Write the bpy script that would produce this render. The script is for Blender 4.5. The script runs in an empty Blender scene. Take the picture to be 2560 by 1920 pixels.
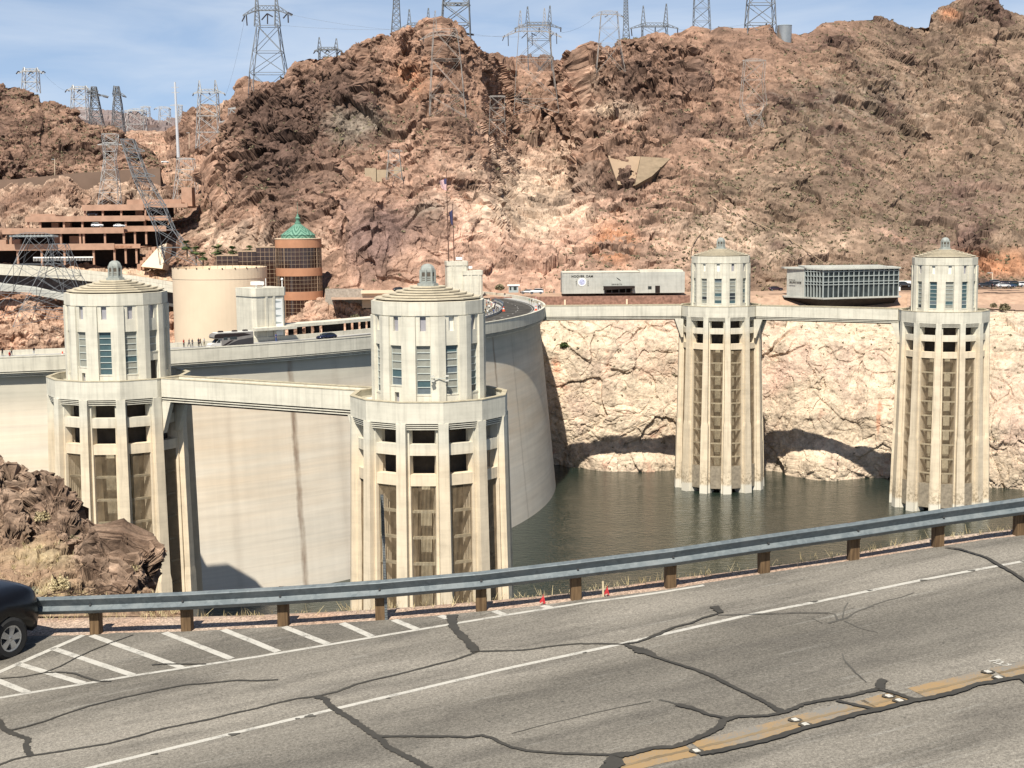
import bpy, bmesh, math, random
import numpy as np
from mathutils import Vector, Matrix
random.seed(7)
rng = np.random.default_rng(11)
PI = math.pi
sc = bpy.context.scene
COL = sc.collection

# ------------------------------------------------------------------ camera
F = 3650.0                       # focal length in photo pixels (2560 wide)
PITCH, ROLL, HC = 0.11586, -0.00893, 24.545
cp, sp, cr, sr = math.cos(PITCH), math.sin(PITCH), math.cos(ROLL), math.sin(ROLL)

def ray(px, py):
    U = (px - 1280) / F; V = (py - 960) / F
    u = cr * U + sr * V; v = -sr * U + cr * V
    return np.array([u, cp - v * sp, -sp - v * cp])

def at(px, py, Y):
    d = ray(px, py); t = Y / d[1]
    return Vector((d[0] * t, Y, HC + d[2] * t))

def on(px, py, z):
    d = ray(px, py); t = (z - HC) / d[2]
    return Vector((d[0] * t, d[1] * t, z))

def at_np(px, py, Y):
    U = (px - 1280) / F; V = (py - 960) / F
    u = cr * U + sr * V; v = -sr * U + cr * V
    t = Y / (cp - v * sp)
    return np.stack([u * t, Y + 0 * t, HC + (-sp - v * cp) * t], -1)

RZ0, RA, RB = HC - 8.5, 0.075, 0.04          # the near road is the plane z = RZ0 + RA x + RB y
def road_z(x, y): return RZ0 + RA * x + RB * y
def onroad(px, py, up=0.0):
    d = ray(px, py); t = (RZ0 + up - HC) / (d[2] - RA * d[0] - RB * d[1])
    return Vector((d[0] * t, d[1] * t, HC + d[2] * t))

cam_d = bpy.data.cameras.new('camera')
cam_d.sensor_fit = 'HORIZONTAL'; cam_d.sensor_width = 36.0; cam_d.lens = F / 2560 * 36
cam_d.clip_start = 0.5; cam_d.clip_end = 9000
cam = bpy.data.objects.new('camera', cam_d); COL.objects.link(cam)
right = Vector((1, 0, 0)); down = Vector((0, -sp, -cp)); fwd = Vector((0, cp, -sp))
ri = cr * right - sr * down; di = sr * right + cr * down
M4 = Matrix.Identity(4)
for i in range(3):
    M4[i][0] = ri[i]; M4[i][1] = -di[i]; M4[i][2] = -fwd[i]
M4[2][3] = HC
cam.matrix_world = M4
sc.camera = cam

# ------------------------------------------------------------------ light
SUN_E, SUN_B = math.radians(54), math.radians(-13)      # elevation; bearing of the sun from -Y towards +X
sdir = Vector((math.sin(SUN_B) * math.cos(SUN_E), -math.cos(SUN_B) * math.cos(SUN_E), math.sin(SUN_E)))
sl = bpy.data.lights.new('sun', 'SUN'); sl.energy = 5.0; sl.angle = math.radians(0.53); sl.color = (1, 0.94, 0.83)
so = bpy.data.objects.new('sun', sl); COL.objects.link(so)
so.rotation_euler = (-sdir).to_track_quat('-Z', 'Y').to_euler()

w = bpy.data.worlds.new('World'); sc.world = w; w.use_nodes = True
nt = w.node_tree; nt.nodes.clear()
def wn(t): return nt.nodes.new(t)
out = wn('ShaderNodeOutputWorld'); bg = wn('ShaderNodeBackground'); sky = wn('ShaderNodeTexSky')
sky.sky_type = 'NISHITA'; sky.sun_disc = False; sky.sun_elevation = SUN_E
sky.sun_rotation = math.atan2(sdir.x, sdir.y); sky.air_density = 1.0; sky.dust_density = 0.4; sky.ozone_density = 2.0; sky.altitude = 400
tc = wn('ShaderNodeTexCoord'); mp = wn('ShaderNodeMapping'); mp.inputs['Location'].default_value = (0, 0, 0.13)
nt.links.new(tc.outputs['Generated'], mp.inputs['Vector'])
nv = wn('ShaderNodeVectorMath'); nv.operation = 'NORMALIZE'
nt.links.new(mp.outputs[0], nv.inputs[0]); nt.links.new(nv.outputs[0], sky.inputs['Vector'])
# thin cirrus
mp2 = wn('ShaderNodeMapping'); mp2.inputs['Scale'].default_value = (3.0, 3.0, 17.0); mp2.inputs['Rotation'].default_value = (0.05, 0.06, 0)
nz = wn('ShaderNodeTexNoise'); nz.inputs['Scale'].default_value = 2.2; nz.inputs['Detail'].default_value = 7; nz.inputs['Roughness'].default_value = 0.55; nz.inputs['Distortion'].default_value = 0.5
rp = wn('ShaderNodeValToRGB'); rp.color_ramp.elements[0].position = 0.36; rp.color_ramp.elements[1].position = 0.78
rp.color_ramp.elements[0].color = (0.22, 0.22, 0.22, 1); rp.color_ramp.elements[1].color = (0.75, 0.75, 0.75, 1)
mx = wn('ShaderNodeMix'); mx.data_type = 'RGBA'
mx.inputs['B'].default_value = (9.2, 10.2, 11.6, 1)
nt.links.new(tc.outputs['Generated'], mp2.inputs['Vector']); nt.links.new(mp2.outputs[0], nz.inputs['Vector'])
nt.links.new(nz.outputs['Fac'], rp.inputs['Fac']); sx = wn('ShaderNodeSeparateXYZ'); mr = wn('ShaderNodeMapRange'); mr.inputs['From Min'].default_value = .12; mr.inputs['From Max'].default_value = .42; mr.inputs['To Min'].default_value = 1.; mr.inputs['To Max'].default_value = .12
nt.links.new(tc.outputs['Generated'], sx.inputs[0]); nt.links.new(sx.outputs['Z'], mr.inputs['Value']); mm = wn('ShaderNodeMath'); mm.operation = 'MULTIPLY'
nt.links.new(rp.outputs['Color'], mm.inputs[0]); nt.links.new(mr.outputs[0], mm.inputs[1]); nt.links.new(mm.outputs[0], mx.inputs['Factor'])
mr2 = wn('ShaderNodeMapRange'); mr2.inputs['From Min'].default_value = .12; mr2.inputs['From Max'].default_value = .42; mr2.inputs['To Min'].default_value = 1.75; mr2.inputs['To Max'].default_value = 1.
nt.links.new(sx.outputs['Z'], mr2.inputs['Value']); vm = wn('ShaderNodeVectorMath'); vm.operation = 'SCALE'; nt.links.new(sky.outputs['Color'], vm.inputs[0]); nt.links.new(mr2.outputs[0], vm.inputs['Scale'])
nt.links.new(vm.outputs[0], mx.inputs['A']); nt.links.new(mx.outputs['Result'], bg.inputs['Color'])
bg.inputs['Strength'].default_value = 0.052
nt.links.new(bg.outputs[0], out.inputs['Surface'])
vs = sc.view_settings; vs.view_transform = 'Standard'; vs.look = 'None'; vs.gamma = 1.0; vs.exposure = 0.62; vs.use_curve_mapping = False
sc.cycles.max_bounces = 6; sc.cycles.diffuse_bounces = 3; sc.cycles.glossy_bounces = 3; sc.cycles.transparent_max_bounces = 8

# ------------------------------------------------------------------ tagging
def tag(o, label=None, cat=None, group=None, kind=None):
    if label: o['label'] = label
    if cat: o['category'] = cat
    if group: o['group'] = group
    if kind: o['kind'] = kind
    return o
def empty(name, loc=(0, 0, 0), rz=0.0, label=None, cat=None, group=None):
    o = bpy.data.objects.new(name, None); o.empty_display_size = 0.5; COL.objects.link(o)
    o.location = loc; o.rotation_euler = (0, 0, rz)
    return tag(o, label, cat, group)
def copy_tree(o, parent=None, loc=None, rz=None, label=None, mats=None):
    c = o.copy(); COL.objects.link(c); c.parent = parent
    if parent is None:
        if loc is not None: c.location = loc
        if rz is not None: c.rotation_euler = (0, 0, rz)
        if label: c['label'] = label
    for ch in list(o.children): copy_tree(ch, c)
    return c

# ------------------------------------------------------------------ mesh builder
class MB:
    def __init__(s): s.v = []; s.f = []; s.m = []
    def quad(s, a, b, c, d, mi=0):
        n = len(s.v); s.v += [tuple(a), tuple(b), tuple(c), tuple(d)]; s.f.append((n, n + 1, n + 2, n + 3)); s.m.append(mi)
    def poly(s, pts, mi=0):
        n = len(s.v); s.v += [tuple(p) for p in pts]; s.f.append(tuple(range(n, n + len(pts)))); s.m.append(mi)
    def hexa(s, p, mi=0):
        """8 corner points: 0-3 bottom ring, 4-7 top ring"""
        n = len(s.v); s.v += [tuple(q) for q in p]
        for q in ((3, 2, 1, 0), (4, 5, 6, 7), (0, 1, 5, 4), (1, 2, 6, 5), (2, 3, 7, 6), (3, 0, 4, 7)):
            s.f.append(tuple(n + i for i in q)); s.m.append(mi)
    def box(s, x0, x1, y0, y1, z0, z1, mi=0):
        s.hexa([(x0, y0, z0), (x1, y0, z0), (x1, y1, z0), (x0, y1, z0), (x0, y0, z1), (x1, y0, z1), (x1, y1, z1), (x0, y1, z1)], mi)
    def obox(s, c, ax, ay, hx, hy, z0, z1, mi=0):
        """box with horizontal axes ax, ay (2-vectors) round centre c"""
        P = []
        for z in (z0, z1):
            for sx, sy in ((-1, -1), (1, -1), (1, 1), (-1, 1)):
                P.append((c[0] + ax[0] * hx * sx + ay[0] * hy * sy, c[1] + ax[1] * hx * sx + ay[1] * hy * sy, z))
        s.hexa(P, mi)
    def prism(s, poly, z0, z1, mi=0, z1s=None):
        """vertical prism from a ccw list of (x, y)"""
        n = len(s.v); k = len(poly)
        s.v += [(x, y, z0) for x, y in poly] + [(x, y, z1) for x, y in poly]
        s.f.append(tuple(range(n + k - 1, n - 1, -1))); s.m.append(mi)
        s.f.append(tuple(range(n + k, n + 2 * k))); s.m.append(mi)
        for i in range(k):
            j = (i + 1) % k
            s.f.append((n + i, n + j, n + k + j, n + k + i)); s.m.append(mi)
    def bar(s, a, b, r, mi=0, n=4, r2=None, caps=False):
        a = Vector(a); b = Vector(b); d = b - a
        if d.length < 1e-6: return
        d.normalize(); u = d.orthogonal().normalized() if abs(d.z) > .99 else d.cross(Vector((0, 0, 1))).normalized()
        w_ = d.cross(u); k = len(s.v); r2 = r if r2 is None else r2
        for p, q in ((a, r), (b, r2)):
            for i in range(n):
                t = 2 * PI * (i + .5) / n; s.v.append(tuple(p + (u * math.cos(t) + w_ * math.sin(t)) * q))
        for i in range(n):
            j = (i + 1) % n; s.f.append((k + i, k + j, k + n + j, k + n + i)); s.m.append(mi)
        if caps:
            s.f.append(tuple(range(k + n - 1, k - 1, -1))); s.m.append(mi); s.f.append(tuple(range(k + n, k + 2 * n))); s.m.append(mi)
    def ball(s, c, r, mi=0, n=8, m=5, sz=1.0):
        prof = [(math.sin(PI * i / m) * r, -math.cos(PI * i / m) * r * sz) for i in range(m + 1)]
        s.lathe([(max(a, 1e-4), b) for a, b in prof], n, c, mi)
    def lathe(s, prof, n=16, c=(0, 0, 0), mi=0, a0=0.0, cap=False):
        k = len(s.v)
        for r, z in prof:
            for i in range(n):
                t = a0 + 2 * PI * i / n; s.v.append((c[0] + r * math.cos(t), c[1] + r * math.sin(t), c[2] + z))
        for j in range(len(prof) - 1):
            for i in range(n):
                i2 = (i + 1) % n
                s.f.append((k + j * n + i, k + j * n + i2, k + (j + 1) * n + i2, k + (j + 1) * n + i)); s.m.append(mi)
        if cap:
            s.f.append(tuple(k + i for i in range(n - 1, -1, -1))); s.m.append(mi)
            s.f.append(tuple(k + (len(prof) - 1) * n + i for i in range(n))); s.m.append(mi)
    def sweep(s, pts, prof, mi=0, closed=False):
        """prof = list of (offset along left normal, dz) swept along a horizontal polyline of (x, y, z)"""
        P = [Vector(p) for p in pts]; n = len(P); k = len(s.v); m = len(prof)
        for i in range(n):
            a = P[max(i - 1, 0)]; b = P[min(i + 1, n - 1)]
            t = Vector((b.x - a.x, b.y - a.y)); t.normalize(); nn = Vector((-t.y, t.x))
            for o, dz in prof: s.v.append((P[i].x + nn.x * o, P[i].y + nn.y * o, P[i].z + dz))
        for i in range(n - 1):
            for j in range(m if closed else m - 1):
                j2 = (j + 1) % m
                s.f.append((k + i * m + j, k + (i + 1) * m + j, k + (i + 1) * m + j2, k + i * m + j2)); s.m.append(mi)
        if closed:
            s.f.append(tuple(k + j for j in range(m))); s.m.append(mi)
            s.f.append(tuple(k + (n - 1) * m + j for j in range(m - 1, -1, -1))); s.m.append(mi)
    def build(s, name, mats, parent=None, smooth=False, recalc=False, bevel=0.0):
        me = bpy.data.meshes.new(name); me.from_pydata(s.v, [], s.f)
        if not isinstance(mats, (list, tuple)): mats = [mats]
        for m in mats: me.materials.append(m)
        me.polygons.foreach_set('material_index', s.m)
        if recalc or bevel:
            bm = bmesh.new(); bm.from_mesh(me); bmesh.ops.remove_doubles(bm, verts=bm.verts, dist=1e-4)
            bmesh.ops.recalc_face_normals(bm, faces=bm.faces)
            if bevel:
                ed = [e for e in bm.edges if len(e.link_faces) == 2 and e.calc_face_angle(0) > 0.5]
                bmesh.ops.bevel(bm, geom=ed, offset=bevel, segments=2, affect='EDGES', clamp_overlap=True)
            bm.to_mesh(me); bm.free()
        if smooth: me.polygons.foreach_set('use_smooth', [True] * len(me.polygons))
        me.update()
        o = bpy.data.objects.new(name, me); COL.objects.link(o)
        if parent is not None: o.parent = parent
        return o

# ------------------------------------------------------------------ materials
def srgb(r, g, b):
    f = lambda c: (c / 255 / 12.92) if c / 255 <= .04045 else ((c / 255 + .055) / 1.055) ** 2.4
    return (f(r), f(g), f(b))
class NT:
    def __init__(s, name):
        s.m = bpy.data.materials.new(name); s.m.use_nodes = True; s.t = s.m.node_tree; s.t.nodes.clear()
        s.o = s.n('ShaderNodeOutputMaterial'); s.b = s.n('ShaderNodeBsdfPrincipled'); s.l(s.b.outputs[0], s.o.inputs['Surface'])
        s.b.inputs['Specular IOR Level'].default_value = 0.25
    def n(s, t, **k):
        x = s.t.nodes.new(t)
        for a, b in k.items(): setattr(x, a, b)
        return x
    def l(s, a, b): s.t.links.new(a, b)
    def pos(s, scale=(1, 1, 1), loc=(0, 0, 0), obj=False):
        if obj: g = s.n('ShaderNodeTexCoord').outputs['Object']
        else: g = s.n('ShaderNodeNewGeometry').outputs['Position']
        m = s.n('ShaderNodeMapping'); m.inputs['Scale'].default_value = scale; m.inputs['Location'].default_value = loc
        s.l(g, m.inputs['Vector']); return m.outputs[0]
    def noise(s, vec, scale=1, detail=5, rough=.55, dist=0):
        x = s.n('ShaderNodeTexNoise'); x.inputs['Scale'].default_value = scale; x.inputs['Detail'].default_value = detail
        x.inputs['Roughness'].default_value = rough; x.inputs['Distortion'].default_value = dist; s.l(vec, x.inputs['Vector']); return x.outputs['Fac']
    def vor(s, vec, scale=1, feature='F1', out='Distance'):
        x = s.n('ShaderNodeTexVoronoi', feature=feature); x.inputs['Scale'].default_value = scale; s.l(vec, x.inputs['Vector']); return x.outputs[out]
    def ramp(s, fac, stops):
        x = s.n('ShaderNodeValToRGB'); e = x.color_ramp.elements
        while len(e) < len(stops): e.new(.5)
        for q, (p, c) in zip(e, stops):
            q.position = p; q.color = (c, c, c, 1) if isinstance(c, (int, float)) else (*c, 1)
        s.l(fac, x.inputs['Fac']); return x.outputs['Color']
    def mix(s, fac, a, b, mode='MIX'):
        x = s.n('ShaderNodeMix', data_type='RGBA', blend_type=mode)
        for v, k in ((fac, 'Factor'), (a, 'A'), (b, 'B')):
            if isinstance(v, (int, float)): x.inputs[k].default_value = v if k == 'Factor' else (v, v, v, 1)
            elif isinstance(v, tuple): x.inputs[k].default_value = (*v, 1)
            else: s.l(v, x.inputs[k])
        return x.outputs['Result']
    def math(s, op, a, b=None, clamp=False):
        x = s.n('ShaderNodeMath', operation=op); x.use_clamp = clamp
        for i, v in enumerate((a, b)):
            if v is None: continue
            if isinstance(v, (int, float)): x.inputs[i].default_value = v
            else: s.l(v, x.inputs[i])
        return x.outputs[0]
    def mapr(s, v, a, b, c=0, d=1):
        x = s.n('ShaderNodeMapRange'); x.clamp = True
        for k, q in zip(('From Min', 'From Max', 'To Min', 'To Max'), (a, b, c, d)): x.inputs[k].default_value = q
        s.l(v, x.inputs['Value']); return x.outputs[0]
    def xyz(s, vec):
        x = s.n('ShaderNodeSeparateXYZ'); s.l(vec, x.inputs[0]); return x.outputs
    def bump(s, h, strength=.4, dist=.1):
        x = s.n('ShaderNodeBump'); x.inputs['Strength'].default_value = strength; x.inputs['Distance'].default_value = dist
        s.l(h, x.inputs['Height']); s.l(x.outputs[0], s.b.inputs['Normal'])
    def col(s, c):
        if isinstance(c, tuple): s.b.inputs['Base Color'].default_value = (*c, 1)
        else: s.l(c, s.b.inputs['Base Color'])
    def rough(s, r):
        if isinstance(r, (int, float)): s.b.inputs['Roughness'].default_value = r
        else: s.l(r, s.b.inputs['Roughness'])

def simple(name, c, rough=.7, var=.18, scale=.8, metal=0.0, bump=0.0, bscale=6.0, obj=False, spec=.25):
    t = NT(name); P = t.pos(obj=obj)
    n = t.noise(P, scale, 6)
    t.col(t.mix(t.ramp(n, [(.3, 0.), (.7, 1.)]), tuple(x * (1 - var) for x in c), tuple(min(1, x * (1 + var)) for x in c)))
    t.rough(rough); t.b.inputs['Metallic'].default_value = metal; t.b.inputs['Specular IOR Level'].default_value = spec
    if bump: t.bump(t.noise(P, bscale, 4), bump, .05)
    return t.m

# ------------------------------------------------------------------ numpy noise
def _h(ix, iy, iz, s):
    h = (ix.astype(np.uint32) * np.uint32(374761393) + iy.astype(np.uint32) * np.uint32(668265263) + iz.astype(np.uint32) * np.uint32(2147483647 - 1013904223) + np.uint32(s * 1274126177 & 0xffffffff))
    h = (h ^ (h >> np.uint32(13))) * np.uint32(1274126177)
    h = (h ^ (h >> np.uint32(16))) * np.uint32(2246822519)
    return h ^ (h >> np.uint32(15))
def vnoise(P, s=0):
    """gradient noise in [-1, 1], P (n, 3)"""
    I = np.floor(P).astype(np.int64); f = P - I; u = f * f * f * (f * (f * 6 - 15) + 10)
    r = 0
    for dx in (0, 1):
        wx = u[:, 0] if dx else 1 - u[:, 0]
        for dy in (0, 1):
            wy = u[:, 1] if dy else 1 - u[:, 1]
            for dz in (0, 1):
                wz = u[:, 2] if dz else 1 - u[:, 2]
                h = _h(I[:, 0] + dx, I[:, 1] + dy, I[:, 2] + dz, s)
                gx = ((h & np.uint32(1023)).astype(np.float32) / 511.5 - 1); gy = (((h >> np.uint32(10)) & np.uint32(1023)).astype(np.float32) / 511.5 - 1); gz = (((h >> np.uint32(20)) & np.uint32(1023)).astype(np.float32) / 511.5 - 1)
                r = r + wx * wy * wz * (gx * (f[:, 0] - dx) + gy * (f[:, 1] - dy) + gz * (f[:, 2] - dz))
    return r * 1.5
def fbm(P, s=0, o=4, g=.5, lac=2.03):
    r = 0; a = 1
    for i in range(o): r = r + a * vnoise(P * lac ** i + 17.3 * i, s + i); a *= g
    return r
def ridged(P, s=0, o=4, g=.5, lac=2.1):
    r = 0; a = 1
    for i in range(o): r = r + a * (1 - 2 * np.abs(vnoise(P * lac ** i + 31.7 * i, s + i))); a *= g
    return r
def worley(P, s=0):
    """F1, F2 and cell id"""
    I = np.floor(P).astype(np.int64); n = len(P)
    d1 = np.full(n, 9.); d2 = np.full(n, 9.); cid = np.zeros(n, np.float32)
    for dx in (-1, 0, 1):
        for dy in (-1, 0, 1):
            for dz in (-1, 0, 1):
                J = I + np.array([dx, dy, dz]); h = _h(J[:, 0], J[:, 1], J[:, 2], s)
                q = J + np.stack([(h & np.uint32(1023)), (h >> np.uint32(10)) & np.uint32(1023), (h >> np.uint32(20)) & np.uint32(1023)], -1).astype(np.float32) / 1023
                d = np.sqrt(((q - P) ** 2).sum(1)); m = d < d1
                d2 = np.where(m, d1, np.minimum(d2, d)); cid = np.where(m, (h >> np.uint32(5) & np.uint32(4095)).astype(np.float32) / 4095, cid); d1 = np.where(m, d, d1)
    return d1, d2, cid
def facets(P, s=0):
    """angular blocks: each cell gets its own level and tilt; returns (level, tilt, crack distance)"""
    I = np.floor(P).astype(np.int64); n = len(P); d1 = np.full(n, 9.); d2 = np.full(n, 9.); lev = np.zeros(n); til = np.zeros(n)
    for dx in (-1, 0, 1):
        for dy in (-1, 0, 1):
            for dz in (-1, 0, 1):
                J = I + np.array([dx, dy, dz]); h = _h(J[:, 0], J[:, 1], J[:, 2], s); g = _h(J[:, 0], J[:, 1], J[:, 2], s + 77)
                u = lambda v, k: ((v >> np.uint32(k)) & np.uint32(1023)).astype(np.float32) / 1023
                D = P - (J + np.stack([u(h, 0), u(h, 10), u(h, 20)], -1)); d = np.sqrt((D ** 2).sum(1)); m = d < d1
                t = D[:, 0] * (u(g, 0) - .5) + D[:, 1] * (u(g, 10) - .5) + D[:, 2] * (u(g, 20) - .5)
                d2 = np.where(m, d1, np.minimum(d2, d)); lev = np.where(m, u(g, 5), lev); til = np.where(m, t, til); d1 = np.where(m, d, d1)
    return lev - .5, til * 2, d2 - d1
def sstep(x, a, b):
    t = np.clip((x - a) / (b - a), 0, 1); return t * t * (3 - 2 * t)
def interp(pts, x):
    p = np.array(pts, float); return np.interp(x, p[:, 0], p[:, 1])
# ------------------------------------------------------------------ rock material (albedo comes from the mesh, fine grain from noise)
def rock_mat(name, grain=1.0, bump=.5, dist=.35):
    t = NT(name); P = t.pos()
    a = t.n('ShaderNodeVertexColor'); a.layer_name = 'albedo'
    n1 = t.noise(P, .55 * grain, 8, .62); n2 = t.noise(P, 3.2 * grain, 5, .6)
    f = t.ramp(n1, [(.28, .62), (.5, 1.), (.74, 1.32)])
    g = t.ramp(n2, [(.3, .78), (.7, 1.2)])
    t.col(t.mix(1., t.mix(1., a.outputs['Color'], f, 'MULTIPLY'), g, 'MULTIPLY'))
    t.rough(.92); t.b.inputs['Specular IOR Level'].default_value = .12
    h = t.math('ADD', t.noise(P, .8 * grain, 9, .68), t.math('MULTIPLY', t.vor(P, .45 * grain, 'DISTANCE_TO_EDGE'), .55))
    t.bump(h, bump, dist)
    return t.m
M_ROCK = rock_mat('desert_rock'); M_CLIFF = rock_mat('bleached_rock', 1.1, .5, .3); M_NEAR = rock_mat('near_rock', 7., .6, .06)

def grid_mesh(name, V, C, mat, kind='structure', smooth=False):
    R, Cn = V.shape[:2]
    me = bpy.data.meshes.new(name); n = R * Cn
    me.vertices.add(n); me.vertices.foreach_set('co', V.reshape(-1).astype(np.float32))
    i = np.arange(R - 1)[:, None] * Cn + np.arange(Cn - 1)[None, :]
    q = np.stack([i, i + 1, i + Cn + 1, i + Cn], -1).reshape(-1, 4); nf = len(q)
    me.loops.add(nf * 4); me.polygons.add(nf)
    me.loops.foreach_set('vertex_index', q.reshape(-1).astype(np.int32))
    me.polygons.foreach_set('loop_start', (np.arange(nf) * 4).astype(np.int32)); me.polygons.foreach_set('loop_total', np.full(nf, 4, np.int32))
    me.polygons.foreach_set('use_smooth', np.full(nf, smooth))
    ca = me.color_attributes.new('albedo', 'FLOAT_COLOR', 'POINT')
    cc = np.ones((n, 4), np.float32); cc[:, :3] = C.reshape(-1, 3); ca.data.foreach_set('color', cc.reshape(-1))
    me.materials.append(mat); me.update(calc_edges=True); me.validate()
    o = bpy.data.objects.new(name, me); COL.objects.link(o); tag(o, kind=kind); return o

def normals(V):
    a = np.gradient(V, axis=1); b = np.gradient(V, axis=0); n = np.cross(a, b); n /= np.linalg.norm(n, axis=-1, keepdims=True) + 1e-9
    flip = np.sign(-(n[..., 1:2])); flip[flip == 0] = 1           # outward = towards the canyon / up
    m = (n[..., 1] > 0) & (n[..., 2] < 0); return np.where(m[..., None], -n, n)

def loft(px0, px1, nc, nr, ysky, ybase, dsky, dbase, g=1.3, back=10, bstep=(14, -9)):
    px = np.linspace(px0, px1, nc); t = np.linspace(0, 1, nr)[:, None]
    py = interp(ybase, px)[None] + (interp(ysky, px) - interp(ybase, px))[None] * t
    Y = interp(dbase, px)[None] + (interp(dsky, px) - interp(dbase, px))[None] * t ** g
    PX = np.broadcast_to(px[None], py.shape)
    V = at_np(PX, py, Y)
    T = np.broadcast_to(t, py.shape)
    if back:
        k = np.arange(1, back + 1)[:, None, None]; top = V[-1][None]; d = top / np.linalg.norm(top[..., :2], axis=-1, keepdims=True); d = d.copy(); d[..., 2] = 0
        B = top + d * bstep[0] * k + np.array([0, 0, bstep[1]]) * k
        V = np.concatenate([V, B], 0); PX = np.concatenate([PX, np.broadcast_to(px[None], (back, nc))]); py = np.concatenate([py, np.broadcast_to(py[-1:], (back, nc))]); T = np.concatenate([T, np.full((back, nc), 1.)])
    return V, PX, py, T

def blob(PX, PY, x, y, rx, ry, p=2.): return np.exp(-(np.abs((PX - x) / rx) ** p + np.abs((PY - y) / ry) ** p))
def rot(P, a, b):
    """rotate points about z then x, for bedding directions"""
    ca, sa, cb, sb = math.cos(a), math.sin(a), math.cos(b), math.sin(b)
    x, y, z = P[..., 0], P[..., 1], P[..., 2]; x2 = ca * x - sa * y; y2 = sa * x + ca * y
    return np.stack([x2, cb * y2 - sb * z, sb * y2 + cb * z], -1)

def warp(P, s, L):
    W = P + 4.5 * L * np.stack([fbm(P / (17 * L), s + 40, 2), fbm(P / (17 * L), s + 43, 2), fbm(P / (17 * L), s + 46, 2)], -1)
    return rot(W, .6, .5) * np.array([1, 1, 1.2])
def crag_big(P, s, L=1.0, big=8, blk=3.4, crk=1.3):
    d = big * .5 * ridged(P / (66 * L), s, 2); A = warp(P, s, L)
    for k, (sc_, am) in enumerate(((27., 1.5), (12., 1.0))):
        lv, ti, cr_ = facets(A / (sc_ * L) + 5.3 * k, s + 9 + k); d = d + blk * am * (lv * 1.15 + ti * 1.25) - crk * am * np.exp(-cr_ * 13)
    return d
def crag_fine(P, s, L=1.0, blk=3.4, crk=1.3, fine=.5):
    A = warp(P, s, L); d = 0
    for k, (sc_, am) in enumerate(((5.6, .50), (2.5, .27))):
        lv, ti, cr_ = facets(A / (sc_ * L) + 5.3 * k + 11, s + 19 + k); d = d + blk * am * (lv * 1.2 + ti * 1.2) - crk * am * np.exp(-cr_ * 11)
    return d + fine * fbm(P / (1.6 * L), s + 12, 3, .6)
def even_rows(V, nb):
    """slide the vertices of every column so that steep faces are not starved of them (the last nb rows stay)"""
    A = V[:V.shape[0] - nb]; d = np.linalg.norm(np.diff(A, axis=0), axis=2); n, m_ = A.shape[:2]; q = np.empty((n, m_)); ar = np.arange(n)
    for j in range(m_):
        s_ = np.concatenate([[0], np.cumsum(d[:, j])]); s_ /= s_[-1]; q[:, j] = np.interp(ar / (n - 1.), .7 * s_ + .3 * ar / (n - 1.), ar)
    k = 12; c = np.cumsum(np.pad(q, ((0, 0), (k + 1, k)), mode='edge'), axis=1); q = (c[:, 2 * k + 1:] - c[:, :-2 * k - 1]) / (2 * k + 1)
    i0 = np.clip(np.floor(q).astype(int), 0, n - 2); w_ = (q - i0)[..., None]; jj = np.arange(m_)[None]
    return np.concatenate([A[i0, jj] * (1 - w_) + A[i0 + 1, jj] * w_, V[n:]], 0)
def project(V):
    d = V - np.array([0, 0, HC]); w_ = d @ np.array([0, cp, -sp]); return 1280 + F * (d @ np.array(ri)) / w_, 960 + F * (d @ np.array(di)) / w_, w_
def smooth_n(V, k=1):
    for _ in range(k):
        W = V.copy(); W[1:-1] = (V[:-2] + V[2:] + 2 * V[1:-1]) / 4; W[:, 1:-1] = (W[:, :-2] + W[:, 2:] + 2 * W[:, 1:-1]) / 4; V = W
    return normals(V)
def relief(V, T, nb, amp, seed, L, extra=0., top=.5, low=.07, blk=3.4, crk=1.3, big=8, fine=.5):
    sh = V.shape[:2]; e = np.where(T < .999, sstep(T, 0, low), 1) * (1 - top * sstep(T, .9, 1.))
    V = V + normals(V) * ((crag_big(V.reshape(-1, 3), seed, L, big, blk, crk).reshape(sh) * amp + extra) * e)[..., None]
    V = even_rows(V, nb)
    return V + smooth_n(V, 3) * (crag_fine(V.reshape(-1, 3), seed, L, blk, crk, fine).reshape(sh) * amp * e)[..., None]

def lerp3(a, b, t): return a + (b - a) * t[..., None]
C_MID = np.array([.245, .152, .108]); C_DARK = np.array([.088, .056, .044]); C_PALE = np.array([.44, .33, .245]); C_PURP = np.array([.150, .097, .083]); C_ORNG = np.array([.34, .165, .09]); C_SCREE = np.array([.185, .134, .096]); C_PINK = np.array([.38, .243, .18]); C_GREY = np.array([.20, .17, .135])

# ---------------------------------------------------------------- the long brown hillside above the far bank
sky_main = [(330, 705), (385, 690), (402, 640), (414, 597), (433, 545), (477, 505), (510, 470), (545, 437), (557, 360), (597, 334), (618, 290), (636, 262), (676, 227), (716, 195), (728, 172), (738, 152), (776, 139), (827, 141), (847, 155), (858, 146), (882, 118), (922, 97), (957, 103), (981, 102), (1025, 86), (1060, 70), (1089, 59), (1112, 66), (1144, 81), (1188, 115), (1236, 149), (1255, 170), (1290, 176), (1400, 178), (1440, 150), (1450, 130), (1470, 118), (1526, 118), (1566, 107), (1626, 93), (1685, 85), (1710, 76), (1732, 68), (1775, 82), (1795, 72), (1831, 69), (1870, 70), (1923, 62), (1939, 82), (1985, 84), (2018, 82), (2058, 60), (2098, 53), (2145, 52), (2193, 46), (2257, 64), (2273, 70), (2305, 66), (2322, 60), (2328, 36), (2340, 26), (2370, 17), (2396, 11), (2416, -1), (2445, -4), (2482, -2), (2488, 16), (2515, 28), (2560, 50), (2640, 90), (2740, 140)]
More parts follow.
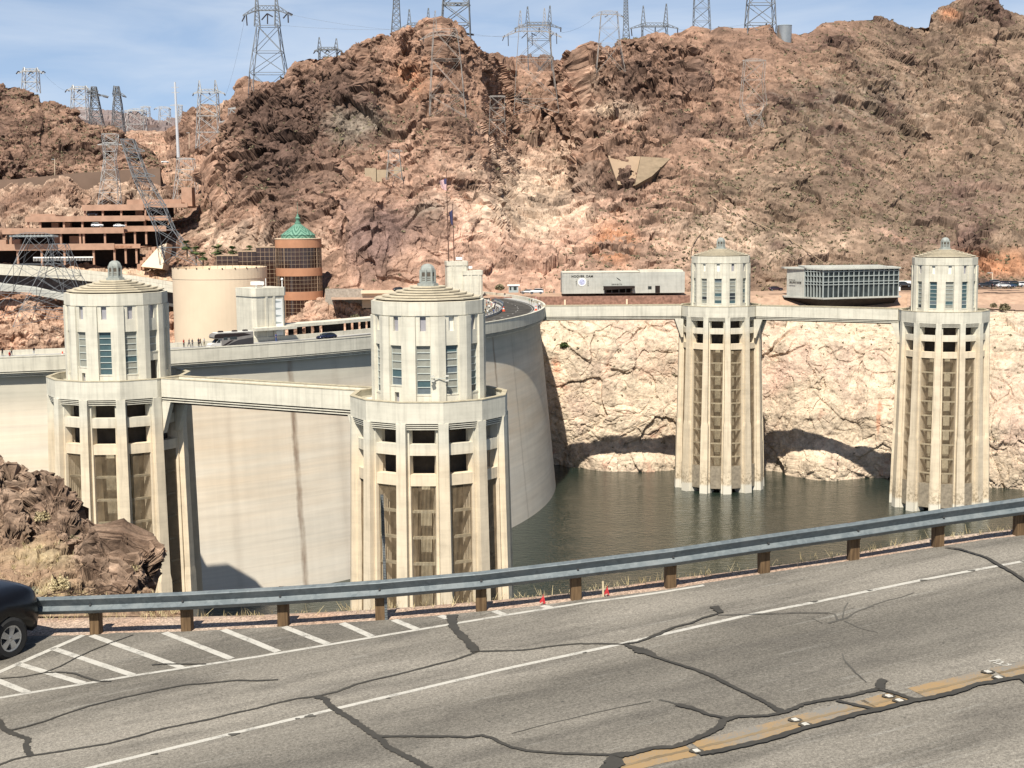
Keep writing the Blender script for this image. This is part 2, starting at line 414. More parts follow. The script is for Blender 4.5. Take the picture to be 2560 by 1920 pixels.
base_main = [(330, 720), (400, 712), (560, 705), (700, 725), (830, 748), (1000, 748), (1250, 742), (1400, 738), (1700, 740), (2250, 737), (2400, 727), (2740, 726)]
dsk = [(330, 575), (400, 590), (545, 640), (740, 655), (1090, 630), (1200, 650), (1290, 760), (1440, 770), (1480, 740), (1700, 715), (1950, 715), (2200, 765), (2440, 850), (2740, 850)]
dbs = [(330, 560), (420, 550), (560, 520), (700, 500), (830, 480), (1000, 476), (1250, 471), (1400, 467), (2250, 468), (2740, 475)]
V, PX, PY, T = loft(330, 2740, 1650, 560, sky_main, base_main, dsk, dbs, 1.35, 14)
sh = V.shape[:2]; N = normals(V); Pf = V.reshape(-1, 3)
def B(x, y, rx, ry, p=2.): return blob(PX, PY, x, y, rx, ry, p)
cragm = np.clip(.34 + .9 * B(640, 360, 130, 190) + .9 * B(880, 230, 190, 150) + .8 * B(1060, 130, 190, 110) + .7 * B(1000, 560, 330, 190) + .55 * B(1400, 560, 330, 180) + .8 * B(1470, 300, 190, 130) + .9 * B(1640, 190, 170, 110) + .7 * B(1560, 450, 110, 90) + .5 * B(2420, 40, 130, 80) + .6 * B(2440, 330, 130, 70) - .15 * B(820, 310, 60, 60) + .35 * fbm(Pf / 90, 3, 3).reshape(sh), .22, 1.25)
# gullies and ribs that run down the slope to the right
G = rot(V, -.75, 0) / np.array([26., 120., 60.]); outc = sstep(fbm(Pf / 44, 83, 3, .6), .12, .42).reshape(sh) * sstep(PX, 1560, 1850); cragm = np.clip(cragm + .55 * outc, 0, 1.25)
rel = 2.8 * fbm(G.reshape(-1, 3), 61, 3).reshape(sh) * (1.15 - .6 * cragm)
# named landforms (metres towards the canyon)
rel += .6 * (16 * B(640, 400, 90, 120) + 12 * B(900, 250, 90, 90) + 14 * B(1090, 110, 70, 70) - 14 * B(770, 300, 38, 110) - 12 * B(1000, 300, 60, 70) + 9 * B(1130, 330, 110, 40) - 3 * B(1260, 300, 60, 60))
rel += .6 * (15 * B(1480, 215, 60, 50) + 12 * B(1440, 300, 60, 45) - 9 * B(1560, 330, 60, 40) + 10 * B(1600, 190, 80, 60) + 10 * B(1760, 200, 80, 60) + 7 * B(1560, 440, 45, 60) + 9 * B(960, 620, 110, 70) + 8 * B(1080, 540, 60, 60) - 8 * B(830, 640, 50, 90) + 8 * B(1250, 560, 80, 60) - 6 * B(1340, 480, 60, 50) + 6 * B(740, 600, 60, 70) - 7 * B(1850, 330, 60, 140) + 7 * B(2000, 240, 90, 90) + 9 * B(2430, 340, 90, 45) + 6 * B(2060, 450, 90, 60))
V = relief(V, T, 14, cragm * (.74 - .46 * B(1230, 590, 430, 150)), 1, 1., rel)
PX, PY, _w = project(V); N = normals(V)
Pf = V.reshape(-1, 3)
n1 = fbm(Pf / 42, 71, 5, .55).reshape(sh); n2 = fbm(Pf / 15, 72, 5, .6).reshape(sh); n3 = fbm(Pf / 5, 73, 4, .6).reshape(sh)
C = np.broadcast_to(C_MID, V.shape).copy()
right_m = sstep(PX + 1.1 * (PY - 300), 1700, 2050)
C = lerp3(C, np.broadcast_to(C_SCREE, V.shape), np.clip(right_m * .85 + .25 * n1, 0, 1))
C = lerp3(C, np.broadcast_to(C_PINK, V.shape), np.clip(B(1250, 600, 480, 190) * 1.0 + .3 * n2 - .05, 0, 1))
C = lerp3(C, np.broadcast_to(C_PALE, V.shape), np.clip(1.1 * B(1330, 470, 190, 120) + 1.0 * B(1330, 530, 90, 60) + B(1545, 275, 70, 22) * 1.6 + .9 * B(1480, 205, 50, 40) + .7 * B(700, 620, 150, 60) + .6 * B(560, 590, 120, 60) + .7 * B(1900, 620, 220, 60) + .6 * B(1750, 560, 130, 40) - .25 + .55 * n2, 0, 1))
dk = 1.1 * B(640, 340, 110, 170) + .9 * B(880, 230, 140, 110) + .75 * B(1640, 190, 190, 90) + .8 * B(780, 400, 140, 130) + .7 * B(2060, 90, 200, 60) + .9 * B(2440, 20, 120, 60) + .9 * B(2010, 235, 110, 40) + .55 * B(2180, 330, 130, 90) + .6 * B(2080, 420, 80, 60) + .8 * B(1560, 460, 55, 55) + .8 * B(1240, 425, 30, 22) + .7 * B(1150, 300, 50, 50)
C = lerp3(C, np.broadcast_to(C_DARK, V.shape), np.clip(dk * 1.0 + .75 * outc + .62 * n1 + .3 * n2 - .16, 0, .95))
C = lerp3(C, np.broadcast_to(C_PURP, V.shape), np.clip(1.1 * B(930, 610, 75, 85) + .9 * B(1010, 560, 130, 60) + .5 * B(2380, 520, 190, 120) + .35 * n2 - .2, 0, .9))
C = lerp3(C, np.broadcast_to(C_GREY, V.shape), np.clip(1.0 * B(890, 310, 100, 60) + .5 * B(2150, 250, 260, 110) + .8 * B(1075, 520, 60, 40) + .4 * n3 - .3, 0, .75))
C = lerp3(C, np.broadcast_to(C_ORNG, V.shape), np.clip(1.5 * B(1535, 610, 60, 55) * (n2 > -.3) + 1.1 * B(2500, 660, 110, 40) + .8 * B(2370, 35, 34, 20) + .7 * B(1040, 190, 60, 70) + .35 * n2 - .25, 0, .85))
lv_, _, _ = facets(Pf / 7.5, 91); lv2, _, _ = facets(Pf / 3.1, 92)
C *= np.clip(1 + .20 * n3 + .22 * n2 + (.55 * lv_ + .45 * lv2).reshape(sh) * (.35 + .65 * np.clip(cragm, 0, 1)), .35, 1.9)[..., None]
V_MAIN, N_MAIN, PX_MAIN, PY_MAIN, T_MAIN = V, N, PX, PY, T
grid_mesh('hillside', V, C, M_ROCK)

def simple_loft(name, px0, px1, nc, nr, ysky, ybase, dsky, dbase, seed, amp=1., L=1., g=1.2, back=8, bstep=(14, -9), pale=0., dark=0., tint=None, mat=None, edge_top=.35):
    V, PX, PY, T = loft(px0, px1, nc, nr, ysky, ybase, dsky, dbase, g, back, bstep)
    sh = V.shape[:2]; P = V.reshape(-1, 3)
    V = relief(V, T, back, amp * np.clip(.75 + .5 * fbm(P / (60 * L), seed + 3, 2).reshape(sh), .3, 1.3), seed, L, 0., edge_top)
    P = V.reshape(-1, 3); N = normals(V); n1 = fbm(P / (30 * L), seed + 20, 4, .55).reshape(sh); n2 = fbm(P / (9 * L), seed + 21, 4, .6).reshape(sh)
    C = np.broadcast_to(C_MID if tint is None else np.array(tint), V.shape).copy()
    C = lerp3(C, np.broadcast_to(C_PALE, V.shape), np.clip(pale + .5 * n1 + .3 * n2, 0, 1)); C = lerp3(C, np.broadcast_to(C_DARK, V.shape), np.clip(dark - .5 * n1 + .4 * n2, 0, .95))
    lv_ = facets(P / (6.5 * L), seed + 31)[0].reshape(sh); C *= np.clip(1 + .25 * n2 + .6 * lv_, .4, 1.8)[..., None]
    return grid_mesh(name, V, C, mat or M_ROCK), V, PX, PY, T, N

# far left crag, distant ranges, valley floor and the rocks round the car park
HL, V_HL, PX_HL, PY_HL, T_HL, N_HL = simple_loft('crag_hill', -90, 400, 420, 260, [(-90, 200), (0, 214), (38, 216), (58, 222), (78, 230), (98, 234), (106, 256), (122, 250), (148, 258), (164, 264), (186, 278), (206, 300), (238, 316), (282, 320), (318, 336), (358, 360), (390, 384), (400, 410)], [(-90, 470), (0, 466), (200, 452), (330, 444), (400, 440)], [(-90, 800), (200, 800), (400, 770)], [(-90, 735), (400, 725)], 101, .85, 1.05, pale=-.2, dark=.42)
simple_loft('distant_range', 120, 760, 200, 40, [(120, 285), (200, 278), (215, 275), (240, 280), (270, 285), (300, 293), (340, 300), (370, 305), (400, 308), (440, 308), (480, 300), (560, 288), (760, 280)], [(120, 345), (760, 345)], [(120, 2900), (760, 2900)], [(120, 2500), (760, 2500)], 131, 3., 5., pale=-.4, dark=.3, tint=(.21, .17, .165), back=3)  # haze of distance is put into the purplish tint
simple_loft('middle_hill', 420, 760, 230, 130, [(420, 335), (455, 318), (472, 302), (490, 285), (505, 278), (545, 274), (562, 270), (580, 254), (592, 238), (606, 206), (618, 200), (640, 207), (700, 215), (760, 215)], [(420, 425), (760, 425)], [(420, 1050), (760, 980)], [(420, 900), (760, 900)], 141, 1.1, 1.4, pale=-.2, dark=.2)
simple_loft('saddle_ridge', 1180, 1500, 160, 50, [(1180, 160), (1240, 158), (1290, 160), (1340, 150), (1370, 148), (1400, 154), (1440, 152), (1500, 150)], [(1180, 200), (1500, 200)], [(1180, 1150), (1500, 1150)], [(1180, 1000), (1500, 1000)], 151, 1.2, 1.6, pale=-.3, dark=.35)
VF, V_VF, PX_VF, PY_VF, T_VF, N_VF = simple_loft('valley_floor', 240, 620, 260, 230, [(240, 350), (300, 330), (360, 326), (420, 330), (470, 335), (560, 345), (620, 350)], [(240, 700), (330, 690), (480, 640), (620, 560)], [(240, 1150), (620, 1050)], [(240, 640), (480, 600), (620, 620)], 161, .55, .9, g=2.0, pale=.02, dark=-.1, tint=(.30, .185, .13), back=3)
simple_loft('garage_rocks', -90, 480, 430, 150, [(-90, 470), (0, 478), (30, 470), (62, 458), (90, 468), (112, 474), (128, 452), (150, 444), (172, 448), (190, 470), (205, 486), (222, 488), (245, 468), (270, 448), (284, 452), (300, 470), (330, 482), (370, 478), (420, 480), (480, 500)], [(-90, 640), (480, 640)], [(-90, 690), (480, 680)], [(-90, 600), (480, 600)], 171, .8, .8, pale=.22, dark=.02)
simple_loft('visitor_slope', -100, 470, 300, 60, [(-100, 626), (100, 642), (300, 655), (470, 668)], [(-100, 676), (100, 684), (300, 694), (470, 706)], [(-100, 590), (470, 575)], [(-100, 528), (470, 528)], 181, .22, .6, g=1., pale=.25, dark=-.35, tint=(.40, .27, .18), back=2, bstep=(14, 0))
simple_loft('canyon_wall_below_viaduct', -110, 480, 420, 230, [(-110, 748), (0, 752), (60, 744), (110, 742), (160, 752), (300, 765), (480, 780)], [(-110, 1010), (480, 1010)], [(-110, 500), (480, 500)], [(-110, 455), (480, 455)], 191, .7, .75, g=1., pale=.12, dark=-.2, tint=(.37, .215, .145), back=4)
simple_loft('rocks_below_visitor_centre', 640, 1010, 300, 140, [(640, 800), (700, 796), (745, 790), (765, 775), (790, 757), (815, 752), (860, 752), (930, 756), (1010, 760)], [(640, 900), (1010, 900)], [(640, 470), (1010, 468)], [(640, 438), (1010, 438)], 201, .55, .6, g=1., pale=.2, dark=.02, tint=(.36, .22, .155), back=4, bstep=(10, -1))

# the bleached canyon wall behind the far pair of towers
def world_loft(px, rows, nr):
    """rows: list of (t, Y array, z array)"""
    t = np.linspace(0, 1, nr); ts = [r[0] for r in rows]
    Y = np.stack([np.array([np.interp(q, ts, [r[1][i] for r in rows]) for q in t]) for i in range(len(px))], 1)
    Z = np.stack([np.array([np.interp(q, ts, [r[2][i] for r in rows]) for q in t]) for i in range(len(px))], 1)
    X = (px[None] - 1280) / F * Y
    return np.stack([X, Y, Z], -1), np.broadcast_to(px[None], Y.shape), np.broadcast_to(t[:, None], Y.shape)
px = np.linspace(1290, 2800, 900); one = np.ones_like(px)
yb = interp([(1290, 430), (1385, 424), (1430, 420), (1690, 418), (1915, 412), (2000, 405), (2100, 403), (2229, 397), (2476, 383), (2560, 379), (2800, 365)], px)
ztop = interp([(1290, -4.4), (1740, -4.4), (1780, -3.4), (1930, -3.8), (1960, -5.6), (2260, -5.6), (2290, -3.6), (2430, -5), (2520, -6), (2800, -6)], px)
V, PX, T = world_loft(px, [(0, yb + 3.0, -53 * one), (.12, yb + 3.5, -47 * one), (.38, yb + 4.5, -33 * one), (.75, yb * .5 + .5 * 438, -15 * one), (1, 441 * one, ztop)], 330)
sh = V.shape[:2]; N = normals(V); P = V.reshape(-1, 3)
zz = V[..., 2]
lump = 8.0 * blob(PX, zz, 1570, -49, 115, 5.0, 4) + 9.5 * blob(PX, zz, 2085, -49, 88, 7.5, 3) + 3.5 * blob(PX, zz, 1720, -49, 60, 4, 3) + 3.0 * blob(PX, zz, 2010, -20, 60, 10) - 2.5 * blob(PX, zz, 2140, -30, 22, 16) + 3 * blob(PX, zz, 2520, -12, 60, 9)
V = relief(V, T, 0, np.full(sh, .8), 301, .95, lump, .85, .001, .75, .32, 3., .30); zz = V[..., 2]; N = normals(V)
P = V.reshape(-1, 3); n1 = fbm(P / 22, 311, 5, .55).reshape(sh); n2 = fbm(P / 6, 312, 5, .62).reshape(sh); st = fbm(P * np.array([.03, .03, .35]), 313, 4, .6).reshape(sh)
C = np.broadcast_to(np.array([.48, .385, .285]), V.shape).copy()
C = lerp3(C, np.broadcast_to(np.array([.55, .46, .35]), V.shape), np.clip(.3 + .8 * n1 + .4 * st, 0, 1))
C = lerp3(C, np.broadcast_to(np.array([.40, .26, .19]), V.shape), np.clip(.9 * blob(PX, zz, 1960, -22, 75, 13) + .6 * blob(PX, zz, 1660, -17, 90, 12) + .6 * blob(PX, zz, 2540, -28, 60, 12) + .55 * n2 + .3 * n1 - .22, 0, .8))
C = lerp3(C, np.broadcast_to(np.array([.24, .15, .11]), V.shape), np.clip(.8 * n2 + .25 * n1 - .36, 0, .7))
C = lerp3(C, np.broadcast_to(np.array([.52, .21, .12]), V.shape), np.clip(.8 * blob(PX, zz, 1395, -20, 10, 7) + .7 * blob(PX, zz, 1520, -18, 8, 5) + 1.2 * blob(PX, zz, 2206, -33, 5, 5) - .3 + .4 * n2, 0, .55))
C = lerp3(C, np.broadcast_to(C_MID, V.shape), sstep(zz + 1.2 * n1, -5.5, -3.5) * .8)
C = lerp3(C, np.broadcast_to(np.array([.47, .345, .275]), V.shape), np.clip(.75 * fbm(P / 30, 395, 3).reshape(sh) + .5 * fbm(P / 9, 396, 3).reshape(sh), 0, .7)); C *= (1 + .16 * n2 + .3 * facets(P / 3.2, 391)[0].reshape(sh))[..., None]
grid_mesh('canyon_wall', V, C, M_CLIFF)
V_CL, N_CL, PX_CL = V, N, PX

# level ground along the far bank
M_DIRT = simple('pale_dirt', (.38, .255, .18), .95, .22, .5, bump=.4, bscale=2.)
m = MB()
for a, b in zip(range(1210, 2790, 20), range(1230, 2810, 20)):
    za = -1.2 if a > 2380 else -.9; X_ = lambda p, Y: (p - 1280) / F * Y
    if a < 1740: m.quad((X_(a, 437), 437, -4.3), (X_(b, 437), 437, -4.3), (X_(b, 446.7), 446.7, -4.2), (X_(a, 446.7), 446.7, -4.2)); y0 = 446.9
    else:
        zl = -5.7 if 1950 <= a < 2270 else -3.7; y0 = 449. if 1950 <= a < 2270 else 446.
        m.quad((X_(a, 438), 438, zl), (X_(b, 438), 438, zl), (X_(b, y0), y0, za), (X_(a, y0), y0, za))
    m.quad((X_(a, y0), y0, za), (X_(b, y0), y0, za), (X_(b, 490), 490, za + .4), (X_(a, 490), 490, za + .4))
for a, b in zip(range(830, 1210, 20), range(850, 1230, 20)):
    m.quad(((a - 1280) / F * 452, 452, -1.3), ((b - 1280) / F * 452, 452, -1.3), ((b - 1280) / F * 500, 500, -1.0), ((a - 1280) / F * 500, 500, -1.0))
tag(m.build('bank_ground', M_DIRT), kind='structure')

# lake
t = NT('lake_water'); P = t.pos((1, 1, 1))
t.col((.014, .022, .016)); t.rough(.06); t.b.inputs['IOR'].default_value = 1.333; t.b.inputs['Specular IOR Level'].default_value = .42
wv = t.noise(t.pos((.55, .95, 1)), 1.0, 4, .6, .4); w2 = t.noise(t.pos((.06, .1, 1)), 1., 3, .5)
t.bump(t.math('MULTIPLY', wv, t.mapr(w2, .3, .7, .45, 1.)), .55, .55)
m = MB(); m.quad((-260, 25, -49.2), (420, 25, -49.2), (420, 470, -49.2), (-260, 470, -49.2))
tag(m.build('lake', t.m), kind='structure')
# ground far under and around everything, reaching the horizon
m = MB(); m.quad((-6000, 470, -60), (6000, 470, -60), (6000, 8000, -60), (-6000, 8000, -60))
tag(m.build('desert_ground', M_DIRT), kind='structure')
# ------------------------------------------------------------------ concrete
def concrete(name, top, low, zl=(-5, -9), streak=.5, base=None, bumpd=.05, joints=None):
    t = NT(name); P = t.pos(); z = t.xyz(P)['Z']
    n = t.noise(P, .35, 6, .6); v = t.noise(t.pos((1.6, 1.6, .09)), 1., 5, .6); h = t.noise(t.pos((.06, .06, .9)), 1., 4, .6)
    c = t.mix(t.mapr(z, zl[1], zl[0]), low, top)
    c = t.mix(1., c, t.ramp(n, [(.25, .84), (.5, 1.), (.75, 1.1)]), 'MULTIPLY')
    c = t.mix(streak, c, t.ramp(v, [(.32, .66), (.5, 1.), (.7, 1.1)]), 'MULTIPLY')
    c = t.mix(.55, c, t.ramp(h, [(.3, .86), (.6, 1.06)]), 'MULTIPLY')
    # lift lines
    lf = t.math('ABSOLUTE', t.math('SUBTRACT', t.math('FRACT', t.math('DIVIDE', z, 1.52)), .5))
    c = t.mix(.35, c, t.ramp(lf, [(.0, .78), (.03, 1.)]), 'MULTIPLY')
    if base:
        c = t.mix(t.math('MULTIPLY', t.mapr(z, -41, -46), t.ramp(t.noise(P, 1.3, 6, .7), [(.46, 0.), (.6, .8)])), c, base)
        c = t.mix(t.mapr(z, -46.6, -47.2), c, (.62, .58, .49))
    t.col(c); t.rough(.85); t.b.inputs['Specular IOR Level'].default_value = .2
    t.bump(t.math('ADD', n, t.noise(P, 2.5, 5, .6)), .25, bumpd)
    return t.m
M_CONC = concrete('tower_concrete', (.585, .55, .455), (.63, .53, .39), base=(.22, .17, .11))
M_ROOF = concrete('roof_concrete', (.50, .44, .33), (.50, .44, .33), streak=.3)
M_CAP = simple('cast_cupola', (.27, .285, .262), .6, .15, 2.)
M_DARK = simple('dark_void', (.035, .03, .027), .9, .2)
M_COPING = simple('coping', (.40, .35, .25), .85, .25, 1.2)
M_PANE = [simple('pane_' + n, c, .55 if n == 'blind' else .3, .12, 1.5, spec=.15 if n == 'blind' else .3) for n, c in (('blind', (.25, .25, .215)), ('teal', (.055, .095, .105)), ('slate', (.11, .135, .15)), ('dark', (.03, .034, .038)))]
M_MULL = simple('mullion', (.42, .45, .42), .6, .08)
M_SLITL = simple('slit_light', (.72, .70, .62), .5, .05); M_SLITG = simple('slit_grey', (.30, .29, .31), .5, .1)
M_BAR = simple('rack_bar', (.25, .185, .115), .85, .35, .7); M_PLATE = simple('rack_plate', (.235, .20, .15), .9, .3, 1.2, bump=.3)
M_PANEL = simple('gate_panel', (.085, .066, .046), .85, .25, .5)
M_SHAD = simple('shade_dark_concrete', (.085, .07, .055), .9, .3)  # dark colour stands for the shade inside tower openings and cupola slots
M_STAIN = simple('rust_stain', (.28, .19, .12), .9, .5, .25)

def pol(r, a, z=None):
    """angle a measured from the tower's front, -Y"""
    x, y = r * math.sin(a), -r * math.cos(a)
    return (x, y) if z is None else (x, y, z)
def ngon(r, off=0., n=12): return [pol(r, off + 2 * PI * i / n) for i in range(n)]
def ring_wall(m, r0, r1, z0, z1, mi=0, n=12, top=True, bot=True):
    A = ngon(r0, 0, n); Bq = ngon(r1, 0, n)
    for i in range(n):
        j = (i + 1) % n; a, b, c, d = A[i], A[j], Bq[i], Bq[j]
        m.quad((*c, z0), (*d, z0), (*d, z1), (*c, z1), mi); m.quad((*b, z0), (*a, z0), (*a, z1), (*b, z1), mi)
        if top: m.quad((*c, z1), (*d, z1), (*b, z1), (*a, z1), mi)
        if bot: m.quad((*a, z0), (*b, z0), (*d, z0), (*c, z0), mi)
# corners (fins) sit at multiples of 30 degrees, faces half way between
A15 = math.radians(15)
def face_frame(i):
    a = math.radians(30 * i + 15); return a, Vector((math.sin(a), -math.cos(a), 0)), Vector((math.cos(a), math.sin(a), 0))

def make_tower(name, x, y, rot_deg, label, near, seed, door_face=None, doorlet=None):
    R = random.Random(seed)
    root = empty(name, (x, y, 0), math.radians(rot_deg), label, 'intake tower', 'intake towers in the lake')
    # ---- head: drum with recessed bays, sill band and pilasters
    body = MB(); gl = []; ap = 7.72 * math.cos(A15)
    body.prism(ngon(7.86), 11.25, 13.03)
    half = ap * math.tan(A15)
    ww, sw = .94, .40
    for i in range(12):
        a, n, tt = face_frame(i)
        def Pq(u, o, z): return tuple(n * (ap + o) + tt * u + Vector((0, 0, z)))
        def slab(u0, u1, z0, z1, o0=-.9, o1=0., mi=0): body.hexa([Pq(u0, o0, z0), Pq(u1, o0, z0), Pq(u1, o1, z0), Pq(u0, o1, z0), Pq(u0, o0, z1), Pq(u1, o0, z1), Pq(u1, o1, z1), Pq(u0, o1, z1)], mi)
        zb = .72; zt = 7.24
        door = (door_face == i); dl = (doorlet == i)
        if door: zb = 4.0; zt = 7.24
        if dl: zb = 1.9
        slab(-half, -ww, -1.1, 11.25); slab(ww, half, -1.1, 11.25)
        slab(-ww, -sw, zt, 11.25); slab(sw, ww, zt, 11.25); slab(-sw, sw, zt, 9.15); slab(-sw, sw, 11.1, 11.25)
        if door: slab(-ww, ww, 2.6, zb); slab(-ww, -.85, -1.1, 2.6); slab(.85, ww, -1.1, 2.6)
        elif dl: slab(-ww, ww, .95, zb); slab(-ww, -.36, -1.1, .95); slab(.36, ww, -1.1, .95)
        else: slab(-ww, ww, -1.1, zb)
        # tall window: glass, mullions
        g = MB(); nb = 7 if not (door or dl) else (3 if door else 5); hgt = (zt - zb) / nb; mode = R.random()
        for k in range(nb):
            mi = 0
            if mode < .07: mi = 1 if R.random() < .8 else 2
            elif k < 2 and R.random() < .4: mi = R.choice([1, 2, 3])
            elif R.random() < .07: mi = R.choice([1, 2, 3])
            g.quad(Pq(-ww, -.34, zb + k * hgt), Pq(ww, -.34, zb + k * hgt), Pq(ww, -.34, zb + (k + 1) * hgt), Pq(-ww, -.34, zb + (k + 1) * hgt), mi)
        gl.append((g, 'window', M_PANE))
        f = MB()
        for k in range(nb + 1):
            z = zb + k * hgt; f.hexa([Pq(-ww, -.33, z - .055), Pq(ww, -.33, z - .055), Pq(ww, -.24, z - .055), Pq(-ww, -.24, z - .055), Pq(-ww, -.33, z + .055), Pq(ww, -.33, z + .055), Pq(ww, -.24, z + .055), Pq(-ww, -.24, z + .055)])
        for u in (-ww + .04, ww - .04): f.hexa([Pq(u - .04, -.335, zb), Pq(u + .04, -.335, zb), Pq(u + .04, -.25, zb), Pq(u - .04, -.25, zb), Pq(u - .04, -.335, zt), Pq(u + .04, -.335, zt), Pq(u + .04, -.25, zt), Pq(u - .04, -.25, zt)])
        gl.append((f, 'frame', M_MULL)); f = MB()
        f.hexa([Pq(-ww - .08, -.1, zb - .16), Pq(ww + .08, -.1, zb - .16), Pq(ww + .08, .06, zb - .16), Pq(-ww - .08, .06, zb - .16), Pq(-ww - .08, -.1, zb), Pq(ww + .08, -.1, zb), Pq(ww + .08, .06, zb), Pq(-ww - .08, .06, zb)])
        gl.append((f, 'sill', M_CONC))
        s = MB(); s.quad(Pq(-sw, -.30, 9.15), Pq(sw, -.30, 9.15), Pq(sw, -.30, 11.1), Pq(-sw, -.30, 11.1))
        gl.append((s, 'slit_window', M_SLITL if R.random() < .35 else M_SLITG))
        if door or dl:
            d = MB(); hw = .85 if door else .36; zz = 2.6 if door else .95
            d.quad(Pq(-hw, -.5, -1.1), Pq(hw, -.5, -1.1), Pq(hw, -.5, zz), Pq(-hw, -.5, zz)); gl.append((d, 'door', M_DARK if door else M_SLITG))
        # pilaster round the corner (stops below the band)
    for i in range(12):
        a = math.radians(30 * i); w0 = math.radians(7.4)
        pts = [pol(7.2, a - w0 * 1.05), pol(8.0 * math.cos(A15) / math.cos(A15 - w0), a - w0), pol(8.0, a), pol(8.0 * math.cos(A15) / math.cos(A15 - w0), a + w0), pol(7.2, a + w0 * 1.05)]
        body.prism(pts, -1.1, 11.1)
    body.prism(ngon(6.85), -1.1, 11.2, 1)
    hd = body.build('head', [M_CONC, M_DARK], root)
    last = None
    for g, nm, mm in gl:
        if nm in ('frame', 'sill'): g.build(nm, mm, last)
        else:
            o = g.build(nm, mm, hd)
            if nm == 'window': last = o
    # ---- roof of shrinking twelve-sided steps
    r_ = MB(); n_st = 6
    r_.prism(ngon(7.5), 13.03, 13.06); r_.prism(ngon(7.05), 13.06, 13.16, 1)
    for k in range(n_st):
        ro = 7.42 - k * .98; z = 13.16 + k * .285
        r_.prism(ngon(ro), z + .1, z + .286); r_.prism(ngon(ro - .25), z, z + .1, 1)
    roof = r_.build('roof', [M_ROOF, M_DARK], root)
    # ---- cupola
    c = MB(); z0 = 14.86
    c.prism(ngon(1.5, PI / 8, 8), z0, z0 + .35); c.prism(ngon(1.2, PI / 8, 8), z0 + .35, z0 + .6)
    prof = [(1.0, .6), (.98, 1.9), (1.04, 1.95), (1.04, 2.2), (.98, 2.45), (.82, 2.74), (.52, 2.94), (.22, 3.03), (.001, 3.05)]
    c.lathe(prof, 8, (0, 0, z0), 0, PI / 8)
    cu = c.build('cupola', M_CAP, root)
    lv = MB(); rb = MB()
    for i in range(8):
        a = PI / 4 * i; n = Vector((math.sin(a), -math.cos(a), 0)); tt = Vector((math.cos(a), math.sin(a), 0)); q = .985 * math.cos(PI / 8)
        for z_, h_ in ((.75, .12), (1.02, .12), (1.3, .55)):
            w_ = .26 if h_ < .3 else .30
            p = [n * (q + .012) + tt * u + Vector((0, 0, z0 + z)) for u, z in ((-w_, z_), (w_, z_), (w_, z_ + h_), (-w_, z_ + h_))]; lv.quad(*p)
        a += PI / 8; rb.bar(pol(1.04, a, z0 + .4), pol(1.0, a, z0 + 2.2), .15, n=4)
    lv.build('louvre', M_SHAD, cu); rb.build('rib', M_CAP, cu)
    # ---- ring gallery
    g = MB(); ring_wall(g, 10.55, 11.0, -2.79, 0); ring_wall(g, 7., 10.6, -1.5, -1.1, 0)
    ring_wall(g, 10.35, 11.05, 0., .12, 1)
    for k, (rr, z) in enumerate(((10.90, -3.07), (10.80, -3.35), (10.70, -3.63))):
        ring_wall(g, 7., rr, z, z + .12, 0); ring_wall(g, 7., rr - .5, z + .12, z + .28, 2)  # groove backs coloured near black, shade put into the colour
    g.build('gallery', [M_CONC, M_COPING, M_DARK], root)
    # ---- fins
    for i in range(12):
        a = math.radians(30 * i); n = Vector((math.sin(a), -math.cos(a), 0)); tt = Vector((math.cos(a), math.sin(a), 0)); m = MB()
        def sec(z, ro, ri, w_): return [tuple(n * ri - tt * w_ + Vector((0, 0, z))), tuple(n * ri + tt * w_ + Vector((0, 0, z))), tuple(n * ro + tt * w_ + Vector((0, 0, z))), tuple(n * ro - tt * w_ + Vector((0, 0, z)))]
        L = [(-50.5, 12.12, 1.06), (-31.4, 11.62, .96), (-30.3, 11.55, .78), (-3.63, 10.97, .66), (-2.79, 10.98, .70)]
        for (z0_, r0_, w0_), (z1_, r1_, w1_) in zip(L, L[1:]): m.hexa(sec(z0_, r0_, 8.4, w0_) + sec(z1_, r1_, 8.4, w1_))
        m.hexa(sec(-50.5, 11.0, 8., 1.42) + sec(-11.3, 10.3, 8., 1.0)); m.hexa(sec(-11.29, 10.25, 9., .95) + sec(-3.63, 10.15, 9., .86))
        m.build('fin', M_CONC, root)
    # ---- inner barrel, ring beams, racks
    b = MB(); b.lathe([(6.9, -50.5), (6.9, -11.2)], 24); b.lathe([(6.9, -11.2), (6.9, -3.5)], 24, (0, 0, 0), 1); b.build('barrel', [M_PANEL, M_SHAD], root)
    bm_ = MB()
    for z1_, z0_ in ((-5.63, -7.11), (-9.68, -11.2)): ring_wall(bm_, 9.1, 10.35, z0_, z1_, 0)
    bm_.build('ring_beam', M_CONC, root)
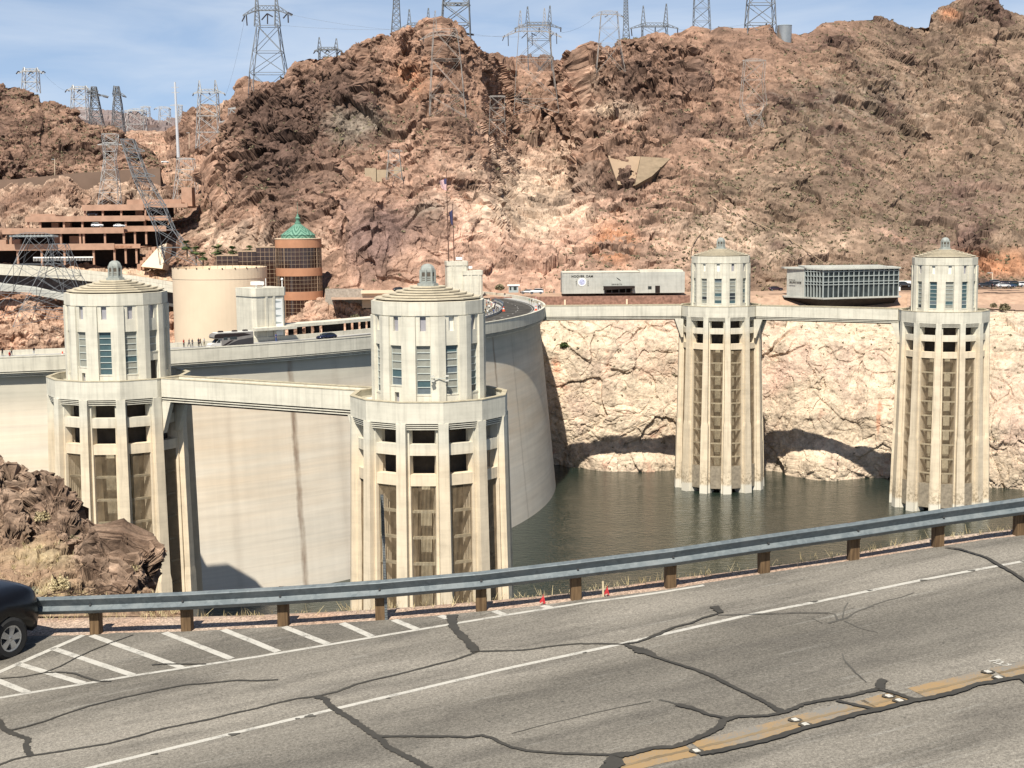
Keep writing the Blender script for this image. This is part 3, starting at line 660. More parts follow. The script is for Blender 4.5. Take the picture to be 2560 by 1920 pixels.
    for i in range(12):
        a, n, tt = face_frame(i); rk = MB(); pl = MB(); bb = MB(); gp = MB()
        def Pq(u, o, z): return tuple(n * o + tt * u + Vector((0, 0, z)))
        o_t, o_b = 9.75, 10.35
        oz = lambda z: o_t + (o_b - o_t) * (-11.2 - z) / 31.
        hw = lambda z: oz(z) * math.tan(A15) - .45
        nbar = 24
        for k in range(nbar):
            u = (k + .5) / nbar * 2 - 1
            rk.bar(Pq(u * hw(-11.), oz(-11.2), -11.2), Pq(u * hw(-42), oz(-42.), -42.), .036, n=4)
        for k in range(9):
            z = -14.6 - 3.54 * k
            if z < -42.5: break
            w_ = hw(z); o = oz(z) - .10
            bb.hexa([Pq(-w_, o - .75, z - .3), Pq(w_, o - .75, z - .3), Pq(w_, o, z - .3), Pq(-w_, o, z - .3), Pq(-w_, o - .75, z), Pq(w_, o - .75, z), Pq(w_, o, z), Pq(-w_, o, z)])
            gp.hexa([Pq(-.75, 6.6, z - 2.9), Pq(.75, 6.6, z - 2.9), Pq(.75, 7.15, z - 2.9), Pq(-.75, 7.15, z - 2.9), Pq(-.75, 6.6, z - .6), Pq(.75, 6.6, z - .6), Pq(.75, 7.15, z - .6), Pq(-.75, 7.15, z - .6)])
        rk.v, rk.f, rk.m = rk.v + bb.v, rk.f + [tuple(i + len(rk.v) for i in q) for q in bb.f], rk.m + [1] * len(bb.f); rk.build('trash_rack', [M_BAR, M_COPING], root); gp.hexa([Pq(-.6, 6.6, -43), Pq(.6, 6.6, -43), Pq(.6, 6.98, -43), Pq(-.6, 6.98, -43), Pq(-.6, 6.6, -11.2), Pq(.6, 6.6, -11.2), Pq(.6, 6.98, -11.2), Pq(-.6, 6.98, -11.2)]); gp.build('gate_guide', M_COPING, root)
        pl.hexa([Pq(-hw(-42) - .3, 9.4, -48.0), Pq(hw(-42) + .3, 9.4, -48.0), Pq(hw(-42) + .3, 10.5, -48.0), Pq(-hw(-42) - .3, 10.5, -48.0), Pq(-hw(-42) - .3, 9.4, -42.), Pq(hw(-42) + .3, 9.4, -42.), Pq(hw(-42) + .3, 10.42, -42.), Pq(-hw(-42) - .3, 10.42, -42.)])
        pl.build('base_plate', M_PLATE, root)
    return root

TW = {'A': (-61.92, 228.87), 'B': (-11.44, 200.77), 'C': (55.91, 390.03), 'D': (107.34, 362.10)}
# orientation: local front (-Y) with fins at 30k degrees; rot about z turns it. apparent offset phi = rot + theta
def rot_for(t, fin_phi):
    th = math.degrees(math.atan2(TW[t][0], TW[t][1])); return fin_phi - th
TA = make_tower('intake_tower', *TW['A'], rot_for('A', 0.2), 'nearest-left pale concrete intake tower behind the dark rocky knoll', True, 3, door_face=1, doorlet=10)
TB = make_tower('intake_tower', *TW['B'], rot_for('B', 9.3), 'tall concrete intake tower standing nearest the guardrail, in front of the curved dam', True, 5, doorlet=10)
TC = make_tower('intake_tower', *TW['C'], rot_for('C', 10.), 'far intake tower between the two far footbridges, left of the glass-walled building', False, 9, door_face=2)
TD = make_tower('intake_tower', *TW['D'], rot_for('D', -5.2), 'far intake tower at the right end of the far footbridge, right of the glass-walled building', False, 12)

# twin floodlight clusters on the nearest tower
for _ in (0,):
    for du in (-.62, .62):
        for dz in (0, .62):
            m = MB(); o = -8.25; u = du * 1.55
            m.hexa([(u - .22, o - .35, 2.55 + dz), (u + .22, o - .35, 2.55 + dz), (u + .22, o + .05, 2.62 + dz), (u - .22, o + .05, 2.62 + dz), (u - .26, o - .4, 2.8 + dz), (u + .26, o - .4, 2.8 + dz), (u + .26, o + .05, 2.75 + dz), (u - .26, o + .05, 2.75 + dz)])
            m.build('floodlight', M_SLITL, TB)
    m = MB(); m.bar((-1.1, -8.1, 2.9), (1.1, -8.1, 2.9), .06); m.build('lamp_bracket', M_MULL, TB)

# ------------------------------------------------------------------ dam
CX, CY, RD = -135.55, 397.85, 144.8
def arc(r, d, z): a = math.radians(d); return (CX + r * math.cos(a), CY + r * math.sin(a), z)
def M_dam():
    t = NT('dam_concrete'); P = t.pos(); X = t.xyz(P); z = X['Z']
    ang = t.math('ARCTAN2', t.math('SUBTRACT', X['Y'], CY), t.math('SUBTRACT', X['X'], CX)); s = t.math('MULTIPLY', ang, RD)
    cb = t.n('ShaderNodeCombineXYZ'); t.l(s, cb.inputs[0]); t.l(z, cb.inputs[1]); V = cb.outputs[0]
    def nz(sx, sz, d=5, r=.6):
        mp_ = t.n('ShaderNodeMapping'); mp_.inputs['Scale'].default_value = (sx, sz, 1); t.l(V, mp_.inputs['Vector']); return t.noise(mp_.outputs[0], 1., d, r)
    low = t.mix(t.ramp(nz(.03, .28), [(.3, 0.), (.7, 1.)]), (.66, .54, .40), (.71, .635, .52))
    top = t.mix(t.ramp(nz(.1, .4), [(.3, 0.), (.7, 1.)]), (.44, .41, .34), (.51, .475, .39))
    c = t.mix(t.mapr(z, -12., -7.), low, top)
    c = t.mix(t.mapr(z, -26, -38), c, t.mix(.5, c, (.66, .62, .54)))
    c = t.mix(.6, c, t.ramp(nz(.02, .9, 6, .65), [(.3, .84), (.6, 1.05)]), 'MULTIPLY')
    c = t.mix(.22, c, t.ramp(nz(.45, .03, 5, .6), [(.3, .78), (.6, 1.05)]), 'MULTIPLY')
    c = t.mix(.6, c, t.ramp(nz(.07, .22, 6, .6), [(.3, .85), (.65, 1.06)]), 'MULTIPLY')
    lf = t.math('ABSOLUTE', t.math('SUBTRACT', t.math('FRACT', t.math('DIVIDE', z, 1.52)), .5)); c = t.mix(.35, c, t.ramp(lf, [(.0, .84), (.035, 1.)]), 'MULTIPLY')
    bl = t.math('ABSOLUTE', t.math('SUBTRACT', t.math('FRACT', t.math('DIVIDE', s, 15.2)), .5)); c = t.mix(.25, c, t.ramp(bl, [(.0, .8), (.003, 1.)]), 'MULTIPLY')
    # leak stains below the crest joints
    wob = t.math('MULTIPLY', t.math('SUBTRACT', nz(.1, .35, 4), .5), .9)
    for (sx, w_, k) in STAINS:
        d = t.math('ABSOLUTE', t.math('ADD', t.math('SUBTRACT', s, sx), wob))
        m_ = t.math('MULTIPLY', t.mapr(d, w_, w_ * .25), t.math('MULTIPLY', t.mapr(z, -4.2, -9, .75, 1.), t.mapr(nz(.6, .12, 5), .3, .62, .25, 1.)))
        c = t.mix(t.math('MULTIPLY', m_, k), c, (.17, .105, .065))
    t.col(c); t.rough(.85); t.b.inputs['Specular IOR Level'].default_value = .15
    t.bump(t.math('ADD', nz(.5, .8), nz(3, 5)), .2, .05)
    return t.m
def s_of(px, py, z=0.):
    p = on(px, py, z); return math.atan2(p.y - CY, p.x - CX) * RD
STAINS = [(s_of(706, 851), .75, .85), (s_of(716, 851), .4, .35), (s_of(1262, 801), .7, .8), (s_of(1300, 792), .5, .3), (s_of(820, 843), 1.4, .16), (s_of(560, 863), 1.2, .14)]
MDAM = M_dam()
dam = empty('arch_dam', arc(RD, -60, 0), 0, 'long curved concrete arch dam with a brown vertical leak stain down its pale face', 'dam')
def child_world(o, root):
    o.parent = root; o.location = -Vector(root.location); return o       # roots used here are not rotated
def arcsweep(name, d0, d1, prof, mats, step=1.):
    """prof: list of (radius, z); swept round the dam centre"""
    m = MB(); n = int((d1 - d0) / step); k = len(prof)
    for i in range(n + 1):
        for r, z in prof: m.v.append(arc(r, d0 + (d1 - d0) * i / n, z))
    for i in range(n):
        for j in range(k - 1):
            m.f.append((i * k + j, (i + 1) * k + j, (i + 1) * k + j + 1, i * k + j + 1)); m.m.append(0)
    return child_world(m.build(name, mats), dam)
D0, D1 = -104, 40
arcsweep('upstream_face', D0, D1, [(128, -52), (147.6, -52), (147.3, -49), (146.3, -38), (145.2, -26), (144.1, -14), (143.2, -3.75), (128, -3.75)], MDAM)
arcsweep('parapet', D0, D1, [(143.1, -3.80), (144.1, -3.80), (144.1, -3.58), (143.7, -3.56), (143.7, -3.40), (144.4, -3.40), (144.4, -3.26), (143.9, -3.24), (143.9, -3.06), (144.72, -3.06), (144.72, -2.94), (144.1, -2.92), (144.1, -2.74), (144.8, -2.74), (144.8, -.30), (144.72, -.26), (144.86, -.2), (144.86, 0.), (144.3, .0), (144.3, -1.2)], M_CONC)
lt = []
for q in ((144.0, -3.45, 144.25), (144.25, -3.15, 144.55), (144.55, -2.84, 144.8)): pass
arcsweep('downstream_parapet', D0, D1, [(131.0, -1.2), (131.0, -.05), (130.5, -.05), (130.5, -3.0)], M_CONC)
arcsweep('downstream_face', D0, D1, [(130.5, -3.0), (129, -10), (120, -40), (105, -60)], M_CONC)
M_ASPH_D = simple('crest_asphalt', (.06, .056, .05), .9, .5, .4)
M_WALK = simple('crest_walkway', (.36, .35, .33), .9, .15, .5)
m = MB(); n = 150
for i in range(n):
    a, b = D0 + (D1 - D0) * i / n, D0 + (D1 - D0) * (i + 1) / n
    m.quad(arc(133., a, -1.1), arc(141.8, a, -1.1), arc(141.8, b, -1.1), arc(133., b, -1.1), 0)
    for r0, r1, s in ((141.8, 144.31, 1), (130.99, 133., 0)):
        m.quad(arc(r0, a, -.95), arc(r1, a, -.95), arc(r1, b, -.95), arc(r0, b, -.95), 1)
    m.quad(arc(141.8, a, -1.1), arc(141.8, a, -.95), arc(141.8, b, -.95), arc(141.8, b, -1.1), 1); m.quad(arc(133., a, -.95), arc(133., a, -1.1), arc(133., b, -1.1), arc(133., b, -.95), 1)
    if i % 3 == 0: m.quad(arc(137.3, a, -1.094), arc(137.5, a, -1.094), arc(137.5, b, -1.094), arc(137.3, b, -1.094), 1)
    m.quad(arc(141.2, a, -1.094), arc(141.35, a, -1.094), arc(141.35, b, -1.094), arc(141.2, b, -1.094), 1)
tag(m.build('crest_road', [M_ASPH_D, M_WALK]), kind='structure')

# ------------------------------------------------------------------ footbridges
def bridge(a, b, label, w_=4.4, corbel=(True, True)):
    a = Vector((*a, 0)); b = Vector((*b, 0)); d = (b - a); Ln = d.length; d.normalize(); n = Vector((-d.y, d.x, 0))
    root = empty('footbridge', (a + b) / 2, math.atan2(d.y, d.x), label, 'bridge', 'footbridges to the intake towers'); h = Ln / 2
    for s in (-1, 1):
        m = MB(); y0, y1 = sorted((s * w_ / 2, s * (w_ / 2 - .42)))
        m.box(-h, h, y0, y1, -2.75, 0.02); yy0, yy1 = sorted((s * (w_ / 2 + .05), s * (w_ / 2 - .5))); m.box(-h, h, yy0, yy1, .02, .13, 1)
        m.build('parapet', [M_CONC, M_COPING], root)
    m = MB(); m.box(-h, h, -w_ / 2 + .42, w_ / 2 - .42, -1.5, -1.1)
    for k in range(2):
        q = w_ / 2 - .06 - .07 * k; z = -3.12 - .37 * k
        m.box(-h, h, -q, q, z, z + .15); m.box(-h, h, -q + .4, q - .4, z + .15, z + .369, 1)  # recesses between the plates coloured dark to stand for their shade
    m.box(-h, h, -q + .5, q - .5, -3.8, z - .002, 1)
    m.build('deck', [M_CONC, M_DARK], root)
    for e, s in zip(corbel, (-1, 1)):
        if e:
            x = s * h
            for yy in (-w_ / 2 + .5, w_ / 2 - .5):
                y0, y1 = yy - .45, yy + .45; m = MB()
                P = [(x, y0, -8.4), (x, y1, -8.4), (x - s * 1.9, y1, -3.6), (x - s * 1.9, y0, -3.6)]
                m.hexa([(x + s * .6, y0, -8.4), (x + s * .0, y0, -8.4), (x, y1, -8.4), (x + s * .6, y1, -8.4), (x + s * .6, y0, -3.54), (x - s * 1.7, y0, -3.54), (x - s * 1.7, y1, -3.54), (x + s * .6, y1, -3.54)])
                m.build('corbel', M_CONC, root)
    return root
def towards(p, q, r): p = Vector(p); q = Vector(q); return p + (q - p).normalized() * r
def dam_pt(p, off=0.):
    d = Vector((p[0] - CX, p[1] - CY)); d.normalize(); return (CX + d.x * (143.9 + off), CY + d.y * (143.9 + off))
bridge(towards(TW['A'], TW['B'], 10.7), towards(TW['B'], TW['A'], 10.7), 'footbridge between the two near towers, crossing in front of the dam face')
bridge(towards(TW['C'], TW['D'], 10.7), towards(TW['D'], TW['C'], 10.7), 'footbridge between the two far towers, running below the glass-walled building')
pa = (dam_pt(TW['A'])); bridge(towards(TW['A'], pa, 10.7), pa, 'short footbridge from the nearest-left tower back to the dam, mostly hidden behind the tower', 5.0, (True, False))
pc = on(1366, 782, -1.); pc = dam_pt((pc.x, 391.)); bridge(pc, towards(TW['C'], pc, 10.7), 'footbridge from the curved end of the dam to the far tower', 5.0, (False, True))
# ------------------------------------------------------------------ near road, verge, guardrail
RS = .28933
def Zp(ox, oy, s, pts): return [(ox + u * s, oy + v * s) + tuple(r) for u, v, *r in pts]
z1 = lambda p: Zp(0, 1480, RS, p); z2 = lambda p: Zp(640, 1480, RS, p); z3 = lambda p: Zp(1280, 1480, RS, p); z4 = lambda p: Zp(1920, 1260, RS, p); z5 = lambda p: Zp(1920, 1580, RS, p)
EDGE = [(-420, 1604), (-150, 1597), (84, 1590), (236, 1587), (290, 1582), (465, 1578.5), (555, 1574), (706, 1566), (973, 1549), (1117, 1536), (1240, 1525), (1352, 1513), (1453, 1499), (1650, 1476), (1920, 1432), (2122, 1402), (2331, 1369), (2461, 1349), (2560, 1338), (2800, 1308)]
OUT = [(-420, 1560), (-150, 1552), (84, 1546), (290, 1543), (465, 1542), (640, 1538), (860, 1528), (1025, 1518), (1280, 1497), (1425, 1483), (1700, 1444), (1800, 1433), (1920, 1417), (2036, 1401), (2122, 1385), (2224, 1366), (2325, 1346), (2499, 1327), (2560, 1319), (2800, 1283)]
def asphalt():
    t = NT('worn_asphalt'); P = t.pos()
    mp_ = t.n('ShaderNodeMapping'); mp_.inputs['Rotation'].default_value = (0, 0, -math.radians(21)); t.l(P, mp_.inputs['Vector']); R0 = mp_.outputs[0]
    def sc_(sx, sy):
        q = t.n('ShaderNodeMapping'); q.inputs['Scale'].default_value = (sx, sy, 1); t.l(R0, q.inputs['Vector']); return q.outputs[0]
    base = t.mix(t.ramp(t.noise(sc_(.09, .5), 1., 5, .55), [(.34, 0.), (.66, 1.)]), (.130, .118, .099), (.225, .205, .174))
    base = t.mix(t.ramp(t.noise(sc_(.35, 1.6), 1., 5, .6), [(.46, 0.), (.68, .7)]), base, (.09, .082, .071))
    base = t.mix(t.ramp(t.noise(sc_(.5, 9.), 1., 4, .6), [(.60, 0.), (.72, .35)]), base, (.30, .29, .26))
    vw = onroad(1280, 1668); vy = onroad(2151, 1775); s21, c21 = math.sin(math.radians(21)), math.cos(math.radians(21)); fv = lambda p: -p.x * s21 + p.y * c21
    tt = t.mapr(t.xyz(R0)['Y'], fv(vy), fv(vw)); wob = t.math('ADD', tt, t.math('MULTIPLY', t.math('SUBTRACT', t.noise(sc_(.2, .4), 1., 3), .5), .25))
    base = t.mix(t.math('MULTIPLY', t.ramp(wob, [(.12, 0.), (.45, .62), (.6, .62), (.95, 0.)]), t.ramp(t.noise(sc_(.25, 1.2), 1., 4), [(.3, .3), (.7, 1.)])), base, (.088, .081, .070))
    base = t.mix(1., base, t.ramp(t.noise(sc_(1., 1.), 22., 3, .7), [(.3, .62), (.5, 1.), (.72, 1.42)]), 'MULTIPLY')
    base = t.mix(1., base, t.ramp(t.noise(P, 75., 2, .6), [(.32, .72), (.5, 1.), (.7, 1.35)]), 'MULTIPLY')
    sp = t.vor(P, 2.6); base = t.mix(t.math('MULTIPLY', t.mapr(sp, .09, .05), t.ramp(t.noise(P, .8, 2), [(.5, 0.), (.55, .7)])), base, (.05, .048, .045))
    t.col(base); t.rough(.88); t.b.inputs['Specular IOR Level'].default_value = .2
    t.bump(t.noise(P, 60., 3, .7), .35, .01)
    return t.m
M_ASPH = asphalt()
road = MB(); near = [(-900, 2250), (3300, 2250)]
nE = len(EDGE)
def strip(m, A, B, up_a=0., up_b=0., mi=0):
    a = [onroad(x, y, up_a) for x, y in A]; b = [onroad(x, y, up_b) for x, y in B]
    for i in range(len(a) - 1): m.quad(b[i], b[i + 1], a[i + 1], a[i], mi)
nr_ = [(-900 + (3300 + 900) * i / (nE - 1), 2300) for i in range(nE)]
strip(road, EDGE, nr_)
ROAD = tag(road.build('road', M_ASPH), kind='structure')
# gravel verge beyond the asphalt and the embankment down to the lake
GX = np.linspace(-420, 2800, 420)
ye = interp(EDGE, GX); yo = interp(OUT, GX)
def grav():
    t = NT('verge_gravel'); P = t.pos()
    c = t.mix(t.ramp(t.noise(P, .5, 4), [(.35, 0.), (.65, 1.)]), (.36, .235, .165), (.42, .335, .265))
    c = t.mix(1., c, t.ramp(t.vor(P, 26., out='Color'), [(0., .5), (1., 1.55)]), 'MULTIPLY')
    c = t.mix(1., c, t.ramp(t.noise(P, 30, 3), [(.3, .75), (.7, 1.25)]), 'MULTIPLY')
    t.col(c); t.rough(.95); t.bump(t.vor(P, 26.), .9, .03); return t.m
M_GRAV = grav()
rows = []
for k, q in enumerate(np.linspace(0, 1, 9)):
    yy = ye + (yo - ye) * q
    rows.append([tuple(onroad(x, y, -.012 + .015 * math.sin(x * .031 + q * 9) * q + (-.06 if q > .95 else 0))) for x, y in zip(GX, yy)])
last = np.array(rows[-1])
V = np.array(rows); m = MB()
for j in range(len(rows) - 1):
    for i in range(len(GX) - 1): m.quad(rows[j][i], rows[j][i + 1], rows[j + 1][i + 1], rows[j + 1][i])
tag(m.build('verge', M_GRAV, smooth=True), kind='structure')
steps = 26; dirn = last[:, :2] / np.linalg.norm(last[:, :2], axis=1, keepdims=True); Vb = []
for k in range(steps + 1):
    s = (k / steps) ** 1.5; q = last.copy(); q[:, :2] += dirn * 78 * s; q[:, 2] = last[:, 2] * (1 - s) + -52 * s; Vb.append(q)
Vb = np.array(Vb); Pn = Vb.reshape(-1, 3)
off = (1.4 * ridged(Pn / 9, 401, 3)).reshape(Vb.shape[:2]) * sstep(np.linspace(0, 1, steps + 1), 0, .12)[:, None]; Vb[..., 2] += np.minimum(off, .4) - .4 * sstep(np.linspace(0, 1, steps + 1), 0, .1)[:, None]
grid_mesh('embankment', Vb, np.broadcast_to(C_MID, Vb.shape).copy(), M_ROCK)
# the upper terrace the photograph is taken from
m = MB(); a = [onroad(x, 2300) for x in (-900, 3300)]
m.quad((a[0].x, a[0].y, a[0].z - .01), (a[1].x, a[1].y, a[1].z - .01), (40, -60, 20), (-40, -60, 14)); tag(m.build('terrace_slope', M_DIRT), kind='structure')

# ---- painted lines and crack sealant: sheets lying on the road
def paint(name, c, wear=.35, ws=5., rough=.75, w2=40.):
    t = NT(name); P = t.pos(); n = t.math('ADD', t.math('MULTIPLY', t.noise(P, ws, 4, .6), .6), t.math('MULTIPLY', t.noise(P, w2, 3, .6), .4))
    t.col(t.mix(t.ramp(n, [(wear, 1.), (wear + .16, 0.)]), c, (.19, .18, .16))); t.rough(rough); return t.m
M_WHITE = paint('white_paint', (.44, .42, .375), .33); M_YEL = paint('yellow_paint', (.29, .195, .098), .40, 1.2)
M_SEAL = simple('crack_sealant', (.05, .045, .036), .55, .15, 3., spec=.4); M_FINE = simple('fine_crack', (.085, .08, .07), .9, .3)
def ribbon(m, pts, wdt, up, mi=0, jit=0., sub=1):
    """pts = photo pixels (x, y[, width m])"""
    if sub > 1:
        q = []
        for a, b in zip(pts, pts[1:]):
            for k in range(sub): q.append(tuple(a[i] + (b[i] - a[i]) * k / sub for i in range(len(a))))
        pts = q + [pts[-1]]
    W = [onroad(p[0], p[1], up) for p in pts]; n = len(W); k = len(m.v)
    for i in range(n):
        a = W[max(i - 1, 0)]; b = W[min(i + 1, n - 1)]; d = (b - a); d.normalize(); nn = Vector((-d.y, d.x, 0)); nn.normalize()
        w_ = (pts[i][2] if len(pts[i]) > 2 else wdt) / 2
        e = 1 + jit * (random.random() - .5); f = 1 + jit * (random.random() - .5); o = jit * .35 * w_ * (random.random() - .5)
        for s_, g in ((-1, e), (1, f)):
            p = W[i] + nn * (s_ * w_ * g + o); p.z = road_z(p.x, p.y) + up; m.v.append(tuple(p))
    for i in range(n - 1): m.f.append((k + 2 * i, k + 2 * i + 2, k + 2 * i + 3, k + 2 * i + 1)); m.m.append(mi)
UPM, UPS, UPY = .004, .010, .004
WL = [(120, 1945), (223, 1920), (579, 1834), (842.5, 1770.8), (1280, 1668), (1555, 1609), (1876, 1536), (2033, 1506), (2305, 1449.5), (2556.5, 1403), (2760, 1370)]
m = MB(); ribbon(m, WL, .11, UPM, 0, .12, 12); m.build('lane_line', M_WHITE, ROAD)
HL_ = [(-260, 1787), (0, 1744), (333, 1689), (640, 1642), (1045, 1574), (1280, 1535), (1465, 1506), (1560, 1494), (1650, 1481), (1760, 1463)]
m = MB(); ribbon(m, HL_, .10, UPM, 0, .1, 10); m.build('edge_line', M_WHITE, ROAD)
H = [z1([(-330, 640), (240, 868)]), z1([(140, 615), (720, 788)]), z1([(450, 485), (1150, 718)]), z1([(790, 375), (1570, 652)]), z1([(1420, 350), (2000, 576)]), z1([(1930, 325), (2212, 437), (2400, 515)]), z2([(240, 300), (620, 448)]), z2([(740, 268), (1000, 383)]), z2([(1190, 240), (1395, 322)]), z2([(1590, 203), (1655, 228)]), z2([(2055, 162), (2150, 198)]), z3([(258, 120), (335, 133)]), z1([(-300, 820), (720, 372)])]
for h_ in H: m = MB(); ribbon(m, h_, .14, UPM + .002, 0, .08, 14); m.build('hatch_line', M_WHITE, ROAD)
YC = z3([(930, 1508), (1000, 1490), (1250, 1425), (1540, 1362)]); YD = z3([(1610, 1345), (1900, 1275), (2212, 1192)]) + z5([(300, 768), (600, 692), (900, 625)]); YE = z5([(880, 632), (1060, 580), (1170, 548)]); YF = z5([(1290, 525), (1400, 497), (1700, 427), (1930, 368)]); YG = z5([(1990, 355), (2212, 305), (2700, 200)])
for y_ in (YC, YD, YE, YF, YG):
    m = MB(); ribbon(m, y_, .46, UPY, 0, .10, 10); m.build('yellow_line', M_YEL, ROAD)
    m = MB(); ribbon(m, y_, .07, UPY + .003, 0, .8, 10); m.build('worn_stripe', simple('worn_stripe', (.20, .15, .09), .9, .3) if 'worn_stripe' not in bpy.data.materials else bpy.data.materials['worn_stripe'], ROAD)
SEAL = [
 (z1([(-60, 1515), (0, 1490), (100, 1450), (230, 1418), (460, 1385), (700, 1345), (950, 1305), (1200, 1240), (1400, 1180), (1600, 1140), (1800, 1100), (2000, 1050)]) + z2([(0, 1005), (150, 965), (350, 920), (520, 900), (700, 860), (850, 800), (1000, 760), (1200, 715), (1400, 665), (1570, 620), (1700, 590), (1830, 545), (1920, 512), (2100, 507)]) + z3([(0, 505), (150, 495), (350, 465), (560, 445), (800, 445), (1000, 452)]), .085),
 (z1([(-40, 1090), (0, 1115), (15, 1165), (70, 1200), (160, 1240), (250, 1268), (222, 1320), (240, 1370), (262, 1412)]), .14),
 (z1([(70, 1198), (230, 1160), (400, 1110), (520, 1065), (640, 1025), (760, 985), (900, 950), (1060, 910), (1250, 870), (1420, 835), (1600, 800), (1800, 785), (2050, 760)]) + z2([(0, 765), (190, 755)]), .075),
 (z1([(-60, 750), (200, 730), (380, 695), (520, 640), (650, 570), (800, 500), (950, 440), (1060, 400), (1150, 367)]), .05),
 (z1([(380, 695), (520, 690), (640, 700), (740, 735), (840, 768), (960, 770)]), .07), (z1([(1310, 628), (1400, 620), (1550, 620), (1780, 620)]), .06),
 (z2([(520, 905), (600, 920), (630, 970), (680, 1010), (800, 1080), (900, 1150), (1000, 1220), (1080, 1270), (1130, 1330), (1220, 1380), (1330, 1430), (1420, 1480), (1500, 1525), (1560, 1570)]), .15),
 (z2([(1060, 1245), (1250, 1243), (1500, 1245), (1700, 1245), (1820, 1252), (1950, 1235), (2050, 1260), (2120, 1300)]) + z3([(0, 1340), (150, 1370), (400, 1390), (700, 1400), (900, 1405)]), .09),
 (z2([(1700, 197, .34), (1690, 240, .26), (1700, 290, .22), (1740, 340, .2), (1790, 380, .24), (1830, 430, .2), (1880, 480, .26), (1900, 512, .2)]), .22),
 (z3([(960, 447, .07), (1080, 430, .08), (1180, 395, .1), (1260, 362, .16), (1400, 300, .1), (1550, 265, .08), (1650, 220, .09), (1780, 185, .1)]), .09), (z3([(1805, 178, .16), (1780, 150, .2), (1750, 120, .24)]), .2),
 (z3([(1780, 197), (2212, 185)]) + z4([(250, 937), (520, 937)]), .04),
 (z3([(980, 452, .1), (1050, 478, .18), (1120, 505, .34), (1180, 520, .26), (1250, 560, .1), (1400, 610, .1), (1600, 670, .12), (1750, 730, .13), (1880, 800, .11), (2050, 880, .11), (2212, 960, .12)]) + z5([(60, 652, .15), (130, 690, .2)]), .11),
 (z3([(1420, 967, .16), (1560, 1000, .13), (1700, 1055, .1), (1860, 1090, .1)]), .11),
 (z3([(800, 1560, .36), (880, 1480, .42), (900, 1415, .3), (1050, 1388, .16), (1200, 1345, .15), (1400, 1335, .16), (1550, 1280, .17), (1700, 1215, .17), (1790, 1165, .2), (1830, 1105, .2), (1950, 1070, .12), (2212, 1065, .11)]) + z5([(130, 690, .15), (230, 655, .14), (300, 620, .12), (420, 595, .13), (540, 575, .16), (700, 550, .13), (850, 510, .13), (960, 485, .18), (1000, 492, .2)]), .15),
 (z5([(985, 492), (1100, 525), (1250, 575), (1310, 578)]), .12), (z5([(975, 487), (965, 450), (985, 420), (1012, 408)]), .2), (z5([(590, 585), (750, 625), (940, 665)]), .1),
 (z3([(1620, 1397), (1800, 1365), (2000, 1320)]) + z5([(0, 925), (250, 845), (500, 780), (800, 695), (980, 660), (1250, 590), (1400, 565), (1600, 520), (1800, 450), (2000, 415), (2212, 380), (2500, 320)]), .17),
 (z4([(1530, 370, .07), (1650, 385, .1), (1750, 415, .09), (1880, 455, .1), (2000, 525, .12), (2100, 580, .1), (2212, 655, .11), (2400, 780, .1)]), .1), (z5([(2212, 385, .2), (2300, 480, .25), (2500, 600, .2)]), .2)]
for k, (p, w_) in enumerate(SEAL):
    m = MB(); ribbon(m, [(q[0], q[1]) + ((q[2] * .68,) if len(q) > 2 else ()) for q in p], w_ * .72, UPS + .0011 * k, 0, .55, 7); m.build('crack_sealant', M_SEAL, ROAD)
for p in ([z4([(520, 1030, .05), (600, 1005, .06), (680, 985, .06), (760, 930, .03), (910, 875, .04)]), z4([(600, 1000, .04), (575, 950, .03), (520, 937, .02)]), z4([(645, 985, .03), (660, 900, .03), (690, 850, .02)]), z4([(910, 870, .03), (1040, 830, .03), (1150, 805, .02), (1260, 765, .03)]), z4([(660, 1010, .03), (800, 1075, .02), (950, 1110, .02)]), z4([(640, 1290, .02), (660, 1350, .03), (760, 1460, .03), (850, 1540, .02)]), z4([(470, 1030, .02), (380, 985, .02)]), z3([(1270, 930, .04), (1350, 945, .05), (1420, 967, .05)]), z3([(0, 1220, .03), (300, 1140, .02), (600, 1070, .02), (900, 1000, .02), (1200, 945, .03)])]):
    m = MB(); ribbon(m, p, .04, UPS - .003, 0, .9, 6); m.build('hairline_crack', M_FINE, ROAD)
# dark knocked-out patches on the white line
for x, y, a in [(2033 - 1920, 0, 0)]: pass
for px_, py_, w_ in z4([(400, 842, .13), (880, 745, .10), (1340, 657, .12), (1765, 573, .13), (2205, 492, .1)]) + z1([(2020, 1228, .16), (1340, 1398, .10)]) + z2([(470, 1068, .16), (355, 1092, .07), (1145, 915, .07)]) + z3([(630, 522, .07)]):
    c = onroad(px_, py_, UPS); m = MB(); pts = []
    for i in range(10):
        a = 2 * PI * i / 10; r = w_ * .45 * (1 + .35 * math.sin(3 * a + px_)); p = Vector((c.x + 1.25 * r * math.cos(a), c.y + .75 * r * math.sin(a), 0)); p.z = road_z(p.x, p.y) + UPS; pts.append(p)
    m.poly(pts); m.build('pavement_patch', M_FINE, ROAD)
# sprayed survey mark by the yellow line
ZW = lambda p: Zp(2440, 1620, 120 / 2212, p)
m = MB()
for p in ([(590, 612), (860, 575), (1130, 525)], [(910, 622), (1060, 598), (1180, 605), (1255, 640), (1180, 680), (1050, 735), (900, 680), (800, 675)], [(1080, 775), (1250, 790), (1430, 790), (1560, 775), (1610, 745), (1500, 750), (1450, 700)]): ribbon(m, ZW(p), .035, UPS, 0, .3, 3)
m.build('sprayed_mark', M_WHITE, ROAD)

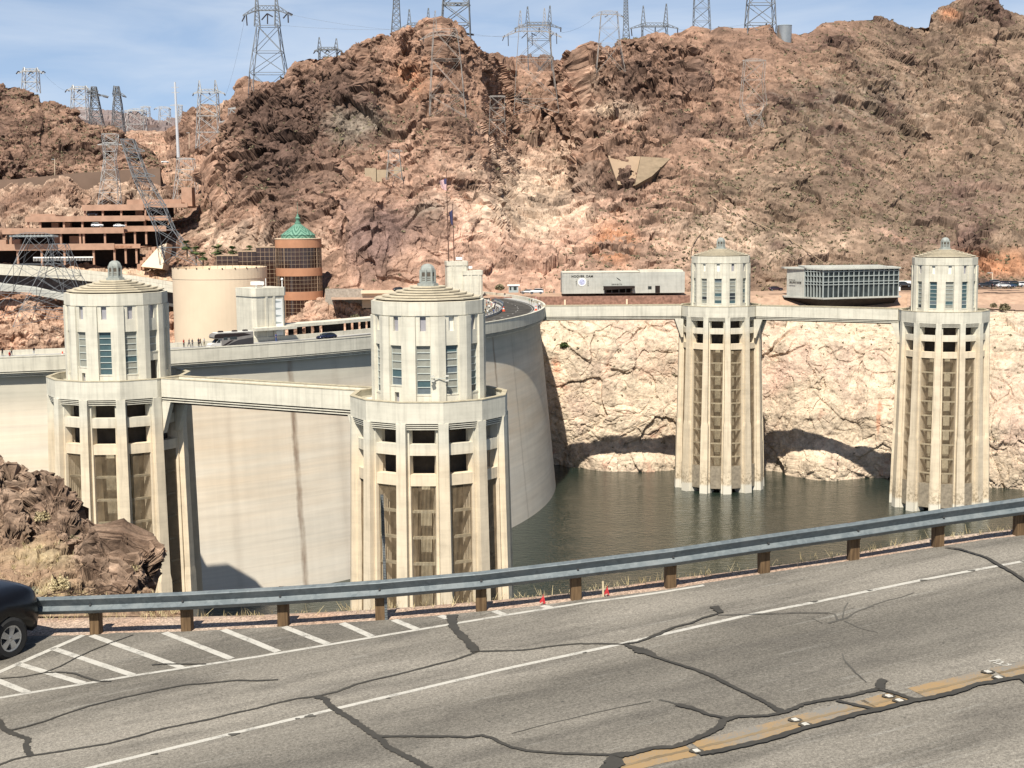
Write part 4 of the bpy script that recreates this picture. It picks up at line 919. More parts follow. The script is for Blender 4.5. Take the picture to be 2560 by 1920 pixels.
# raised markers
M_MARK = simple('marker_white', (.50, .48, .43), .5, .25, 30.); M_MARKD = simple('marker_side', (.08, .07, .055), .8, .2)
mk_l = ['chipped white road marker at the lower left end of the long yellow stripe', 'white road marker on the upper side of the yellow line, at its lower left', 'square white road marker on the lower side of the yellow line, at its lower left', 'white road marker on the upper side of the short yellow dash', 'square white road marker on the lower side of the short yellow dash', 'white road marker above the yellow line below the sprayed white writing', 'white road marker in the dark sealant below the sprayed white writing']
for k, (px_, py_) in enumerate(z3([(1595, 1380)]) + z5([(235, 766), (325, 806), (1045, 561), (1135, 598), (1900, 351), (1992, 399)])):
    c = onroad(px_, py_, .0); r_ = empty('road_marker', c, math.radians(21), mk_l[k], 'road marker', 'raised markers along the yellow line')
    m = MB(); m.hexa([(-.055, -.055, .004), (.055, -.055, .004), (.055, .055, .004), (-.055, .055, .004), (-.035, -.045, .028), (.035, -.045, .028), (.035, .045, .028), (-.035, .045, .028)]); m.build('marker_body', M_MARK, r_)
    m = MB(); m.poly([(.10 * math.cos(2 * PI * i / 9) * (1 + .2 * math.sin(5 * i)), .10 * math.sin(2 * PI * i / 9), .018) for i in range(9)]); m.build('glue_pad', M_MARKD, r_)

# ---- guardrail
POSTS = [(-230, 1597.5), (0, 1592), (236, 1586.5), (465, 1578.4), (706, 1566), (952, 1550), (1203, 1528), (1442, 1499), (1678, 1469), (1914, 1433), (2137, 1400.5), (2350, 1367), (2553, 1338), (2752, 1306)]
def wood():
    t = NT('weathered_wood'); P = t.pos((22, 22, 1.6)); n = t.noise(P, 1., 5, .6)
    t.col(t.mix(t.ramp(n, [(.3, 0.), (.7, 1.)]), (.05, .029, .015), (.18, .115, .06))); t.rough(.9); t.bump(n, .5, .01); return t.m
def galv():
    t = NT('galvanised_steel'); P = t.pos(); n = t.vor(P, 14., out='Color'); v = t.noise(P, 2.2, 5, .6)
    c = t.mix(t.ramp(n, [(0., .0), (1., 1.)]), (.105, .125, .135), (.165, .19, .20)); c = t.mix(t.ramp(v, [(.45, 0.), (.7, .5)]), c, (.22, .235, .235))
    t.col(c); t.b.inputs['Metallic'].default_value = .25; t.rough(t.ramp(v, [(.3, .45), (.7, .65)])); return t.m
M_WOOD = wood(); M_GALV = galv(); M_BOLT = simple('bolt', (.10, .10, .10), .5, .2, metal=.6)
pp = [onroad(x, y) for x, y in POSTS]
gr = empty('guardrail', pp[6], 0, 'grey corrugated steel guardrail on squat wooden posts along the edge of the near road', 'guardrail')
line = []
for i, p in enumerate(pp):
    a = pp[max(i - 1, 0)]; b = pp[min(i + 1, len(pp) - 1)]; d = (b - a); d.z = 0; d.normalize(); nn = Vector((d.y, -d.x, 0))   # towards the road
    c = p - nn * .09
    m = MB(); g = .725 + .015 * math.sin(i * 2.1); ln = .012 * math.sin(i * 3.3)
    m.hexa([tuple(c + d * (sx * .1) + nn * (sy * .09) + Vector((0, 0, z)) + d * (ln if z > 0 else 0)) for z in (-.3, g) for sx, sy in ((-1, 1), (1, 1), (1, -1), (-1, -1))])
    m.hexa([tuple(c + nn * .13 + d * (sx * .08 + ln * .7) + nn * (sy * .04) + Vector((0, 0, z))) for z in (.42, .72) for sx, sy in ((-1, 1), (1, 1), (1, -1), (-1, -1))])
    child_world(m.build('post', M_WOOD, None, bevel=.008), gr)
    line.append((c + nn * .19 + Vector((0, 0, .05)), nn))
lp = []
for i in range(len(line) - 1):
    for k in range(10):
        t_ = k / 10; lp.append(line[i][0].lerp(line[i + 1][0], t_))
prof = [(.004, .41), (.0, .40), (-.008, .403), (-.080, .470), (-.088, .484), (-.082, .500), (-.012, .552), (-.003, .560), (-.010, .572), (-.084, .694), (-.088, .706), (-.082, .716), (-.01, .747), (.0, .75), (.004, .74)]
m = MB(); m.sweep([tuple(p) for p in lp], prof); child_world(m.build('rail', M_GALV), gr)
for (c, nn) in line:
    m = MB(); q = c + nn * .012 + Vector((0, 0, .575)); m.bar(q - nn * .01, q + nn * .03, .022, 0, 8, caps=True); child_world(m.build('bolt', M_BOLT), gr)

# ---- sign post seen edge-on, stakes and flags
M_PERF = simple('perforated_steel', (.13, .14, .14), .6, .3, 30., metal=.1); M_SIGN = simple('sign_back', (.10, .15, .14), .45, .1, metal=.3)
c = onroad(966, 1549); sg = empty('road_sign', c, 0, 'road sign seen edge-on upon a perforated steel post beside a wooden guardrail post', 'sign')
m = MB(); H0 = 1.98
for k in range(48):
    z = k * .05; 
    m.hexa([(-.026 - z * .016, -.026, z), (.026 - z * .016, -.026, z), (.026 - z * .016, .026, z), (-.026 - z * .016, .026, z), (-.026 - (z + .038) * .016, -.026, z + .038), (.026 - (z + .038) * .016, -.026, z + .038), (.026 - (z + .038) * .016, .026, z + .038), (-.026 - (z + .038) * .016, .026, z + .038)], 0)
    m.hexa([(-.024 - z * .016, -.018, z + .036), (.024 - z * .016, -.018, z + .036), (.024 - z * .016, .018, z + .036), (-.024 - z * .016, .018, z + .036), (-.024 - z * .016, -.018, z + .052), (.024 - z * .016, -.018, z + .052), (.024 - z * .016, .018, z + .052), (-.024 - z * .016, .018, z + .052)], 1)
m.build('post', [M_PERF, M_BOLT], sg)
m = MB(); zt = 2.42; m.hexa([(-.062, .02, 1.62), (-.058, .02, 1.62), (-.03, -.28, 1.62), (-.034, -.28, 1.62), (-.075, .02, zt), (-.071, .02, zt), (-.043, -.28, zt - .06), (-.047, -.28, zt - .06)])
m.build('sign_panel', M_SIGN, sg)
M_STAKE = simple('lath', (.52, .43, .28), .85, .2, 5.); M_RED = simple('red_ribbon', (.45, .03, .035), .7, .15, 5.)
c = onroad(1508, 1492); r_ = empty('survey_stake', c, .2, 'thin pale wooden survey stake between guardrail posts, beside a red ribbon', 'stake')
m = MB(); m.hexa([(-.018, -.006, 0), (.018, -.006, 0), (.018, .006, 0), (-.018, .006, 0), (-.018 - .01, -.006, .42), (.018 - .01, -.006, .42), (.018 - .01, .006, .42), (-.018 - .01, .006, .42)]); m.build('lath', M_STAKE, r_)
for k, (x, y, lb) in enumerate([(1358, 1511, 'small red ribbon on a pin beside the end of the painted hatching'), (1518, 1490, 'small red ribbon on a pin right beside the pale wooden stake')]):
    c = onroad(x, y); r_ = empty('survey_flag', c, .3 * k, lb, 'flag', 'red survey flags on the verge')
    m = MB(); m.bar((0, 0, 0), (0, 0, .2), .006, n=5); m.build('pin', M_RED, r_)
    m = MB()
    for j in range(7):
        a = j * .9; m.quad((0, 0, .17), (.01, 0, .165), (.05 * math.cos(a), .04 * math.sin(a), .02 + .02 * (j % 3)), (.05 * math.cos(a) - .025, .04 * math.sin(a), .03 + .02 * (j % 2)))
    m.build('ribbon', M_RED, r_)

# ---- rocky knoll beyond the rail on the left
KSKY = [(-260, 1120), (-60, 1140), (0, 1165), (30, 1163), (38, 1172), (56, 1186), (64, 1198), (76, 1206), (92, 1195), (112, 1190), (126, 1198), (138, 1216), (155, 1230), (175, 1262), (190, 1292), (205, 1300), (224, 1318), (226, 1340), (240, 1352), (256, 1376), (272, 1372), (290, 1382), (300, 1415), (320, 1428), (334, 1455), (352, 1492), (372, 1507), (420, 1522), (480, 1530)]
KBASE = [(-260, 1545), (100, 1541), (300, 1541), (480, 1541)]
V, PX, PY, T = loft(-260, 470, 620, 420, KSKY, KBASE, [(-260, 58), (60, 54), (200, 47), (300, 40), (400, 35.6), (480, 34.5)], [(-260, 31.5), (100, 31.6), (300, 32.0), (480, 33.0)], 1.05, 14, (1.2, -1.1))
sh = V.shape[:2]; N = normals(V); P = V.reshape(-1, 3)
W = P + .35 * np.stack([vnoise(P / 1.6, 40), vnoise(P / 1.6, 41), vnoise(P / 1.6, 42)], -1)
rockm = np.clip(.15 + 1.1 * blob(PX, PY, 90, 1260, 150, 70) + .9 * blob(PX, PY, 20, 1200, 90, 60) + 1.0 * blob(PX, PY, 290, 1450, 75, 70) + .9 * blob(PX, PY, 215, 1400, 60, 50) + .6 * blob(PX, PY, 60, 1350, 110, 30) + .8 * blob(PX, PY, 200, 1310, 50, 40) + .3 * fbm(P / 3, 513, 3).reshape(sh), 0, 1)
V = relief(V, T, 14, rockm + .12, 511, .085, .3 * fbm(P / 2.2, 516, 3).reshape(sh), .35, .08, .30, .13, .6, .05); PX, PY, _w = project(V); N = normals(V)
P = V.reshape(-1, 3); n1 = fbm(P / 1.4, 521, 4).reshape(sh); n2 = fbm(P / .3, 522, 4, .6).reshape(sh); l2 = facets(P / .55, 531)[0]; l3 = facets(P / .2, 532)[0]
C = np.broadcast_to(np.array([.27, .18, .118]), V.shape).copy()
C = lerp3(C, np.broadcast_to(np.array([.34, .27, .165]), V.shape), np.clip(.9 * blob(PX, PY, 120, 1390, 90, 30) + .7 * blob(PX, PY, 150, 1470, 110, 25) + .4 * n1, 0, .9))
RC = lerp3(np.broadcast_to(np.array([.125, .082, .058]), V.shape), np.broadcast_to(np.array([.275, .195, .14]), V.shape), np.clip(.4 + .55 * n1 + .5 * n2 + .5 * blob(PX, PY, 20, 1200, 60, 40), 0, 1))
C = lerp3(C, RC, np.clip(rockm * 1.7 - .25, 0, 1)); C *= np.clip(1 + .3 * n2 + (.5 * l2 + .4 * l3).reshape(sh) * rockm, .4, 1.8)[..., None]
grid_mesh('rocky_knoll', V, C, M_NEAR); V_KN, N_KN, PX_KN, PY_KN, RM_KN = V, N, PX, PY, rockm
# ------------------------------------------------------------------ buildings on the far bank
M_CREAM = simple('cream_render', (.66, .53, .385), .85, .06, .08)
M_GREYC = concrete('grey_building_concrete', (.41, .41, .37), (.41, .41, .37), streak=.5)
M_TERRA = simple('terracotta_cladding', (.40, .20, .115), .7, .1, .3); M_TERRD = simple('terracotta_concrete', (.38, .235, .165), .85, .16, .4)
M_BRGL = simple('bronze_glass', (.035, .017, .012), .12, .3, .25, spec=.6); M_TANM = simple('tan_mullion', (.36, .26, .18), .6, .1)
M_GLASS = simple('dark_glass', (.03, .036, .036), .15, .6, .35, spec=.35); M_STEELB = simple('grey_green_frame', (.33, .365, .355), .55, .1)
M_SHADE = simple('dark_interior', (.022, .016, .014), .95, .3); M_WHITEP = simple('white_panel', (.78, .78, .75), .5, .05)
M_STONEW = simple('stone_wall', (.30, .26, .215), .9, .25, 1.6, bump=.5, bscale=1.5); M_BROWNW = simple('brown_rubble_wall', (.235, .135, .10), .95, .4, 1.1, bump=.6, bscale=1.2)
M_BLACKT = simple('black_lettering', (.02, .02, .02), .6, .1); M_ROADG = simple('grey_road', (.20, .19, .17), .9, .15, .5)
def wall_mb(m, p, q, z0, z1, th, mi=0):
    """upright slab between two (x, y) points, thickness th away from the camera"""
    d = Vector((q[0] - p[0], q[1] - p[1])); d.normalize(); n = Vector((-d.y, d.x))
    if n.y < 0: n = -n
    m.hexa([(p[0], p[1], z0), (q[0], q[1], z0), (q[0] + n.x * th, q[1] + n.y * th, z0), (p[0] + n.x * th, p[1] + n.y * th, z0), (p[0], p[1], z1), (q[0], q[1], z1), (q[0] + n.x * th, q[1] + n.y * th, z1), (p[0] + n.x * th, p[1] + n.y * th, z1)], mi)
def XY(px, Y, py=700): p = at(px, py, Y); return (p.x, p.y)
def Zat(px, py, Y): return at(px, py, Y).z
FT = None
def text_mesh(name, s, size, mat, parent, loc, rz=0., ext=.04, align='CENTER'):
    c = bpy.data.curves.new(name, 'FONT'); c.body = s; c.size = size; c.extrude = ext; c.align_x = align; c.resolution_u = 2; c.offset = size * .012
    o = bpy.data.objects.new(name + '_tmp', c); COL.objects.link(o); bpy.context.view_layer.update()
    me = bpy.data.meshes.new_from_object(o.evaluated_get(bpy.context.evaluated_depsgraph_get())); bpy.data.objects.remove(o); bpy.data.curves.remove(c)
    me.materials.clear(); me.materials.append(mat); me.name = name
    t = bpy.data.objects.new(name, me); COL.objects.link(t); t.parent = parent; t.location = loc; t.rotation_euler = (PI / 2, 0, rz); return t
def arc_px(px, R, d0, d1):
    """angle on the crest circle whose point projects to column px"""
    best = min((abs((CX + R * math.cos(math.radians(a))) - (px - 1280) / F * (CY + R * math.sin(math.radians(a)))), a) for a in np.arange(d0, d1, .05)); return best[1]

# ---- round cream overlook
c = at(550, 700, 470); rt = empty('round_building', (c.x, c.y, -40), 0, 'large blank cream-coloured drum building with a railing round its roof', 'building')
m = MB(); zt = Zat(550, 672, 455) + 40
m.lathe([(14.9, 0), (14.9, zt - 3.4)], 64); m.lathe([(14.9, zt - 3.4), (15.0, zt - 3.38), (15.0, zt), (14.55, zt), (14.55, zt - 1.3), (.01, zt - 1.25)], 64)
m.build('wall', M_CREAM, rt)
m = MB(); r0 = MB()
for i in range(40):
    a = 2 * PI * i / 40; m.bar((14.75 * math.cos(a), 14.75 * math.sin(a), zt), (14.75 * math.cos(a), 14.75 * math.sin(a), zt + 1.0), .045)
    b = 2 * PI * (i + 1) / 40; m.bar((14.75 * math.cos(a), 14.75 * math.sin(a), zt + 1.), (14.75 * math.cos(b), 14.75 * math.sin(b), zt + 1.), .03)
m.build('railing', M_DARK, rt)
for i in range(9):
    a = -PI / 2 - 1.1 + i * .27; q = MB(); x, y = 14.95 * math.cos(a), 14.95 * math.sin(a)
    q.hexa([(x - .15, y - .3, zt), (x + .15, y - .3, zt), (x + .12, y, zt - .3), (x - .12, y, zt - .3), (x - .2, y - .4, zt + .25), (x + .2, y - .4, zt + .25), (x + .2, y, zt + .25), (x - .2, y, zt + .25)]); q.build('floodlight', M_DARK, rt)

# ---- terracotta visitor tower with green copper roof
Yv = 482; c = at(748, 700, Yv); z0 = -24.; vt = empty('visitor_tower', (c.x, c.y, z0), 0, 'round terracotta tower with brown glass bands and a green copper roof', 'building'); R = 7.6
yl = [(598, 620, 't'), (620, 671, 'g'), (671, 691, 't'), (691, 730, 'g'), (730, 751, 't'), (751, 801, 'g'), (801, 850, 't')]
for y0, y1, k in yl:
    za = Zat(742, y1, Yv - R) - z0; zb = Zat(742, y0, Yv - R) - z0; m = MB(); n = 12
    if k == 't':
        m.lathe([(R - .5, za), (R, za), (R, zb), (R - .5, zb)], 48); m.build('cladding_band', M_TERRA, vt)
    else:
        m.lathe([(R - .18, za), (R - .18, zb)], 48); g = m.build('window_band', M_BRGL, vt); m = MB()
        nr_2 = max(3, round((zb - za) / 1.35))
        for j in range(nr_2 + 1):
            z = za + (zb - za) * j / nr_2; m.lathe([(R - .13, z - .035), (R - .06, z - .035), (R - .06, z + .035), (R - .13, z + .035)], 48)
        for j in range(36):
            a = 2 * PI * j / 36; r_b = .12 if j % 9 == 6 else .035; m.bar(((R - .08) * math.cos(a), (R - .08) * math.sin(a), za), ((R - .08) * math.cos(a), (R - .08) * math.sin(a), zb), r_b)
        m.build('mullion', M_TANM, g)
def copper():
    t = NT('green_copper'); P = t.pos(obj=True); X = t.xyz(P); a = t.math('ARCTAN2', X['Y'], X['X'])
    zig = t.math('ABSOLUTE', t.math('SUBTRACT', t.math('FRACT', t.math('MULTIPLY', a, 1.2732)), .5)); s = t.math('FRACT', t.math('ADD', t.math('MULTIPLY', X['Z'], .8), t.math('MULTIPLY', zig, 3.)))
    t.col(t.mix(t.ramp(s, [(.30, 0.), (.42, 1.), (.85, 1.), (.97, 0.)]), (.05, .13, .09), (.15, .28, .205))); t.rough(.6); return t.m
zr = Zat(742, 598, Yv - R) - z0; m = MB()
m.lathe([(5.75, zr), (5.75, zr + .2), (5.6, zr + .25), (5.6, zr + 1.2)], 32); m.lathe([(5.75, zr + 1.2), (4.7, zr + 2.0), (3.3, zr + 3.1), (2.0, zr + 4.1), (1.1, zr + 4.8), (.8, zr + 5.2)], 32)
dm = m.build('copper_roof', copper(), vt); m = MB(); m.lathe([(1.0, zr + 5.1), (1.0, zr + 5.4), (.6, zr + 5.6), (.7, zr + 6.5), (.95, zr + 6.7), (.5, zr + 7.1), (.3, zr + 7.8), (.07, zr + 8.2), (.05, zr + 12.)], 12)
m.build('finial', bpy.data.materials['green_copper'], dm); m = MB(); m.lathe([(R - .5, zr), (R + .15, zr), (R + .15, zr + .18), (5.6, zr + .2)], 48); m.build('cornice', M_CREAM, vt)
# stepped glass wing
wg = empty('glass_wing', at(620, 760, 488), 0, 'low stepped wing of brown gridded glass between the cream drum and the terracotta tower', 'building'); w0 = Vector(wg.location)
for (xa, xb, yt, yb_) in ((543, 597, 640, 690), (597, 642, 630, 690), (642, 697, 620, 760)):
    p, q = XY(xa, 488), XY(xb, 488); za, zb = Zat(600, yb_, 488), Zat(600, yt, 488); m = MB(); wall_mb(m, p, q, za, zb, 9.); child_world(m.build('glass_wall', M_BRGL), wg); m = MB()
    nx = max(2, round((q[0] - p[0]) / 1.62)); nz_ = max(2, round((zb - za) / 1.45))
    for i in range(nx + 1): x = p[0] + (q[0] - p[0]) * i / nx; m.box(x - .045, x + .045, p[1] - .08, p[1] - .005, za, zb)
    for j in range(nz_ + 1): z = zb - (zb - za) * j / nz_; m.box(p[0], q[0], p[1] - .07, p[1] - .004, z - .045, z + .045)
    m.box(p[0] - .1, q[0] + .1, p[1] - .2, p[1] + 9, zb + .06, zb + .3); child_world(m.build('mullion_grid', M_TANM), wg)

# ---- elevator towers on the crest
def elevator(px, Rr, d0, d1, label, sizes):
    a = arc_px(px, Rr, d0, d1); p = arc(Rr, a, -1.1); rz = math.radians(a) + PI / 2
    root = empty('elevator_tower', p, rz, label, 'building', 'elevator towers on the dam crest')
    for k, (x0, x1, y0, y1, h) in enumerate(sizes):
        m = MB(); ch = .7
        poly = [(x0 + ch, y0), (x1 - ch, y0), (x1, y0 + ch), (x1, y1), (x0, y1), (x0, y0 + ch)]
        m.prism(poly, 0, h - 1.7); m.prism([(x + (.18 if x > (x0 + x1) / 2 else -.18), y - .18) for x, y in poly], h - 1.7, h)
        for u in np.linspace(x0 + 1.2, x1 - 1.2, 4)[1:3]: m.box(u - .25, u + .25, y0 - .16, y0 + .1, .0, h - 1.71)
        m.build('shaft', M_CONC, root)
    return root, sizes
e1, _ = elevator(655, 127.4, -75, -30, 'pale concrete elevator tower with a white panel, behind the motorhome on the dam crest', [(-3.9, 3.9, -3.4, 3.4, 11.1)])
m = MB(); m.box(1.2, 2.95, -3.44, -3.38, 1.2, 8.7)
m.build('white_panel', M_WHITEP, e1); m = MB()
for k in range(5): z = 2.2 + k * 1.45; m.hexa([(1.25, -3.47, z), (2.6, -3.47, z + .1), (2.6, -3.445, z + .1), (1.25, -3.445, z), (1.25, -3.47, z + .45), (2.6, -3.47, z + .2), (2.6, -3.445, z + .2), (1.25, -3.445, z + .45)])
m.build('relief', M_STEELB, e1)
m = MB(); m.prism([(-4.6, -5.2), (5.2, -5.2), (4.2, -3.3), (-4.2, -3.3)], 2.5, 3.1); m.build('hood', M_CONC, e1)
m = MB(); m.box(-1.8, .2, -1, 1, 11.6, 12.3); m.box(-1.6, -1.4, -.8, -.6, 11.1, 11.6); m.box(-.1, .1, -.8, -.6, 11.1, 11.6); m.box(.9, 1., -.5, -.4, 11.1, 12.9); m.build('rooftop_unit', M_WHITEP, e1)
m = MB(); m.bar((3.4, -2.8, 11.1), (3.4, -2.8, 12.6), .1); m.ball((3.4, -2.8, 12.7), .28); m.build('roof_lamp', M_WHITEP, e1)
e2, _ = elevator(1143, 128., 5, 40, 'concrete elevator tower in two heights seen just behind the nearest tower roof', [])
e2.rotation_euler = (0, 0, math.radians(8)); e2.location = (*XY(1143, 457), -1.1)
for (x0, x1, y0, y1, h) in ((-3.3, 3.1, -2.5, 5, 11.2), (1.6, 7.6, -3.8, 3, 8.3)):
    m = MB(); m.prism([(x0 + .5, y0), (x1 - .5, y0), (x1, y0 + .5), (x1, y1), (x0, y1), (x0, y0 + .5)], 0, h - 1.3); m.prism([(x0 + .3, y0 - .15), (x1 - .3, y0 - .15), (x1 + .15, y0 + .3), (x1 + .15, y1), (x0 - .15, y1), (x0 - .15, y0 + .3)], h - 1.3, h)
    for u in (x0 + 1.4, x0 + 2.4, x1 - 1.4): m.box(u - .2, u + .2, y0 - .14, y0 + .1, .0, h - 1.31)
    m.build('shaft', M_CONC, e2)
m = MB(); m.box(-.2, 1.6, 0, 2, 11.6, 12.4); m.box(2.4, 4.6, -1.5, 0, 8.9, 9.6); m.box(1.9, 2.0, .5, .6, 11.2, 13.2); m.build('rooftop_unit', M_WHITEP, e2)

# ---- covered walkway on the downstream edge
a0, a1 = arc_px(640, 128.5, -75, -30), arc_px(960, 128.5, -60, -10)
wk = empty('covered_walkway', arc(128.5, a0, -1.1), 0, 'long flat-roofed covered walkway on dark posts running along the dam crest', 'canopy')
m = MB(); n = 24
for i in range(n):
    a, b = a0 + (a1 - a0) * i / n, a0 + (a1 - a0) * (i + 1) / n
    m.hexa([arc(126, a, 1.5), arc(130.2, a, 1.5), arc(130.2, b, 1.5), arc(126, b, 1.5), arc(126, a, 2.15), arc(130.2, a, 2.15), arc(130.2, b, 2.15), arc(126, b, 2.15)])
child_world(m.build('roof_slab', M_CONC), wk)
for i in range(16):
    a = a0 + (a1 - a0) * (i + .5) / 16; p = arc(129.3, a, 0); m = MB(); w_ = .45 if i != 8 else 2.8
    t_ = Vector((-math.sin(math.radians(a)), math.cos(math.radians(a)))); m.obox(p, t_, Vector((t_.y, -t_.x)), w_, .35, -1.2, 1.5); child_world(m.build('post', M_SHADE), wk)

# ---- exhibit building with lettering
Yx = 450; xb0, xb1 = XY(1405, Yx)[0], XY(1712, Yx)[0]; zb, zt = Zat(1560, 733, Yx), Zat(1560, 681, Yx)
ex = empty('exhibit_building', ((xb0 + xb1) / 2, Yx, zb), 0, 'long low grey concrete exhibit building with black lettering and a round white emblem', 'building'); hw = (xb1 - xb0) / 2; h = zt - zb
kx = lambda px: XY(px, Yx)[0] - (xb0 + xb1) / 2; kz = lambda py: Zat(1560, py, Yx) - zb
m = MB(); dx0, dx1, dz = kx(1512), kx(1581), kz(715)
m.box(-hw, dx0, 0, .6, 0, h); m.box(dx1, hw, 0, .6, 0, h); m.box(dx0, dx1, 0, .6, dz, h); m.box(-hw, -hw + .6, .6, 13, 0, h); m.box(hw - .6, hw, .6, 13, 0, h); m.box(-hw + .6, hw - .6, 12.4, 13, 0, h); m.box(-hw + .6, hw - .6, .6, 12.4, h - .8, h - .5)
m.build('wall', M_GREYC, ex)
m = MB(); m.box(-hw + .2, kx(1600), -.12, 12, h + .0, h + .14); m.box(kx(1600), hw - .5, .5, 9, h + .0, h + .55); m.build('roof_edge', M_CONC, ex)
m = MB(); m.box(dx0 + .01, dx1 - .01, 3., 3.1, 0, dz); m.build('entrance', M_SHADE, ex)
m = MB(); m.hexa([(kx(1507), -2.1, dz - 1.15), (kx(1586), -2.1, dz - .55), (kx(1584), 0, dz - .2), (kx(1509), 0, dz - .2), (kx(1508), -2.1, dz - .05), (kx(1586), -2.1, dz - .05), (kx(1586), 0, dz + .05), (kx(1508), 0, dz + .05)]); m.build('entrance_canopy', M_SHADE, ex)
for px_ in (1515, 1530, 1548, 1565, 1578): m = MB(); m.box(kx(px_) - .06, kx(px_) + .06, .8, .95, 0, dz); m.build('entrance_post', M_STEELB, ex)
m = MB(); m.box(kx(1638), kx(1650), -.03, .1, .05, kz(715)); m.build('door', M_SHADE, ex); m = MB(); m.box(kx(1620), kx(1629), -.03, .1, kz(724), kz(716)); m.build('window', M_GLASS, ex)
text_mesh('lettering', 'HOOVER  DAM', .98, M_BLACKT, ex, (kx(1455.5), -.06, kz(692.5)))
for s, px_ in (('1931', 1440.5), ('1936', 1470)):
    for k, chx in enumerate(s): text_mesh('date_digit', chx, .56, M_BLACKT, ex, (kx(px_), -.06, kz(700.5 + k * 4.4)))
text_mesh('lettering', 'E X H I B I T S', .52, M_BLACKT, ex, (kx(1542), -.06, kz(712.)))
m = MB(); m.lathe([(1.28, 0), (1.28, .08), (.01, .09)], 28); o = m.build('emblem', M_WHITEP, ex); o.rotation_euler = (PI / 2, 0, 0); o.location = (kx(1455), -.01, kz(704))
m = MB(); m.lathe([(.92, .085), (.92, .12), (.01, .13)], 24); q = m.build('emblem_disc', simple('emblem_blue', (.36, .38, .52), .5, .35, 2.5), o)
m = MB(); m.hexa([(-.75, -.05, .42), (-.1, -.05, -.02), (.55, -.05, -.55), (-.15, -.05, -.12), (-.7, -.15, .5), (.1, -.15, .02), (.6, -.15, -.5), (-.05, -.15, -.05)]); o = m.build('bird_relief', M_BLACKT, ex); o.location = (kx(1547), 0, kz(697.5))
# rubble retaining wall below it
rw = MB(); pts = [XY(x, 446.5) for x in range(1225, 1745, 20)]
for a, b in zip(pts, pts[1:]): wall_mb(rw, a, b, -4.4, -.62, 1.0)
o = rw.build('retaining_wall', M_BROWNW); o.location = (0, 0, 0); tag(o, 'reddish-brown rubble retaining wall under the long grey exhibit building', 'wall')
for px_ in (1412, 1567): m = MB(); p = XY(px_, 446.3); m.obox(p, (1, 0), (0, 1), .25, .3, -3.6, -1.6); q = m.build('drain_pipe', M_CREAM); q.parent = o

# ---- glass-walled overlook
Yg = 434; A_ = XY(1967, 446); Bc = XY(2013, 440); Cc = XY(2058, Yg); Dc = XY(2246, 441); zb, zt = -1.0, Zat(2058, 675, Yg)
gb = empty('glass_overlook', (Cc[0], Cc[1], zb), 0, 'glass-walled overlook building with a grey gridded facade between the two far towers', 'building'); o3 = Vector((Cc[0], Cc[1], zb))
L2 = lambda p: (p[0] - Cc[0], p[1] - Cc[1]); a_, b_, c_, d_ = L2(A_), L2(Bc), (0, 0), L2(Dc); h = zt - zb
m = MB(); wall_mb(m, a_, b_, 0, h + .1, 1.0); m.build('concrete_wall', M_GREYC, gb)
m = MB(); m.prism([(a_[0] - .8, a_[1] - .2), (b_[0], b_[1] - .6), (c_[0] - .2, -.8), (d_[0] + .6, d_[1] - .6), (d_[0] + .6, 17), (a_[0] - .8, 17)], h, h + .42); m.prism([(a_[0] + 4, 5), (d_[0] - 4, 5), (d_[0] - 4, 15), (a_[0] + 4, 15)], h + .422, h + .9); m.build('roof', M_GREYC, gb)
m = MB(); m.prism([(a_[0] - .9, a_[1] - .5), (b_[0], b_[1] - 1.), (c_[0] - .2, -1.2), (d_[0] + .7, d_[1] - .9), (d_[0] + .7, 17), (a_[0] - .9, 17)], -.42, 0); m.build('floor_slab', M_GREYC, gb)
m = MB(); top = [(a_[0] - .3, a_[1]), (c_[0], 0), (d_[0], d_[1]), (d_[0], 15), (a_[0] - .3, 15)]; bot = [(a_[0] + 9, a_[1] + 5.), (c_[0] + 3, 6.4), (d_[0] - 1.5, d_[1] + 6.2), (d_[0] - 1, 15), (a_[0] + 8, 15)]
k = len(m.v); m.v += [(x, y, -.42) for x, y in top] + [(x, y, -5.) for x, y in bot]; m.f += [(k + i, k + 5 + i, k + 5 + (i + 1) % 5, k + (i + 1) % 5) for i in range(5)]; m.m += [0] * 5
m.build('undercroft', simple('undercroft_shade', (.035, .030, .027), .9, .25), gb)  # shade below the floor slab is put into this dark colour
for nm, p, q, nc in (('west', b_, c_, 6), ('front', c_, d_, 15)):
    d = Vector((q[0] - p[0], q[1] - p[1])); Ln = d.length; d.normalize(); nn = Vector((d.y, -d.x)); m = MB(); k = len(m.v)
    P3 = lambda s, o, z: (p[0] + d.x * s + nn.x * o, p[1] + d.y * s + nn.y * o, z)
    m.quad(P3(0, -.25, 0), P3(Ln, -.25, 0), P3(Ln, -.25, h), P3(0, -.25, h)); g = m.build('glazing', M_GLASS, gb); m = MB()
    for i in range(nc + 1):
        s = Ln * i / nc; m.hexa([P3(s - .085, -.22, .02), P3(s + .085, -.22, .02), P3(s + .085, .25, .02), P3(s - .085, .25, .02), P3(s - .085, -.22, h - .02), P3(s + .085, -.22, h - .02), P3(s + .085, .25, h - .02), P3(s - .085, .25, h - .02)])
    for z in (h * .46, h * .56, h * .76, h * .93):
        m.hexa([P3(.14, -.22, z - .09), P3(Ln - .14, -.22, z - .09), P3(Ln - .14, .22, z - .09), P3(.14, .22, z - .09), P3(.14, -.22, z + .09), P3(Ln - .14, -.22, z + .09), P3(Ln - .14, .22, z + .09), P3(.14, .22, z + .09)])
    m.build('mullion_grid', M_STEELB, g)
rzg = math.atan2(b_[1] - a_[1], b_[0] - a_[0]); q = Vector((a_[0] * .5 + b_[0] * .5, a_[1] * .5 + b_[1] * .5, 0))
